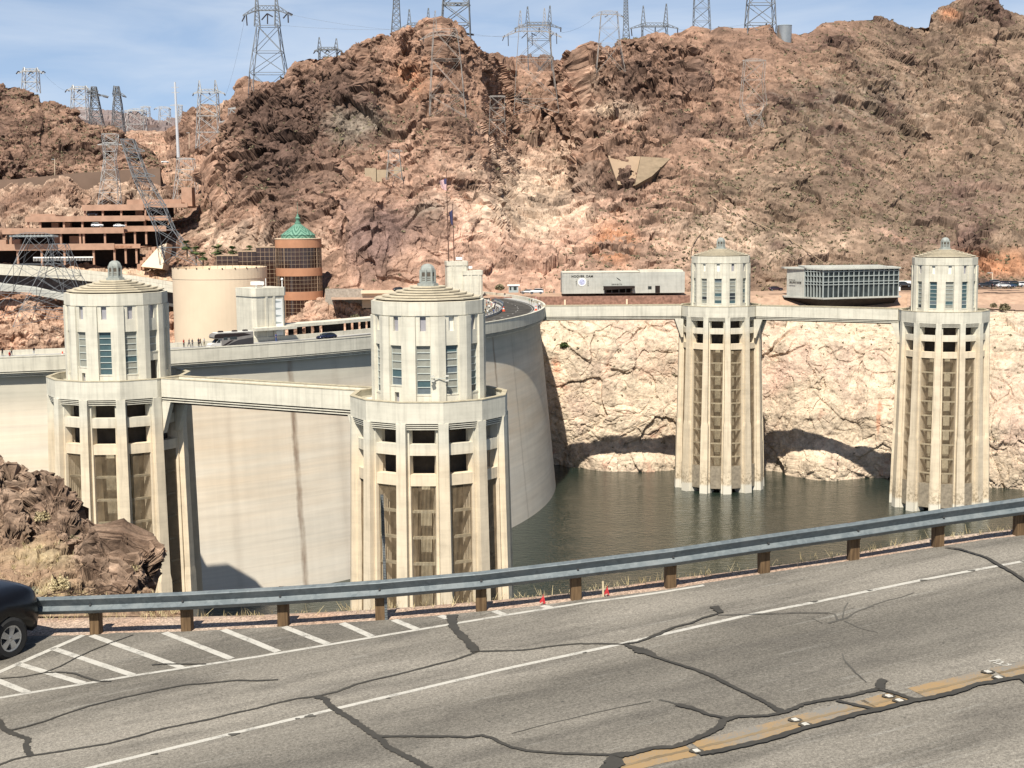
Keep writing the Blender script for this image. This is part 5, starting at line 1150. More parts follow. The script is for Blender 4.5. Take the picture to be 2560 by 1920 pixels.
text_mesh('lettering', 'SPILLWAY HOUSE', .60, M_BLACKT, gb, (q.x - .2, q.y - .06, Zat(1990, 707, 443) - zb), rzg); text_mesh('lettering', 'HOOVER DAM', .38, M_BLACKT, gb, (q.x - 1.2, q.y - .06, Zat(1990, 701, 443) - zb), rzg)
# small white garage, guard booth
c = at(2264, 715, 464); g = empty('white_garage', (c.x, c.y, -1.), 0, 'small white flat-roofed garage with a dark opening right of the glass-walled overlook', 'building')
m = MB(); m.box(-2.6, -1.6, 0, 5, 0, 3.2); m.box(1.9, 2.6, 0, 5, 0, 3.2); m.box(-1.6, 1.9, 0, 5, 2.1, 3.2); m.box(-1.6, 1.9, 4, 5, 0, 2.1); m.build('wall', M_WHITEP, g); m = MB(); m.box(-1.6, 1.9, .6, .7, 0, 2.1); m.build('door', M_SHADE, g)
c = at(1284, 731, 452); g = empty('guard_booth', (c.x, c.y, c.z), 0, 'small grey guard booth with a white roof beside the white parked vehicle', 'booth')
m = MB(); m.box(-1.5, 1.5, -1, 1, 0, 2.05); m.build('wall', M_STEELB, g); m = MB(); m.box(-1.9, 1.9, -1.3, 1.3, 2.05, 2.4); m.build('roof', M_WHITEP, g)
for x0, x1 in ((-1.2, -.7), (.0, .95)): m = MB(); m.box(x0, x1, -1.03, -.95, .75, 1.85); m.build('window', M_GLASS, g)
# stone and cream walls right of the visitor tower
p, q = XY(812, 464), XY(906, 462); m = MB(); wall_mb(m, p, q, -7, Zat(860, 722, 463), 1.); tag(m.build('stone_wall', M_STONEW), 'grey rubble stone wall on the slope right of the terracotta tower', 'wall')
p, q = XY(904, 461), XY(1060, 459); m = MB(); wall_mb(m, p, q, -4.5, Zat(960, 727, 460), 1.2); m.box(p[0] - .1, q[0], 459.0, 460.9, Zat(960, 733, 460), Zat(960, 726, 460) + .05); tag(m.build('cream_parapet', M_CREAM), 'cream parapet wall behind the roof of the nearest intake tower', 'wall')

# ---- terraced parking garage on the left
Yk = 545; gk = empty('parking_garage', at(180, 655, Yk), 0, 'terraced terracotta parking garage with long open decks at the foot of the left hills', 'building')
def gx(px, Y): return XY(px, Y)[0]
def deck(y0, y1, xa, xb, Y, depth, mat=M_TERRD, name='deck'):
    z0, z1 = Zat(200, y1, Y), Zat(200, y0, Y); m = MB(); m.box(gx(xa, Y), gx(xb, Y), Y, Y + .5, z0, z1); m.box(gx(xa, Y), gx(xb, Y), Y + .5, Y + depth, z0 + .1, z0 + .55); child_world(m.build(name, mat), gk)
deck(609, 625, -80, 289, Yk, 30); deck(611, 622, 289, 354, Yk + 3, 26); deck(569, 584, 11, 314, Yk + 7, 30); deck(566, 580, 314, 420, Yk + 11, 26); deck(540, 554, 69, 368, Yk + 14, 28); deck(541, 553, 368, 426, Yk + 18, 24); deck(512, 527, 212, 366, Yk + 21, 24); deck(511, 521, 366, 475, Yk + 25, 20); deck(534, 541, 84, 146, Yk + 20, 10); deck(500, 512, 325, 460, Yk + 34, 12)
def cols(y0, y1, xs, Y):
    for x in xs:
        m = MB(); c = gx(x, Y); m.box(c - .35, c + .35, Y + .8, Y + 1.5, Zat(200, y1, Y), Zat(200, y0, Y)); child_world(m.build('column', M_TERRD), gk)
cols(624, 662, (45, 105, 162, 235, 287), Yk); cols(624, 660, (315, 342), Yk + 3); cols(583, 610, (30, 155, 203, 212, 265, 312), Yk + 7); cols(578, 612, (340, 368), Yk + 11); cols(553, 570, (75, 105, 164, 210, 256, 318), Yk + 14); cols(552, 567, (366,), Yk + 18); cols(526, 541, (217, 262, 308, 368), Yk + 21)
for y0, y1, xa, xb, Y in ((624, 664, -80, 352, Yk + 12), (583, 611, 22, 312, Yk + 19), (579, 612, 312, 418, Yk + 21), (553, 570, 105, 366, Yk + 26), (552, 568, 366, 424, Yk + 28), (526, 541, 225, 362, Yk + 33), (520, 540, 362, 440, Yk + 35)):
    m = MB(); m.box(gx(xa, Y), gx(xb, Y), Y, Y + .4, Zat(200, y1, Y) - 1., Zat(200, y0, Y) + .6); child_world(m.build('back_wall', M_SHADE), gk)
for y0, y1, xa, xb, Y in ((588, 608, 140, 158, Yk + 15), (590, 608, 178, 202, Yk + 15), (556, 569, 135, 152, Yk + 22), (556, 569, 165, 182, Yk + 22), (598, 611, 0, 20, Yk + 6), (597, 610, 28, 55, Yk + 15), (528, 541, 345, 362, Yk + 30)):
    m = MB(); m.box(gx(xa, Y), gx(xb, Y), Y, Y + 2, Zat(200, y1, Y), Zat(200, y0, Y)); child_world(m.build('stair_core', M_TERRD), gk)
m = MB(); Y = Yk + 40; m.box(gx(461, Y), gx(487, Y), Y, Y + 6, Zat(474, 520, Y), Zat(474, 468, Y)); child_world(m.build('lift_tower', M_TERRD), gk)
# sloping pale ramp wall with steps
m = MB(); Y = 538; P = [at(352, 666, Y), at(406, 672, Y), at(417, 607, Y + 9), at(396, 617, Y + 9)]
Q = [p + Vector((0, 9, -1)) for p in P]; m.hexa([*P[:2], Q[1], Q[0], P[3], P[2], Q[2], Q[3]]); child_world(m.build('ramp_wall', M_CREAM), gk)
for k in range(6):
    m = MB(); x = 350 + k * 7.5; y = 664 - k * 8.5; Y = 545.6 + k; m.box(gx(x - 6, Y), gx(x + 3.5, Y), Y, Y + 5, Zat(380, y + 12, Y) - 1, Zat(380, y - 4, Y)); child_world(m.build('stepped_wall', M_TERRD), gk)
text_mesh('lettering', 'HOOVER DAM', 1.15, M_TERRA, gk, (gx(308, 548) - gk.location.x, 547.95 - gk.location.y, Zat(200, 620, 548) - gk.location.z))
m = MB(); Y = Yk - 1.5
for k in range(40): x = gx(86 + k * 3.7, Y); m.bar((x, Y, Zat(200, 652, Y)), (x, Y, Zat(200, 642, Y)), .07)
m.box(gx(86, Y), gx(236, Y), Y - .1, Y + .1, Zat(200, 644.5, Y), Zat(200, 641.5, Y)); child_world(m.build('awning', M_WHITEP), gk)
m = MB(); Y = Yk - 2; m.box(gx(32, Y), gx(140, Y), Y - 1.5, Y + 5, Zat(200, 590, Y), Zat(200, 587.5, Y)); child_world(m.build('carport_roof', M_STEELB), gk)

# ---- road viaduct
vd = empty('road_viaduct', at(150, 700, 500), 0, 'curving concrete road viaduct with a dark shaded girder in front of the parking garage', 'bridge')
vp = [(-100, 652, 494), (0, 660, 498), (80, 664, 500), (160, 670, 502), (250, 679, 503), (340, 690, 503), (440, 706, 502), (520, 722, 500)]
def vsweep(name, dys, mat, dY=0., back=9.):
    m = MB(); P = [at(x, y + dys[0], Y + dY) for x, y, Y in vp]; Q = [at(x, y + dys[1], Y + dY) for x, y, Y in vp]
    for i in range(len(P) - 1): m.hexa([Q[i], Q[i + 1], Q[i + 1] + Vector((0, back, 0)), Q[i] + Vector((0, back, 0)), P[i], P[i + 1], P[i + 1] + Vector((0, back, 0)), P[i] + Vector((0, back, 0))])
    child_world(m.build(name, mat), vd)
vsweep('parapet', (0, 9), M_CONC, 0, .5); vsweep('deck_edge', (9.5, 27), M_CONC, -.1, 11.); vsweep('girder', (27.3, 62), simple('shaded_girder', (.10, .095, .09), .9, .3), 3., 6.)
m = MB(); P = [at(-60, 700, 490), at(0, 711, 490), at(80, 720, 490), at(175, 742, 490), at(290, 752, 490)]
for a, b in zip(P, P[1:]): m.hexa([a + Vector((0, 0, -2.2)), b + Vector((0, 0, -1.6)), b + Vector((0, 4, -1.6)), a + Vector((0, 4, -2.2)), a, b, b + Vector((0, 4, .2)), a + Vector((0, 4, .2))])
child_world(m.build('lower_ledge', M_GREYC), vd)
for px_ in (60, 330): m = MB(); p = XY(px_, 507); m.obox(p, (1, 0), (0, 1), 1.4, 1.4, -25, Zat(px_, 735, 507)); child_world(m.build('pier', M_CONC), vd)
# brown highway wall on the left hills
hw_ = MB(); P = [(-90, 452, 730), (40, 448, 728), (120, 440, 726), (200, 432, 724), (290, 426, 722), (400, 420, 720)]
for (x, y, Y), (x2, y2, Y2) in zip(P, P[1:]): a = at(x, y, Y); b = at(x2, y2, Y2); hw_.hexa([a + Vector((0, 0, -9)), b + Vector((0, 0, -11)), b + Vector((0, 2, -11)), a + Vector((0, 2, -9)), a, b, b + Vector((0, 2, 0)), a + Vector((0, 2, 0))])
tag(hw_.build('highway_wall', simple('brown_wall', (.17, .115, .085), .9, .12, .1)), 'long plain brown highway wall crossing the left hills above the parking garage', 'wall')

# ---- things on the hillside
def hill(px, py, G=None):
    """point of the hillside mesh that is seen nearest this pixel"""
    Vv = V_MAIN if G is None else G
    if not hasattr(hill, 'c'): hill.c = {}
    k = id(Vv)
    if k not in hill.c:
        d = Vv - np.array([0, 0, HC]); f = np.array([0, cp, -sp]); rr = np.array(ri); dd = np.array(di); w_ = d @ f; hill.c[k] = (1280 + F * (d @ rr) / w_, 960 + F * (d @ dd) / w_, w_)
    X, Yy, W = hill.c[k]; m_ = ((X - px) ** 2 + (Yy - py) ** 2) + np.where(W > 0, W * .004, 1e9); i = np.unravel_index(np.argmin(m_), m_.shape); return Vector(Vv[i])
hc = empty('concrete_slab', hill(1560, 458), 0, 'pale tan trapezoid concrete facing set into the rocky slope above the exhibit building', 'wall')
for nm, qd, mt in (('facing', [(1545, 461), (1586, 464), (1601, 391), (1520, 389)], simple('tan_facing', (.30, .215, .145), .9, .08, .2)), ('side_facing', [(1587, 464), (1630, 440), (1676, 396), (1602, 391)], simple('dark_tan_concrete', (.22, .165, .11), .9, .2, .4))):  # side facing is a darker tan than the front facing
    H = [hill(*q) for q in qd]; ym = min(h_.y - (464 - q[1]) * .22 for h_, q in zip(H, qd)); front = [at(q[0], q[1], ym + (464 - q[1]) * .22 - 1.) for q in qd]; bk = [v + Vector((0, 16, -12)) for v in front]
    m = MB(); m.hexa([front[0], front[1], bk[1], bk[0], front[3], front[2], bk[2], bk[3]]); child_world(m.build(nm, mt), hc)
p = hill(958, 442); m = MB(); Y = min(hill(x_, y_).y for x_, y_ in ((920, 430), (950, 430), (990, 425))) - 2; c = p
for xa, xb, y0, y1 in ((912, 940, 420, 442), (942, 970, 424, 440), (985, 1008, 418, 432)): q = at(xa, y1, Y); e = at(xb, y0, Y); m.box(q.x, e.x, Y, Y + 5, q.z - 2, e.z)
o = m.build('switchyard_wall', simple('tan_wall', (.36, .28, .19), .9, .1)); tag(o, 'low cream concrete walls on the slope left of the flagpole', 'wall')
p = hill(1961, 96); c = at(1961, 99, p.y); r_ = empty('water_tank', c, 0, 'shiny cylindrical metal water tank standing on the ridge skyline', 'tank'); rt_ = 17.5 * p.y / F
m = MB(); m.lathe([(rt_, -2), (rt_, 33 * p.y / F)], 32); m.build('shell', simple('tank_metal', (.42, .41, .38), .32, .1, .4, metal=.75), r_, smooth=True); m = MB(); m.lathe([(rt_ * 1.04, 33 * p.y / F), (rt_ * 1.04, 34 * p.y / F), (.01, 35.5 * p.y / F)], 32); m.build('roof', M_STEELB, r_)
for pts, lb in (([(1696, 412), (1735, 460), (1775, 492), (1812, 522), (1850, 542), (1890, 562), (1930, 582)], 'long pale pipe snaking down the slope above the left far tower'), ([(1955, 590), (1985, 612), (2020, 636), (2056, 660)], 'short straight pale pipe on the slope above the glass-walled overlook'), ([(1722, 655), (1728, 620), (1738, 600), (1775, 565)], 'thin pale pipe climbing the rock at the left of the left far tower')):
    m = MB(); P = [hill(*q) + Vector((0, -1.2, .6)) for q in pts]
    for a, b in zip(P, P[1:]): m.bar(a, b, .19, n=6)
    tag(m.build('pipe', bpy.data.materials['tan_facing']), lb, 'pipe', 'pipes on the hillside')

# ---- flagpoles
def flagpole(px, ybase, ytop, Y, label, kind, fl):
    b = at(px, ybase, Y); t_ = at(px - 3, ytop, Y); r_ = empty('flagpole', b, 0, label, 'flagpole', 'flagpoles behind the dam'); h = t_.z - b.z
    m = MB(); m.bar((0, 0, 0), (-.35, 0, h), .2, 0, 8, .1); m.ball((-.35, 0, h + .15), .22); m.build('pole', simple('bronze_pole_' + kind, (.10, .055, .04), .5, .2), r_)
    x0, x1, y0, y1 = fl; z0 = at(px, y0, Y).z - b.z; z1 = at(px, y1, Y).z - b.z; wv = (x1 - x0) / F * Y
    nx, nz_ = 14, 26; me = MB(); sgn = -1 if x0 < px - 4 else 1
    for i in range(nx):
        for j in range(nz_):
            def q(i, j):
                u, v = i / nx, j / nz_; d = u * wv; return (sgn * d * (1 - .35 * v) - .2, .35 * math.sin(u * 7 + v * 2.) * u, z0 + (z1 - z0) * v * (1 - .18 * u) + (z1 - z0) * .22 * u * (1 - v))
            if kind == 'stripes': mi = 2 if (j < 12 and i < 6) else (0 if (i + j // 2) % 2 == 0 else 1)
            else: mi = 2
            me.quad(q(i, j), q(i + 1, j), q(i + 1, j + 1), q(i, j + 1), mi)
    o = me.build('flag', [simple('flag_red_' + kind, (.45, .06, .07), .8, .1), simple('flag_white_' + kind, (.72, .70, .68), .8, .05), simple('flag_blue_' + kind, (.06, .06, .13), .8, .1)], r_)
flagpole(1122, 662, 428, 455, 'tall dark flagpole flying a red and white striped flag against the brown cliff', 'stripes', (1102, 1121, 445, 478))
flagpole(1136, 662, 512, 458, 'shorter dark flagpole with a limp dark blue flag, right of the striped flag', 'plain', (1126, 1136, 522, 566))
# ------------------------------------------------------------------ transmission towers
M_LAT = simple('galvanised_lattice', (.42, .42, .41), .55, .12, .2, metal=.25); M_LATH = simple('dusty_lattice', (.30, .275, .25), .7, .12, .2); M_LATD = simple('dull_lattice', (.17, .18, .19), .6, .12, .2, metal=.2); M_INS = simple('insulator', (.05, .045, .05), .35, .2)
def pylon(label, Y, rows, masts=(), arms=(), ins=(), mat=None, lw=1.0, panels=None, name='transmission_tower', fit=False):
    """rows: (y, x left, x right) photo pixels from the top down to the foot; all geometry stands at depth Y"""
    mat = (M_LATH if fit else mat) or M_LAT; foot = rows[-1]; lw *= .85 if fit else 1.2
    if fit: Y = min(hill(x_, foot[0] - dy_).y for x_ in (foot[1], foot[2]) for dy_ in (0, (foot[0] - rows[0][0]) * .25, (foot[0] - rows[0][0]) * .5)) - 4
    u = Y / F; root = empty(name, at((foot[1] + foot[2]) / 2, foot[0], Y), 0, label, 'pylon', 'transmission towers on the hills')
    o = Vector(root.location); r = lw * .95 * u; rb = lw * .58 * u
    P = lambda x, y, d=0.: at(x, y, Y) - o + Vector((0, d, 0))
    m = MB()
    if rows:
        lev = []
        for (y, a, b), (y2, a2, b2) in zip(rows, rows[1:]):
            w_ = max(8, ((b - a) + (b2 - a2)) / 2); n = max(1, round(abs(y2 - y) / (w_ * .8)))
            for k in range(n): t_ = k / n; lev.append((y + (y2 - y) * t_, a + (a2 - a) * t_, b + (b2 - b) * t_))
        lev.append(rows[-1])
        C4 = []
        for y, a, b in lev:
            hd = (b - a) * u * .36; C4.append([P(a, y, -hd), P(b, y, -hd), P(b, y, hd), P(a, y, hd)])
        for A, Bq in zip(C4, C4[1:]):
            for i in range(4):
                j = (i + 1) % 4; m.bar(A[i], Bq[i], r, n=3); m.bar(A[i], Bq[j], rb, n=3); m.bar(A[j], Bq[i], rb, n=3); m.bar(A[i], A[j], rb, n=3)
        m.build('body', mat, root)
    for (xb, yb, wb, xt, yt) in masts:
        m = MB(); n = max(2, int(abs(yt - yb) / 9)); prev = None
        for k in range(n + 1):
            t_ = k / n; y = yb + (yt - yb) * t_; x = xb + (xt - xb) * t_; w_ = wb * (1 - t_) + .8; Q = [P(x - w_, y, -w_ * u), P(x + w_, y, -w_ * u), P(x + w_, y, w_ * u), P(x - w_, y, w_ * u)]
            if prev:
                for i in range(4): m.bar(prev[i], Q[i], r * .8, n=3); m.bar(prev[i], Q[(i + 1) % 4], rb * .8, n=3)
            prev = Q
        m.build('mast', mat, root)
    for (y, xl, xr, th, droop) in arms:
        m = MB(); n = max(4, int((xr - xl) / 9)); prev = None
        for k in range(n + 1):
            t_ = k / n; e = abs(2 * t_ - 1); x = xl + (xr - xl) * t_; yy = y + droop * max(0, e - .45) / .55; h_ = th * (1 - .85 * max(0, e - .4) / .6); Q = [P(x, yy, -h_ * .5 * u), P(x, yy - h_, 0), P(x, yy, h_ * .5 * u)]
            if prev:
                for i in range(3): m.bar(prev[i], Q[i], r * .8, n=3); m.bar(prev[i], Q[(i + 1) % 3], rb * .8, n=3)
            prev = Q
        m.build('crossarm', mat, root)
    for (x, y, dx, dy) in ins:
        m = MB(); m.bar(P(x, y), P(x + dx, y + dy), 1.25 * u * lw, n=5, caps=True); m.build('insulator', M_INS, root)
    return root
def vee(x, y, s=13): return [(x, y, -s * .8, s), (x, y, s * .8, s * .6)]
pylon('portal pylon with dark insulators above the far-left crag', 905, [(178, 60, 94), (232, 58, 97)], [(60, 178, 3, 60, 168), (94, 178, 3, 92, 169)], [(178, 44, 110, 6, 6)], vee(46, 178, 7) + vee(77, 179, 8) + vee(108, 178, 7))
pylon('wide portal pylon left of the tall side-on lattice pylon', 1000, [(222, 182, 216), (300, 180, 220)], [(182, 222, 3, 182, 212), (216, 222, 3, 214, 214)], [(222, 165, 232, 6, 5)], vee(168, 224, 7) + vee(198, 225, 7))
pylon('side-on lattice pylon with stacked dark arms above the left hills', 960, [(217, 229, 240), (250, 228, 246), (312, 226, 258)], [], [(228, 218, 246, 3, 0), (234, 217, 250, 3, 4), (240, 222, 272, 3, 2)], [(226, 229, -8, 2), (232, 233, -9, 2), (240, 234, 12, 4), (258, 241, 12, 3)], M_LATD, 1.2)
pylon('narrow A-shaped lattice pylon between the left crag and the white pole', 960, [(216, 289, 297), (262, 284, 304), (335, 281, 312)], [(286, 235, 3, 285, 214), (298, 235, 3, 296, 215)], [(238, 281, 314, 5, 3)], [(281, 233, 3, 6), (306, 240, 10, 3)], M_LATD)
pylon('low distant portal pylon between the two hills', 1150, [(277, 316, 362), (345, 315, 364)], [], [(277, 312, 366, 5, 2)], vee(326, 280, 8) + vee(345, 280, 8) + vee(360, 282, 8), lw=.9)
pylon('faint far pylon with a flat top above the distant range', 1500, [(268, 356, 373), (298, 354, 375)], [], [(268, 350, 378, 3, 0)], [], lw=.6)
pylon('faint far pylon right of the flat-topped one above the distant range', 1500, [(270, 400, 424), (308, 398, 426)], [], [(270, 386, 428, 4, 2)], vee(388, 271, 4) + vee(424, 272, 4), lw=.6)
pylon('faint far pylon just right of the tall white pole', 1500, [(264, 446, 455), (308, 445, 456)], [], [(264, 425, 458, 3, 0)], [], lw=.55)
pylon('twin-masted pylon standing in the gap right of the tall white pole', 900, [(232, 499, 543), (290, 496, 546), (372, 494, 550)], [(499, 232, 4, 498, 201), (541, 232, 4, 538, 200)], [(230, 482, 563, 7, 5)], [(484, 233, -2, 7), (522, 232, 4, 6), (560, 233, 3, 6)], lw=1.0)
pylon('small pylon half hidden at the foot of the middle hill', 900, [(272, 574, 612), (330, 572, 616)], [], [(272, 570, 620, 4, 0)], [], lw=.7)
pylon('low lattice pylon right of the twin-masted pylon in the gap', 880, [(305, 556, 590), (368, 553, 594)], [], [(305, 550, 596, 4, 0)], [], lw=.7)
pylon('biggest pylon on the left skyline, with wide arms and hanging insulators', 720, [(66, 645, 697), (130, 636, 706), (184, 629, 716), (262, 627, 722)], [(643, 66, 6, 641, -30), (694, 66, 6, 689, -30)], [(26, 607, 730, 12, 14)], [(612, 40, -7, 14), (616, 38, 2, 26), (668, 34, -14, 16), (668, 34, 14, 8), (669, 34, 0, 26), (720, 32, -12, 14), (720, 31, 12, 6), (720, 32, 1, 25)], M_LATD, 1.15)
pylon('twin-masted pylon rising just behind the dark left peak', 820, [(124, 799, 842), (150, 798, 843)], [(799, 124, 4, 798, 93), (840, 124, 4, 841, 96)], [(124, 785, 856, 6, 4)], vee(790, 126, 8) + vee(818, 126, 8) + vee(850, 127, 8), M_LATD)
pylon('tall tapering radio mast left of the central peak, cut off at the top', 760, [(-40, 985, 996), (20, 983, 999), (104, 977, 1003)], name='radio_mast', mat=M_LATD, lw=.85)
pylon('twin-masted pylon with drooping insulators on the left shoulder of the central peak', 730, [(66, 1022, 1072), (100, 1022, 1074)], [(1023, 66, 4, 1023, 23), (1070, 66, 4, 1071, 20)], [(64, 997, 1098, 7, 9)], [(1003, 72, -10, 6), (1003, 72, 9, 12), (1046, 68, -8, 6), (1046, 68, 9, 10)], M_LATD)
pylon('massive dark pylon behind the central peak, cut off by the top of the picture', 735, [(-40, 1112, 1170), (10, 1108, 1173), (60, 1105, 1175), (110, 1103, 1177)], [], [(14, 1104, 1176, 5, 0)], [(1165, 84, 20, 3)], M_LATD, 1.7)
pylon('pale pylon standing on the slope in front of the central peak', 610, [(74, 1084, 1142), (150, 1080, 1152), (240, 1076, 1160), (292, 1075, 1166)], [(1087, 74, 4, 1088, 26)], [(88, 1050, 1160, 9, 12)], [(1052, 96, 8, 6), (1058, 94, 2, 14)], M_LAT, .85, fit=True)
pylon('left one of two overlapping twin-masted pylons above the saddle', 690, [(66, 1298, 1372), (150, 1292, 1380), (250, 1287, 1392), (285, 1285, 1396)], [(1300, 66, 4, 1301, 26), (1361, 66, 4, 1361, 20)], [(78, 1256, 1404, 10, 16)], [(1262, 88, -6, 14), (1270, 85, 1, 30), (1318, 82, -14, 14), (1328, 82, 14, 8), (1330, 84, 1, 30), (1384, 82, -10, 14), (1391, 82, 1, 28)], M_LAT, .95, fit=True)
pylon('right one of two overlapping twin-masted pylons above the saddle', 800, [(58, 1318, 1376), (140, 1320, 1378), (205, 1322, 1382)], [(1319, 58, 4, 1319, 16), (1374, 58, 4, 1375, 14)], [(64, 1286, 1404, 8, 8)], [(1290, 70, -2, 12), (1348, 68, 0, 12), (1402, 68, 0, 12)], M_LATD, .95)
pylon('small pylon low in the saddle behind the two overlapping pylons', 860, [(172, 1392, 1420), (212, 1390, 1424)], [], [(174, 1388, 1426, 3, 2)], [], lw=.8)
pylon('pylon with dark insulators at the left edge of the right ridge, beside a slim mast', 760, [(30, 1503, 1543), (110, 1497, 1550), (184, 1490, 1562)], [], [(36, 1480, 1560, 9, 8)], [(1484, 42, -6, 5), (1520, 38, -8, 5), (1552, 38, 8, 4)], M_LAT, .8, fit=True)
pylon('slim tapering mast on the left end of the right ridge', 760, [(-40, 1561, 1568), (60, 1559, 1571), (160, 1554, 1580)], name='radio_mast', mat=M_LATD, lw=.7)
pylon('twin-masted pylon with hanging insulators on the left half of the right ridge', 745, [(66, 1606, 1666), (100, 1606, 1668), (142, 1606, 1669)], [(1608, 66, 5, 1608, 14), (1664, 66, 5, 1666, 9)], [(66, 1575, 1696, 9, 6)], [(1578, 72, 2, 18), (1638, 68, 0, 18), (1694, 70, 0, 16)], M_LATD, .9)
pylon('narrow pylon leg behind the ridge left of the water tank', 800, [(-40, 1737, 1770), (20, 1735, 1773), (86, 1733, 1776)], [], [], [], M_LATD, .8)
pylon('massive pylon beside the water tank, cut off by the top of the picture', 715, [(-40, 1874, 1928), (10, 1870, 1934), (60, 1866, 1936), (120, 1864, 1940)], [], [], [], M_LATD, 1.4)
pylon('pale wasp-waisted pylon standing on the slope below the water tank', 640, [(152, 1862, 1912), (200, 1857, 1908), (262, 1852, 1914), (288, 1866, 1900), (318, 1878, 1908)], [], [(152, 1856, 1914, 5, 0)], [], M_LAT, .8, fit=True)
pylon('small pale pylon low on the slope beside the dark access road', 560, [(240, 1226, 1262), (300, 1224, 1262), (336, 1223, 1264)], [], [(242, 1222, 1264, 3, 0)], [], lw=.7, fit=True)
pylon('squat grey lattice frame on the slope left of the flagpole', 545, [(378, 972, 998), (450, 966, 1006)], [], [(378, 966, 1006, 4, 0)], [], M_LAT, .9, fit=True)
pylon('pale pylon in front of the left hill rocks above the garage', 600, [(335, 258, 294), (400, 262, 288), (450, 256, 296), (512, 250, 300)], [], [(362, 244, 306, 4, 0)], [], M_LAT, .75)
pylon('pale pylon beside the terracotta lift tower', 640, [(398, 446, 484), (450, 442, 490), (510, 436, 496)], [], [(398, 440, 488, 3, 0)], [], M_LAT, .7)
pylon('leaning dead-end pylon with bundles of grey insulators beside the garage', 520, [(348, 304, 334), (440, 334, 368), (513, 366, 410), (575, 392, 436), (662, 408, 500)], [], [(378, 306, 362, 8, 0), (441, 330, 388, 8, 0), (513, 362, 416, 8, 0)], [(316, 382, 26, 3), (322, 388, 28, 3), (338, 446, 34, 3), (346, 452, 30, 4), (370, 518, 34, 3), (374, 526, 34, 3)], M_LATD, 1.0)
pylon('large lattice pylon with splayed legs in front of the viaduct at the left edge', 462, [(592, 72, 124), (660, 46, 146), (730, 14, 176), (800, -20, 206)], [], [(592, 26, 146, 10, 0)], vee(40, 592, 9) + vee(84, 592, 9) + vee(130, 592, 9), M_LATD, .85)
pylon('lattice pylon legs crossing the viaduct just left of the nearest-left tower roof', 452, [(610, 128, 166), (690, 104, 194), (770, 70, 236), (812, 56, 250)], [], [], [], M_LATD, .8)
# conductors
def wire(pts, label):
    m = MB()
    for (x, y, Y), (x2, y2, Y2) in zip(pts, pts[1:]):
        a, b = at(x, y, Y), at(x2, y2, Y2); n = 12; sag = (b - a).length * .018; prev = a
        for k in range(1, n + 1): u = k / n; q = a.lerp(b, u) - Vector((0, 0, sag * 4 * u * (1 - u))); m.bar(prev, q, .045, n=3); prev = q
    tag(m.build('power_line', M_LATD), label, 'power line', 'power lines strung between the pylons')
for p, lb in (([(733, 38, 720), (1003, 76, 730)], 'power line from the biggest left pylon to the central peak'), ([(668, 60, 720), (1046, 72, 730)], 'lower power line from the biggest left pylon to the central peak'), ([(1100, 78, 730), (1262, 90, 690)], 'power line crossing the saddle just right of the central peak, left one'), ([(1178, 84, 735), (1330, 90, 690)], 'power line from the massive central pylon over the saddle'), ([(1404, 82, 690), (1484, 46, 760)], 'power line rising from the overlapping pylons to the right ridge'), ([(1556, 42, 760), (1580, 76, 745)], 'short power line beside the slim mast on the right ridge'), ([(1694, 74, 745), (1870, 60, 715)], 'power line running to the massive pylon beside the water tank'), ([(110, 184, 905), (168, 228, 1000)], 'power line above the far-left crag'), ([(563, 240, 900), (612, 44, 720)], 'power line climbing to the biggest left pylon')): wire(p, lb)
# tall white pole in the gap
b = at(446, 394, 880); t_ = at(437, 205, 880); r_ = empty('steel_pole', b, 0, 'tall smooth white steel pole standing in the gap between the left hills', 'pole'); m = MB(); m.bar((0, 0, 0), t_ - b, 1.0, 0, 8, .55, True); m.build('shaft', simple('white_pole', (.50, .52, .55), .5, .05), r_); m = MB(); e = t_ - b
for k in (.86, .93): m.bar(e * k + Vector((-2.2, 0, 0)), e * k + Vector((2.2, 0, 0)), .22)
m.build('crossarm', M_LAT, r_)
for k, (x, y0, y1, Y, lb) in enumerate([(137, 444, 398, 726, 'slim street lamp on the brown highway wall'), (473, 372, 332, 850, 'short pale post right of the tall white pole'), (2481, 716, 682, 470, 'slim pale lamp pole behind the parked cars at the right edge')]):
    b = at(x, y0, Y); t_ = at(x, y1, Y); r_ = empty('street_lamp', b, 0, lb, 'lamp post'); m = MB(); m.bar((0, 0, 0), t_ - b, .16, n=6); m.build('pole', M_CREAM, r_); m = MB(); e = t_ - b; m.box(e.x - 1.6, e.x + .1, -.15, .15, e.z - .1, e.z + .12); m.build('lamp_head', M_LAT, r_)

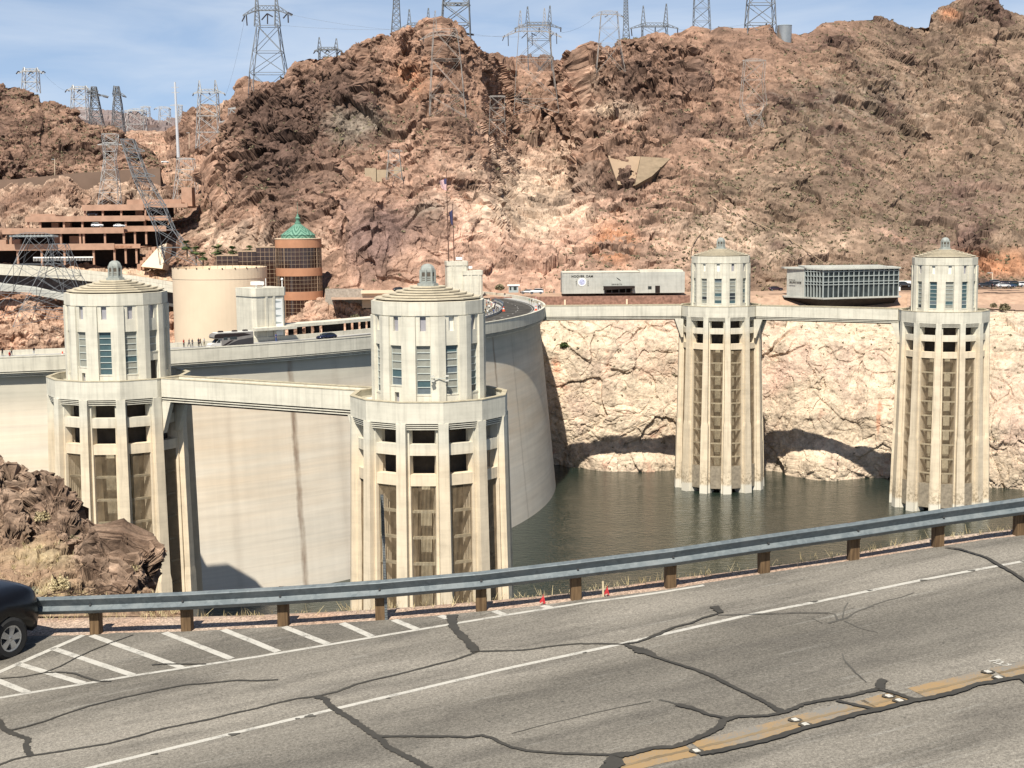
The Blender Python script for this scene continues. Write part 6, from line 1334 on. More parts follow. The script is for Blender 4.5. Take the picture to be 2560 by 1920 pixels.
# ------------------------------------------------------------------ desert scrub (too many to count) and single shrubs
def leafmat(name, a, b):
    t = NT(name); P = t.pos(); t.col(t.mix(t.ramp(t.noise(P, 1.1, 3), [(.35, 0.), (.65, 1.)]), a, b)); t.rough(.8); return t.m
M_SCRUB = leafmat('olive_scrub', (.115, .105, .06), (.22, .18, .11)); M_GREEN = leafmat('green_leaf', (.04, .065, .02), (.10, .13, .045)); M_SAGE = leafmat('sage_leaf', (.17, .18, .12), (.30, .29, .20)); M_DRY = leafmat('dry_grass', (.33, .26, .13), (.50, .42, .25)); M_DEADW = simple('dead_wood', (.05, .032, .022), .9, .3)
def clumps(P, R, k, seed, flat=.7, lean=1.):
    g = np.random.default_rng(seed); n = len(P)
    c = np.repeat(P, k, 0); r = np.repeat(R, k)[:, None]
    d = g.normal(size=(n * k, 3)); d /= np.linalg.norm(d, axis=1, keepdims=True); d[:, 2] = np.abs(d[:, 2]) * flat
    c = c + d * r * g.uniform(.25, 1, (n * k, 1)); a = g.normal(size=(n * k, 3)); a /= np.linalg.norm(a, axis=1, keepdims=True); b = np.cross(a, g.normal(size=(n * k, 3))); b /= np.linalg.norm(b, axis=1, keepdims=True) + 1e-6
    s = r * g.uniform(.28, .55, (n * k, 1)); V = np.stack([c - a * s, c + b * s * .7, c + a * s, c - b * s * .7], 1).reshape(-1, 3); return V
def quads_obj(name, V, mat, kind=None, parent=None):
    me = bpy.data.meshes.new(name); n = len(V); me.vertices.add(n); me.vertices.foreach_set('co', V.reshape(-1).astype(np.float32)); me.loops.add(n); me.loops.foreach_set('vertex_index', np.arange(n, dtype=np.int32)); me.polygons.add(n // 4); me.polygons.foreach_set('loop_start', (np.arange(n // 4) * 4).astype(np.int32)); me.polygons.foreach_set('loop_total', np.full(n // 4, 4, np.int32)); me.materials.append(mat); me.update(calc_edges=True)
    o = bpy.data.objects.new(name, me); COL.objects.link(o); o.parent = parent
    if kind: o['kind'] = kind
    return o
g = np.random.default_rng(5); nr_m = 560
dens = np.clip(.25 + .9 * sstep(PX_MAIN + 1.1 * (PY_MAIN - 300), 1650, 2000) + .7 * blob(PX_MAIN, PY_MAIN, 900, 310, 110, 80) + .5 * blob(PX_MAIN, PY_MAIN, 1150, 280, 180, 60) + .4 * blob(PX_MAIN, PY_MAIN, 560, 470, 60, 60) - .5 * blob(PX_MAIN, PY_MAIN, 1250, 600, 420, 120) + .45 * fbm(V_MAIN.reshape(-1, 3) / 35, 77, 3).reshape(PX_MAIN.shape), .03, 1.2)
up = N_MAIN[..., 2]; dens = dens * sstep(up, .1, .55)
pick = np.argwhere(g.random(dens.shape) < dens * .017); pick = pick[pick[:, 0] < nr_m]
Ps = V_MAIN[pick[:, 0], pick[:, 1]]; Rs = g.uniform(.5, 1.35, len(Ps)) * (.8 + .5 * (g.random(len(Ps)) < .12))
quads_obj('desert_scrub', clumps(Ps, Rs, 7, 1), M_SCRUB, 'stuff')
for nm, Vv, Nn, dn, sd in (('crag_scrub', V_HL, N_HL, .012, 2), ('valley_scrub', V_VF, N_VF, .02, 3)):
    pk = np.argwhere(g.random(Vv.shape[:2]) < dn); pk = pk[pk[:, 0] < Nn.shape[0] - 9]; q = Vv[pk[:, 0], pk[:, 1]]; quads_obj(nm, clumps(q, g.uniform(.5, 1.4, len(q)), 6, sd), M_SCRUB, 'stuff')
pk = np.argwhere(g.random(V_CL.shape[:2]) < .0016); q = V_CL[pk[:, 0], pk[:, 1]]; quads_obj('cliff_scrub', clumps(q, g.uniform(.3, .8, len(q)), 6, 4), M_SCRUB, 'stuff')
# on the knoll
dk_ = np.clip(.8 * blob(PX_KN, PY_KN, 130, 1380, 110, 40) + .7 * blob(PX_KN, PY_KN, 200, 1490, 150, 30) + .25 - .8 * RM_KN, 0, 1)
pk = np.argwhere(g.random(dk_.shape) < dk_ * .007); pk = pk[pk[:, 0] < 415]; q = V_KN[pk[:, 0], pk[:, 1]]
def blades(P, h, k, seed, wd=.012):
    g = np.random.default_rng(seed); n = len(P) * k; b = np.repeat(P, k, 0) + g.normal(size=(n, 3)) * np.array([.05, .05, .0]); d = g.normal(size=(n, 3)) * .45; d[:, 2] = 1; d *= (np.repeat(h, k) * g.uniform(.5, 1., n))[:, None]
    s = np.stack([g.normal(size=n), g.normal(size=n), np.zeros(n)], 1); s /= np.linalg.norm(s, axis=1, keepdims=True); s *= wd
    return np.stack([b - s, b + s, b + d + s * .3, b + d - s * .3], 1).reshape(-1, 3)
quads_obj('dry_grass', blades(q, g.uniform(.06, .22, len(q)), 9, 6), M_DRY, 'stuff')
ox = np.linspace(100, 2560, 260); q = np.array([tuple(onroad(x + g.uniform(-6, 6), float(interp(OUT, [x])[0]) + g.uniform(-1, 5), .0)) for x in ox if g.random() < .6]); quads_obj('verge_grass', blades(q, g.uniform(.04, .22, len(q)), 5, 8, .006), M_DRY, 'stuff')
def kn(px, py): return hill(px, py, V_KN)
def shrub(name, pos, r, k, mat, label, cat='shrub', flat=.9, seed=0, stems=True, sz=1.):
    root = empty(name, pos, 0, label, cat); m = MB(); rr = random.Random(seed)
    for i in range(7):
        a = rr.random() * 6.3; m.bar((0, 0, -.1 * r), (math.cos(a) * r * .6, math.sin(a) * r * .6, r * (.5 + .5 * rr.random())), .03 * r, n=4)
    m.build('stem', M_DEADW, root); quads_obj('foliage', clumps(np.array([[0, 0, .15 * r]] * k), np.full(k, r), 3, seed, flat) if sz == 1. else leafy(k * 3, r, flat, seed, sz), mat, None, root); return root
def leafy(n, r, flat, seed, sz):
    g = np.random.default_rng(seed); d = g.normal(size=(n, 3)); d /= np.linalg.norm(d, axis=1, keepdims=True); d[:, 2] = np.abs(d[:, 2]) * flat; lump = .72 + .28 * np.sin(d[:, 0] * 5 + seed) * np.cos(d[:, 1] * 6); c = d * (r * lump * g.uniform(.35, 1, n) ** .5)[:, None]
    a = g.normal(size=(n, 3)); a /= np.linalg.norm(a, axis=1, keepdims=True); b = np.cross(a, g.normal(size=(n, 3))); b /= np.linalg.norm(b, axis=1, keepdims=True); s = sz * g.uniform(.6, 1.3, (n, 1)); return np.stack([c - a * s, c + b * s * .55, c + a * s, c - b * s * .55], 1).reshape(-1, 3)
shrub('sage_bush', kn(66, 1500), .42, 420, M_SAGE, 'pale grey-green bush at the foot of the knoll, just above the black car', seed=21, sz=.03)
shrub('green_bush', kn(190, 1365), .42, 380, M_SCRUB, 'olive bush in the middle of the rocky knoll', seed=22, sz=.03)
shrub('tan_bush', kn(105, 1300), .34, 300, M_DRY, 'straw-coloured bush between the boulders high on the knoll', seed=23, sz=.028)
shrub('tan_bush', kn(150, 1470), .36, 300, M_DRY, 'straw-coloured bush low on the knoll right of the grey-green bush', seed=24, sz=.028)
shrub('grey_bush', kn(165, 1420), .30, 260, M_SAGE, 'grey brittle bush below the olive bush on the knoll', seed=25, sz=.028)
shrub('dead_bush', kn(330, 1425), .22, 160, M_DRY, 'tuft of pale dead stalks on the right flank of the knoll', seed=26, sz=.02)
m = MB(); a = kn(90, 1508); rr = random.Random(3)
for k in range(5):
    p = a + Vector((rr.uniform(-.1, .9), 0, .1))
    for j in range(6): q = p + Vector((rr.uniform(.12, .3), rr.uniform(-.1, .1), rr.uniform(-.09, .12) - .03 * j + .06)); m.bar(p, q, .012, n=5); p = q
tag(m.build('dead_branch', M_DEADW), 'dark dead branches lying behind the guardrail by the black car', 'branch')
for (x, y, Y, r, mt, lb, sd) in ((1411, 866, 424, 1.35, M_GREEN, 'single dark green bush clinging to the bleached canyon wall', 31), (1249, 724, 458, 1.5, M_SCRUB, 'round dark bush left of the guard booth', 32), (1898, 754, 446, 1.7, M_GREEN, 'dark shrub right of the left far tower head', 33), (889, 797, 446, 1.3, M_SCRUB, 'small dark bush above the covered walkway roof', 34), (2512, 774, 436, 1.6, M_SCRUB, 'brown brush right of the right-hand far tower', 35), (2484, 768, 436, 1.0, M_SCRUB, 'small twin tuft of brush next to the right-hand far tower', 36), (2230, 738, 446, 1.0, M_SCRUB, 'low bush at the right end of the glass-walled overlook', 37)):
    p = at(x, y, Y)
    if x == 1411: p = hill(1411, 864, V_CL) + Vector((0, -.3, -.4))
    shrub('desert_bush', p, r, 60, mt, lb, seed=sd)
def palm(x, y, Y, hgt, r, lb, sd):
    root = empty('palm_tree', at(x, y, Y), 0, lb, 'palm tree', 'fan palms by the visitor centre'); m = MB(); m.bar((0, 0, -1), (0, 0, hgt), .28, 0, 8, .2); m.build('trunk', simple('palm_trunk', (.17, .115, .07), .9, .2) if 'palm_trunk' not in bpy.data.materials else bpy.data.materials['palm_trunk'], root); rr = random.Random(sd); m = MB()
    for k in range(34):
        a = rr.random() * 2 * PI; e = rr.uniform(-.75, 1.2); d = Vector((math.cos(a) * math.cos(e), math.sin(a) * math.cos(e), math.sin(e))); s = d.cross(Vector((0, 0, 1))).normalized(); c = Vector((0, 0, hgt)); t0 = c + d * r * .45; n_ = 7
        for j in range(n_):
            b = (j / (n_ - 1) - .5) * 1.9; q = t0 + (d * math.cos(b) + s * math.sin(b)) * r * .62 - Vector((0, 0, .12 * r)); w_ = s * .07 * r; m.quad(t0 - w_ * .3, t0 + w_ * .3, q + w_, q - w_)
        m.bar(c, t0, .03, n=3)
    m.build('crown', M_GREEN, root)
for a in ((545, 656, 500, 4.2, 2.5, 'largest fan palm, above the left end of the brown glass wing', 1), (582, 644, 500, 2.4, 1.9, 'fan palm behind the brown glass wing, next to the largest palm', 2), (468, 640, 506, 3.6, 2.1, 'leftmost fan palm behind the leaning pylon legs', 3), (490, 650, 504, 3.2, 2.0, 'fan palm between the leaning pylon and the cream drum', 4), (508, 662, 503, 2.8, 1.8, 'short brownish fan palm just above the left rim of the cream drum', 5), (624, 631, 500, 1.2, 1.5, 'small palm tuft peeping over the middle of the brown glass wing', 6)): palm(*a)

# ------------------------------------------------------------------ vehicles
def paintm(name, c, rough=.25, met=.2):
    m_ = simple(name, c, rough, .04, .5, metal=met, spec=.5); b = [n for n in m_.node_tree.nodes if n.type == 'BSDF_PRINCIPLED'][0]; b.inputs['Coat Weight'].default_value = .6; b.inputs['Coat Roughness'].default_value = .08; return m_
M_TYRE = simple('tyre_rubber', (.022, .022, .022), .85, .15, 3.); M_RIM = simple('alloy_rim', (.40, .41, .42), .3, .1, 3., metal=.8); M_CGL = simple('car_glass', (.015, .018, .02), .06, .1, spec=.6); M_LAMP = simple('headlamp', (.55, .57, .6), .12, .05, spec=.6); M_TAIL = simple('tail_lamp', (.28, .02, .02), .2, .1); M_TRIM = simple('black_trim', (.02, .02, .02), .6, .1)
def loft_sections(m, S, mi=0):
    k = len(m.v); n = len(S[0])
    for s in S: m.v += [tuple(p) for p in s]
    for i in range(len(S) - 1):
        for j in range(n - 1): m.f.append((k + i * n + j, k + i * n + j + 1, k + (i + 1) * n + j + 1, k + (i + 1) * n + j)); m.m.append(mi)
    m.f.append(tuple(k + j for j in range(n))); m.m.append(mi); m.f.append(tuple(k + (len(S) - 1) * n + j for j in range(n - 1, -1, -1))); m.m.append(mi)
def interp1(T, x): return float(np.interp(x, [a for a, _ in T], [b for _, b in T]))
def make_car(name, mat, label, cat='car', suv=False, detail=True, group=None):
    """front towards +x, wheels on z = 0"""
    root = empty(name, (0, 0, 0), 0, label, cat, group); L = 2.28; H = 1.72 if suv else 1.44
    belt = [(-2.28, .78), (-2.1, .98), (-1.2, 1.0), (.9, .98), (1.7, .90), (2.1, .78), (2.28, .60)] if not suv else [(-2.28, .95), (-2.1, 1.1), (-1, 1.12), (1.0, 1.1), (1.85, 1.07), (2.12, 1.02), (2.24, .92), (2.28, .78)]
    wid = [(-2.28, .70), (-2.05, .84), (-1.2, .90), (1.2, .90), (1.8, .84), (2.1, .74), (2.28, .55)]
    sill = [(-2.28, .48), (-2., .30), (2., .28), (2.28, .36)]
    xs = [-2.28, -2.22, -2.1, -1.85, -1.5, -1.2, -.8, -.3, .2, .7, 1.1, 1.4, 1.7, 1.95, 2.1, 2.2, 2.28]; S = []
    for x in xs:
        b, w_, s = interp1(belt, x), interp1(wid, x), interp1(sill, x); dz = b - s
        for wx in (-1.35, 1.37):
            if abs(x - wx) < .36: s = max(s, .30 + math.sqrt(max(0, .37 ** 2 - (x - wx) ** 2)))
        if s > b - .15: s = b - .15
        half = [(0, s), (w_ * .92, s), (w_, s + (b - s) * .25), (w_ * 1.0, s + (b - s) * .6), (w_ * .95, b - .07), (w_ * .82, b), (w_ * .45, b + .035), (0, b + .045)]
        S.append([(x, y, z) for y, z in half] + [(x, -y, z) for y, z in half[-2:0:-1]] + [(x, 0, s)])
    m = MB(); loft_sections(m, S); m.build('body', mat, root, smooth=True, recalc=True)
    roof = [(-2.0, .02), (-1.75, .25), (-1.35, .41), (-.6, .47), (.1, .46), (.5, .38), (1.05, .05)] if not suv else [(-2.18, .03), (-2.05, .36), (-1.8, .52), (-.6, .58), (.2, .56), (.55, .46), (1.05, .03)]
    S = []; gx0 = roof[0][0]; gx1 = roof[-1][0]
    for x in [a for a, _ in roof]:
        h = interp1(roof, x); b = interp1(belt, x) - .01; w0 = interp1(wid, x) * .84; w1 = w0 - h * .38
        half = [(w0, b - .04), (w0 - .01, b + .03), (w1 + .03, b + h * .9), (w1 - .05, b + h), (0, b + h + .03)]
        S.append([(x, y, z) for y, z in half] + [(x, -y, z) for y, z in half[-2::-1]])
    m = MB(); k0 = len(m.v); n = len(S[0])
    for s in S: m.v += s
    ng = len(S)
    for i in range(ng - 1):
        for j in range(n - 1):
            gl = (j in (1, n - 3)) or (i == 0) or (i == ng - 2) or (i == ng - 3 and False)
            m.f.append((i * n + j, i * n + j + 1, (i + 1) * n + j + 1, (i + 1) * n + j)); m.m.append(1 if gl and j not in (0, n - 2) else 0)
    m.build('cabin', [mat, M_CGL], root, smooth=False, recalc=False)
    for x in (-1.35, 1.37):
        for s in (-1, 1):
            m = MB(); r = .36; prof = [(.20, -.1), (.31, -.105), (r, -.07), (r, .07), (.31, .105), (.225, .10)]; m.lathe(prof, 26)
            wh = m.build('tyre', M_TYRE, None, smooth=False); wheel = empty('wheel', (x, s * .80, r)); wheel.scale = (1, 1, 1); wheel.parent = root; wh.parent = wheel; wh.rotation_euler = (PI / 2 * (1 if s < 0 else -1), 0, 0)
            m = MB(); m.lathe([(.228, .085), (.20, .08), (.195, -.02), (.01, -.03)], 26); m.lathe([(.07, -.02), (.07, .075), (.01, .085)], 12)
            if detail:
                for q in range(5):
                    a = 2 * PI * q / 5; d = Vector((math.cos(a), math.sin(a), 0)); t_ = Vector((-d.y, d.x, 0)); A = [d * .05 - t_ * .04, d * .05 + t_ * .04, d * .205 + t_ * .062, d * .205 - t_ * .062]; m.hexa([tuple(p + Vector((0, 0, .03))) for p in A] + [tuple(p + Vector((0, 0, .078))) for p in A])
            o = m.build('rim', M_RIM, wheel); o.rotation_euler = wh.rotation_euler
    for s in (-1, 1):
        m = MB(); z = interp1(belt, 2.1) - .16; m.hexa([(2.02, s * .74, z - .06), (2.21, s * .48, z - .07), (2.17, s * .44, z - .07), (1.95, s * .66, z - .06), (1.95, s * .745, z + .07), (2.18, s * .50, z + .05), (2.12, s * .44, z + .06), (1.85, s * .66, z + .08)]); m.build('headlight', M_LAMP, root)
        m = MB(); z = interp1(belt, -2.2) - .12; m.box(-2.285, -2.16, min(s * .45, s * .74), max(s * .45, s * .74), z - .1, z + .07); m.build('tail_light', M_TAIL, root)
        m = MB(); m.hexa([(.78, s * .88, 1.0), (.92, s * .88, 1.0), (.92, s * 1.03, 1.02), (.78, s * 1.03, 1.02), (.78, s * .88, 1.12), (.92, s * .88, 1.12), (.92, s * 1.03, 1.12), (.78, s * 1.03, 1.12)]); m.build('mirror', mat, root)
    m = MB(); m.box(2.2, 2.275, -.5, .5, .42, .56); m.build('grille', M_TRIM, root)
    return root
M_BLK = simple('black_car_paint', (.004, .004, .005), .28, .05, .5, spec=.35)
a, b = onroad(*z1([(-300, 820)])[0][:2]), onroad(*z1([(720, 372)])[0][:2]); hd = math.atan2(b.y - a.y, b.x - a.x)
car0 = make_car('parked_car', M_BLK, 'black car with five-spoke silver wheels, cut off at the left edge beside the guardrail', suv=True, group=None)
hc_ = hd - math.radians(2); wc = onroad(33, 1641); off = Vector((1.37 * 1.1, -.88 * 1.1)); rot2 = Matrix.Rotation(hc_, 2); o_ = rot2 @ off
car0.location = (wc.x - o_.x, wc.y - o_.y, 0); car0.location.z = road_z(car0.location.x, car0.location.y); car0.rotation_euler = Vector((RA, RB, -1)).normalized().to_track_quat('-Z', 'Y').to_euler() if False else (0, -math.atan(RA * math.cos(hc_) + RB * math.sin(hc_)), hc_); car0.scale = (1.1, 1.1, 1.1)
cols_ = {'navy': paintm('navy_paint', (.012, .015, .04)), 'white': paintm('white_paint_car', (.62, .63, .63), .3), 'charcoal': paintm('charcoal_paint', (.03, .03, .035)), 'plum': paintm('plum_paint', (.035, .018, .03)), 'silver': paintm('silver_paint', (.36, .37, .38), .3, .5), 'dgreen': paintm('green_paint', (.015, .04, .03)), 'blue': paintm('blue_paint', (.04, .07, .14))}
protos = {}
def place_car(colr, suv, p, rz, label, group=None):
    k = (colr, suv)
    if k not in protos: protos[k] = r = make_car('parked_car', cols_[colr], label, 'car', suv, False, group)
    else:
        r = copy_tree(protos[k], None, p, rz, label)
        if 'group' in r.keys(): del r['group']
    if group: r['group'] = group
    r.location = p; r.rotation_euler = (0, 0, rz); return r
a = arc_px(816, 135.5, -60, -20); place_car('navy', False, arc(135.5, a, -1.1), math.radians(a) - PI / 2, 'dark blue car driving on the dam crest beside the covered walkway')
place_car('white', True, at(1341, 735, 449), PI * .98, 'white off-road vehicle parked right of the guard booth'); c = at(1319, 735, 453); place_car('silver', False, c, PI * .95, 'silver car half hidden behind the white off-road vehicle')
place_car('plum', False, at(1939, 727, 452), .1, 'dark plum car parked left of the glass-walled overlook')
place_car('charcoal', True, at(2259, 717, 458), .1, 'dark vehicle parked in front of the small white garage')
lot = [('charcoal', False, 2461, 716, 452, 'nearest dark car beside the right far tower head'), ('navy', True, 2478, 715, 455, 'dark blue tall vehicle in the car park at the right edge'), ('charcoal', True, 2494, 716, 452, 'black tall vehicle left of the white car in the right car park'), ('white', False, 2508, 717, 450, 'white car in the car park at the right edge'), ('blue', False, 2523, 717, 452, 'mid blue car right of the white car in the right car park'), ('dgreen', False, 2540, 716, 453, 'dark green car near the right end of the car park'), ('white', True, 2562, 715, 453, 'white vehicle cut off at the right edge of the picture'), ('charcoal', False, 2535, 711, 462, 'dark car in the back row of the right car park'), ('plum', False, 2515, 711, 463, 'plum car in the back row of the right car park'), ('silver', True, 2490, 710, 464, 'silver vehicle in the back row of the right car park')]
for c_, s, x, y, Y, lb in lot: place_car(c_, s, at(x, y + 2, Y), .15 + .1 * (x % 3), lb, 'cars in the lot at the right edge')
place_car('white', True, at(244, 570, Yk + 9) + Vector((0, 0, .3)), .1, 'white vehicle on the third deck of the parking garage, left one', 'cars in the parking garage'); place_car('white', False, at(299, 570, Yk + 9) + Vector((0, 0, .2)), .1, 'white car on the third deck of the parking garage, right one', 'cars in the parking garage'); place_car('charcoal', True, at(232, 542, Yk + 24) + Vector((0, 0, .4)), .1, 'dark vehicle on the upper deck of the parking garage', 'cars in the parking garage'); place_car('white', False, at(413, 408, 830), .2, 'tiny white car on the road in the gap between the left hills')
place_car('charcoal', False, at(1000, 729, 456), .3, 'dark car behind the roof of the nearest intake tower')
# motorhome
a = arc_px(574, 139.3, -80, -40); mh = empty('motorhome', arc(139.3, a, -1.1), math.radians(a) - PI / 2, 'brown, grey and white motorhome driving left along the dam crest', 'motorhome')
M_RVW = simple('rv_white', (.60, .58, .54), .5, .05); M_RVM = simple('rv_taupe', (.20, .185, .175), .5, .08); M_RVB = simple('rv_brown', (.022, .015, .015), .5, .05); M_RVG = simple('rv_grey', (.045, .042, .045), .5, .05)
def rvprism(pts, y0, y1, nm, mat, par=mh):
    m = MB(); n = len(pts); m.v += [(x, y0, z) for x, z in pts] + [(x, y1, z) for x, z in pts]; m.f.append(tuple(range(n))); m.f.append(tuple(range(2 * n - 1, n - 1, -1))); m.m += [0, 0]
    for i in range(n): j = (i + 1) % n; m.f.append((i, i + n, j + n, j)); m.m.append(0)
    return m.build(nm, mat, par, recalc=True)
rvprism([(-4.4, .55), (2.3, .55), (2.3, 2.15), (3.75, 2.2), (3.9, 2.5), (3.75, 2.95), (3.2, 3.22), (-4.4, 3.22)], -1.22, 1.22, 'body', M_RVM); rvprism([(-4.42, 3.221), (3.2, 3.221), (3.0, 3.32), (-4.42, 3.32)], -1.23, 1.23, 'roof', M_RVW); rvprism([(2.31, .5), (4.5, .5), (4.55, 1.05), (4.2, 1.25), (3.45, 1.35), (2.75, 2.12), (2.31, 2.12)], -1.0, 1.0, 'cab', M_RVW)
for s in (-1, 1):
    y0, y1 = sorted((s * 1.221, s * 1.24)); rvprism([(-4.0, 2.62), (-.9, 2.35), (2.3, 2.25), (3.7, 2.3), (3.85, 2.55), (3.7, 2.98), (3.2, 3.1), (-2.4, 3.05)], y0, y1, 'upper_stripe', M_RVB); rvprism([(-4.4, .56), (1.6, .56), (.4, 1.2), (-1.2, 1.75), (-4.4, 2.1)], y0, y1, 'lower_panel', M_RVG); rvprism([(2.3, .75), (1.6, .75), (-.2, 1.75), (.4, 1.75)], y0, y1, 'swoosh', M_RVB)
    for x0, x1 in ((-.9, .6), (1.1, 1.9)): rvprism([(x0, 1.9), (x1, 1.9), (x1, 2.45), (x0, 2.45)], *sorted((s * 1.222, s * 1.245)), 'window', M_CGL)
    rvprism([(2.5, 1.4), (3.35, 1.4), (2.78, 2.0), (2.5, 2.0)], *sorted((s * .99, s * 1.02)), 'cab_window', M_CGL)
m = MB(); m.quad((3.50, -.9, 1.36), (3.50, .9, 1.36), (2.86, .85, 2.08), (2.86, -.85, 2.08)); m.build('windscreen', M_CGL, mh); m = MB(); m.box(-4.43, -4.401, -1.2, 1.2, .6, 2.4); m.build('rear_panel', M_RVG, mh); m = MB(); m.box(4.45, 4.68, -.95, .95, .42, .72); m.build('bumper', M_RVW, mh)
for x, y in ((2.0, 0), (-.9, .1), (-3.2, 0)): m = MB(); m.hexa([(x - .5, y - .4, 3.3), (x + .5, y - .4, 3.3), (x + .5, y + .4, 3.3), (x - .5, y + .4, 3.3), (x - .4, y - .35, 3.6), (x + .3, y - .35, 3.6), (x + .3, y + .35, 3.6), (x - .4, y + .35, 3.6)]); m.build('roof_unit', M_RVB, mh)
for x in (3.55, -2.2):
    for s in (-1, 1): m = MB(); m.lathe([(.18, -.12), (.4, -.12), (.4, .12), (.18, .12)], 18, cap=True); o = m.build('wheel', M_TYRE, mh); o.rotation_euler = (PI / 2, 0, 0); o.location = (x, s * 1.0, .4)
# traffic cones and barricade
M_ORNG = simple('cone_orange', (.62, .09, .04), .6, .08)
for k, (x, R_, d0, d1, lb) in enumerate([(1258, 133.6, -20, 30, 'orange cone where the crest road bends, left one'), (1340, 142.2, -20, 20, 'orange cone by the outer parapet where the crest road bends, right one'), (153, 140.5, -110, -60, 'orange cone on the crest left of the nearest-left tower head')]):
    a = arc_px(x, R_, d0, d1); p = arc(R_, a, -1.05)
    if k == 0: p = on(1259, 778, -1.09)
    if k == 1: p = on(1340, 776, -.94)
    r_ = empty('traffic_cone', p, 0, lb, 'traffic cone', 'orange cones on the dam crest'); m = MB(); m.box(-.45, .45, -.45, .45, 0, .06); m.lathe([(.36, .06), (.20, .7), (.07, 1.25), (.01, 1.27)], 12); m.build('cone', M_ORNG, r_); m = MB(); m.lathe([(.245, .55), (.185, .8)], 12); m.build('reflective_band', M_WHITEP, r_)

# ------------------------------------------------------------------ people on the dam crest
def make_person_mesh(name, pose):
    J = {'pelvis': (0, 0, .94), 'waist': (0, .01, 1.10), 'chest': (0, 0, 1.32), 'neck': (0, .0, 1.48), 'head': (0, -.02, 1.60), 'top': (0, 0, 1.70)}
    E = [('pelvis', 'waist'), ('waist', 'chest'), ('chest', 'neck'), ('neck', 'head'), ('head', 'top')]; Rr = {'pelvis': .15, 'waist': .13, 'chest': .16, 'neck': .06, 'head': .10, 'top': .07}
    st, aw, lean = pose
    for s, n in ((-1, 'l'), (1, 'r')):
        f = st * s
        J.update({'hip' + n: (s * .09, 0, .88), 'knee' + n: (s * .10, -.5 * f - .02, .49), 'ank' + n: (s * .10, -.9 * f + .04 * abs(f), .09), 'toe' + n: (s * .115, -.9 * f - .14, .05), 'sh' + n: (s * .18, 0, 1.41), 'elb' + n: (s * (.24 + aw * .05), .10 * f * 2 + .02, 1.13), 'wri' + n: (s * (.24 + aw * .02), .25 * f - .08 - aw * .2, .90 + aw * .25), 'han' + n: (s * .235, .25 * f - .12 - aw * .22, .80 + aw * .3)})
        E += [('pelvis', 'hip' + n), ('hip' + n, 'knee' + n), ('knee' + n, 'ank' + n), ('ank' + n, 'toe' + n), ('chest', 'sh' + n), ('sh' + n, 'elb' + n), ('elb' + n, 'wri' + n), ('wri' + n, 'han' + n)]
        Rr.update({'hip' + n: .10, 'knee' + n: .065, 'ank' + n: .045, 'toe' + n: .045, 'sh' + n: .07, 'elb' + n: .048, 'wri' + n: .036, 'han' + n: .045})
    names = list(J); me = bpy.data.meshes.new(name); P = [Vector(J[k]) for k in names]
    if lean:
        for i, k in enumerate(names):
            if P[i].z > .95: d = P[i] - Vector((0, 0, .94)); P[i] = Vector((0, 0, .94)) + Matrix.Rotation(lean, 3, 'X') @ d
    me.from_pydata([tuple(p) for p in P], [(names.index(a), names.index(b)) for a, b in E], [])
    o = bpy.data.objects.new(name, me); COL.objects.link(o); sk = o.modifiers.new('s', 'SKIN'); sk.use_smooth_shade = True
    for i, k in enumerate(names): v = me.skin_vertices[0].data[i]; v.radius = (Rr[k], Rr[k] * (.72 if k in ('chest', 'waist', 'pelvis') else 1)); v.use_root = (k == 'pelvis')
    o.modifiers.new('d', 'SUBSURF').levels = 1; bpy.context.view_layer.update(); ev = bpy.data.meshes.new_from_object(o.evaluated_get(bpy.context.evaluated_depsgraph_get())); bpy.data.objects.remove(o); ev.name = name
    ev.materials.clear()
    for q in range(4): ev.materials.append(None)
    for p in ev.polygons:
        c = p.center; z = (Matrix.Rotation(-lean, 3, 'X') @ (c - Vector((0, 0, .94)))).z + .94 if lean and c.z > .9 else c.z
        y = c.y; ax = abs(c.x)
        p.material_index = 1 if z > 1.63 or (z > 1.5 and y > .05 and ax < .12) else (0 if z > 1.45 or (ax > .17 and z < 1.1) else (2 if z > .93 else (0 if z < .5 and pose[1] > .4 else 3)))
        p.use_smooth = True
    return ev
PM = [make_person_mesh('person', p) for p in ((.06, 0, 0), (.32, .1, .06), (.05, .8, 0), (.12, .3, .35))]
def cm(n, c): return bpy.data.materials.get(n) or simple(n, c, .85, .1, 3.)
SKIN = [cm('skin_a', (.42, .24, .16)), cm('skin_b', (.26, .14, .09))]; HAIR = [cm('hair_a', (.03, .02, .015)), cm('hair_b', (.16, .10, .05)), cm('hat_white', (.7, .68, .62))]
CL = {'red': (.45, .03, .03), 'black': (.02, .02, .022), 'grey': (.16, .16, .17), 'white': (.62, .62, .60), 'pink': (.55, .27, .27), 'teal': (.03, .22, .17), 'blue': (.05, .09, .28), 'orange': (.5, .2, .09), 'khaki': (.30, .25, .16), 'navy': (.02, .025, .06)}
def person(p, rz, top, leg, label, pose=0, hair=0, group='visitors on the dam crest', sk=0):
    o = bpy.data.objects.new('person', PM[pose]); COL.objects.link(o); o.location = p; o.rotation_euler = (0, 0, rz); tag(o, label, 'person', group)
    for i, mt in enumerate((SKIN[sk], HAIR[hair], cm('cloth_' + top, CL[top]), cm('cloth_' + leg, CL[leg]))): o.material_slots[i].link = 'OBJECT'; o.material_slots[i].material = mt
    return o
def pa_(x, R_, d0, d1, z=-.95): return arc(R_, arc_px(x, R_, d0, d1), z)
W0 = (-105, -40)
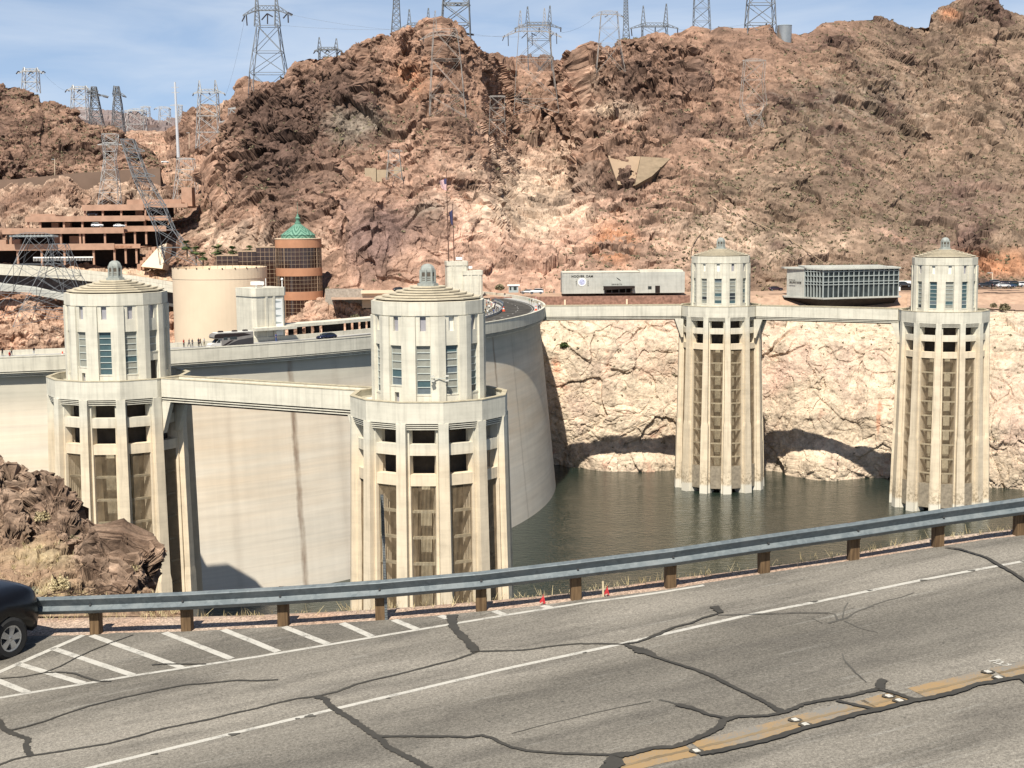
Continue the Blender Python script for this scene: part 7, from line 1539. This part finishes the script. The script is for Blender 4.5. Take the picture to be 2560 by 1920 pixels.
for x, R_, top, leg, lb, po, hr in ((457, 132.2, 'red', 'black', 'person in a red top left of the motorhome, against the cream drum', 0, 0), (471, 132.0, 'grey', 'navy', 'person in grey walking, second from the left of the motorhome group', 1, 0), (479, 132.6, 'grey', 'grey', 'person in a pale grey top in the middle of the motorhome group', 0, 1), (494, 132.0, 'navy', 'black', 'person in dark clothes just left of the motorhome front', 0, 0), (499, 132.6, 'black', 'black', 'person all in black nearest the motorhome windscreen', 1, 0), (509, 131.8, 'white', 'khaki', 'person in a white shirt half hidden by the motorhome', 0, 2), (690, 132.2, 'blue', 'blue', 'person in bright blue beside the foot of the white-panelled elevator tower', 0, 0), (2, 132.4, 'black', 'black', 'person in black at the very left edge of the dam crest', 0, 0), (25, 132.2, 'khaki', 'navy', 'person with pale hair and khaki top at the left edge of the dam crest', 0, 2), (81, 133.4, 'black', 'white', 'person in black with bare legs striding left along the dam crest', 3, 0), (19, 141.9, 'red', 'navy', 'person in red close behind the outer parapet at the left edge', 0, 0)):
    person(pa_(x, R_, *W0), 1.2, top, leg, lb, po, hr)
g = random.Random(4); tops = ['pink', 'white', 'orange', 'blue', 'navy', 'black', 'grey', 'khaki', 'white', 'black', 'blue', 'grey', 'black', 'orange', 'white', 'pink']
crowd = [(1216, 752), (1221, 750), (1227, 748), (1233, 756), (1238, 756), (1236, 765), (1230, 770), (1225, 774), (1219, 777), (1214, 774), (1234, 776), (1241, 767), (1245, 769), (1217, 761), (1223, 764), (1229, 760)]
for (x, y), tp in zip(crowd, tops): person(on(x, y + 12, -.95), g.random() * 6.3, tp, g.choice(['navy', 'khaki', 'black', 'grey']), 'visitor in the crowd behind the inner railing of the bending crest road', g.choice([0, 0, 1, 2]), g.choice([0, 1, 2]), 'crowd behind the inner railing', g.choice([0, 1]))
for x, y, tp, lg, lb, po, hr in ((1262, 743, 'black', 'white', 'lone person in black top and white trousers across the crest road', 1, 0), (1323, 757, 'teal', 'khaki', 'person in a teal shirt at the left end of the parapet group', 0, 1), (1329, 760, 'black', 'khaki', 'person in black next to the teal shirt at the parapet', 0, 0), (1334, 758, 'white', 'khaki', 'person in white in the middle of the parapet group', 0, 2), (1340, 752, 'pink', 'white', 'tall pink-topped person standing behind the parapet group', 0, 0), (1343, 764, 'khaki', 'grey', 'person in khaki near the right end of the parapet group', 0, 2), (1349, 768, 'white', 'black', 'person with white hat at the right end of the parapet group', 1, 2), (1346, 775, 'navy', 'black', 'person in navy beside the right orange cone', 0, 0), (1351, 776, 'black', 'black', 'person in black right of the right orange cone', 0, 0)):
    person(on(x, y + 2, -.95), 2. + po, tp, lg, lb, po, hr)
person(at(1385, 735, 448), 1., 'black', 'grey', 'person in black walking left of the exhibit building', 1, 0, 'visitors on the far bank'); person(at(1300, 732, 451), 2., 'grey', 'black', 'person standing at the right side of the guard booth', 0, 0, 'visitors on the far bank')
# inner railing round the crowd
rl = empty('crowd_railing', on(1252, 778, -.95), 0, 'blue-grey metal railing curving round the crowd on the bending crest road', 'railing'); pts = [on(x, y, -.95) for x, y in ((1170, 806), (1200, 799), (1225, 792), (1245, 784), (1257, 775), (1258, 766), (1249, 759), (1232, 753))]; m = MB(); o_ = Vector(rl.location)
sp_ = []
for i in range(len(pts) - 1):
    for k in range(5): sp_.append(pts[i].lerp(pts[i + 1], k / 5) - o_)
m.sweep([tuple(p) for p in sp_], [(-.12, 0), (.12, 0), (.12, .5), (-.12, .5)], closed=True); m.build('kerb', M_WALK, rl); m = MB()
for p, q in zip(sp_, sp_[1:]):
    m.bar(p + Vector((0, 0, .5)), p + Vector((0, 0, 1.15)), .05)
    for z in (.8, 1.15): m.bar(p + Vector((0, 0, z)), q + Vector((0, 0, z)), .05)
m.build('rails', simple('rail_blue', (.14, .19, .24), .5, .1), rl)
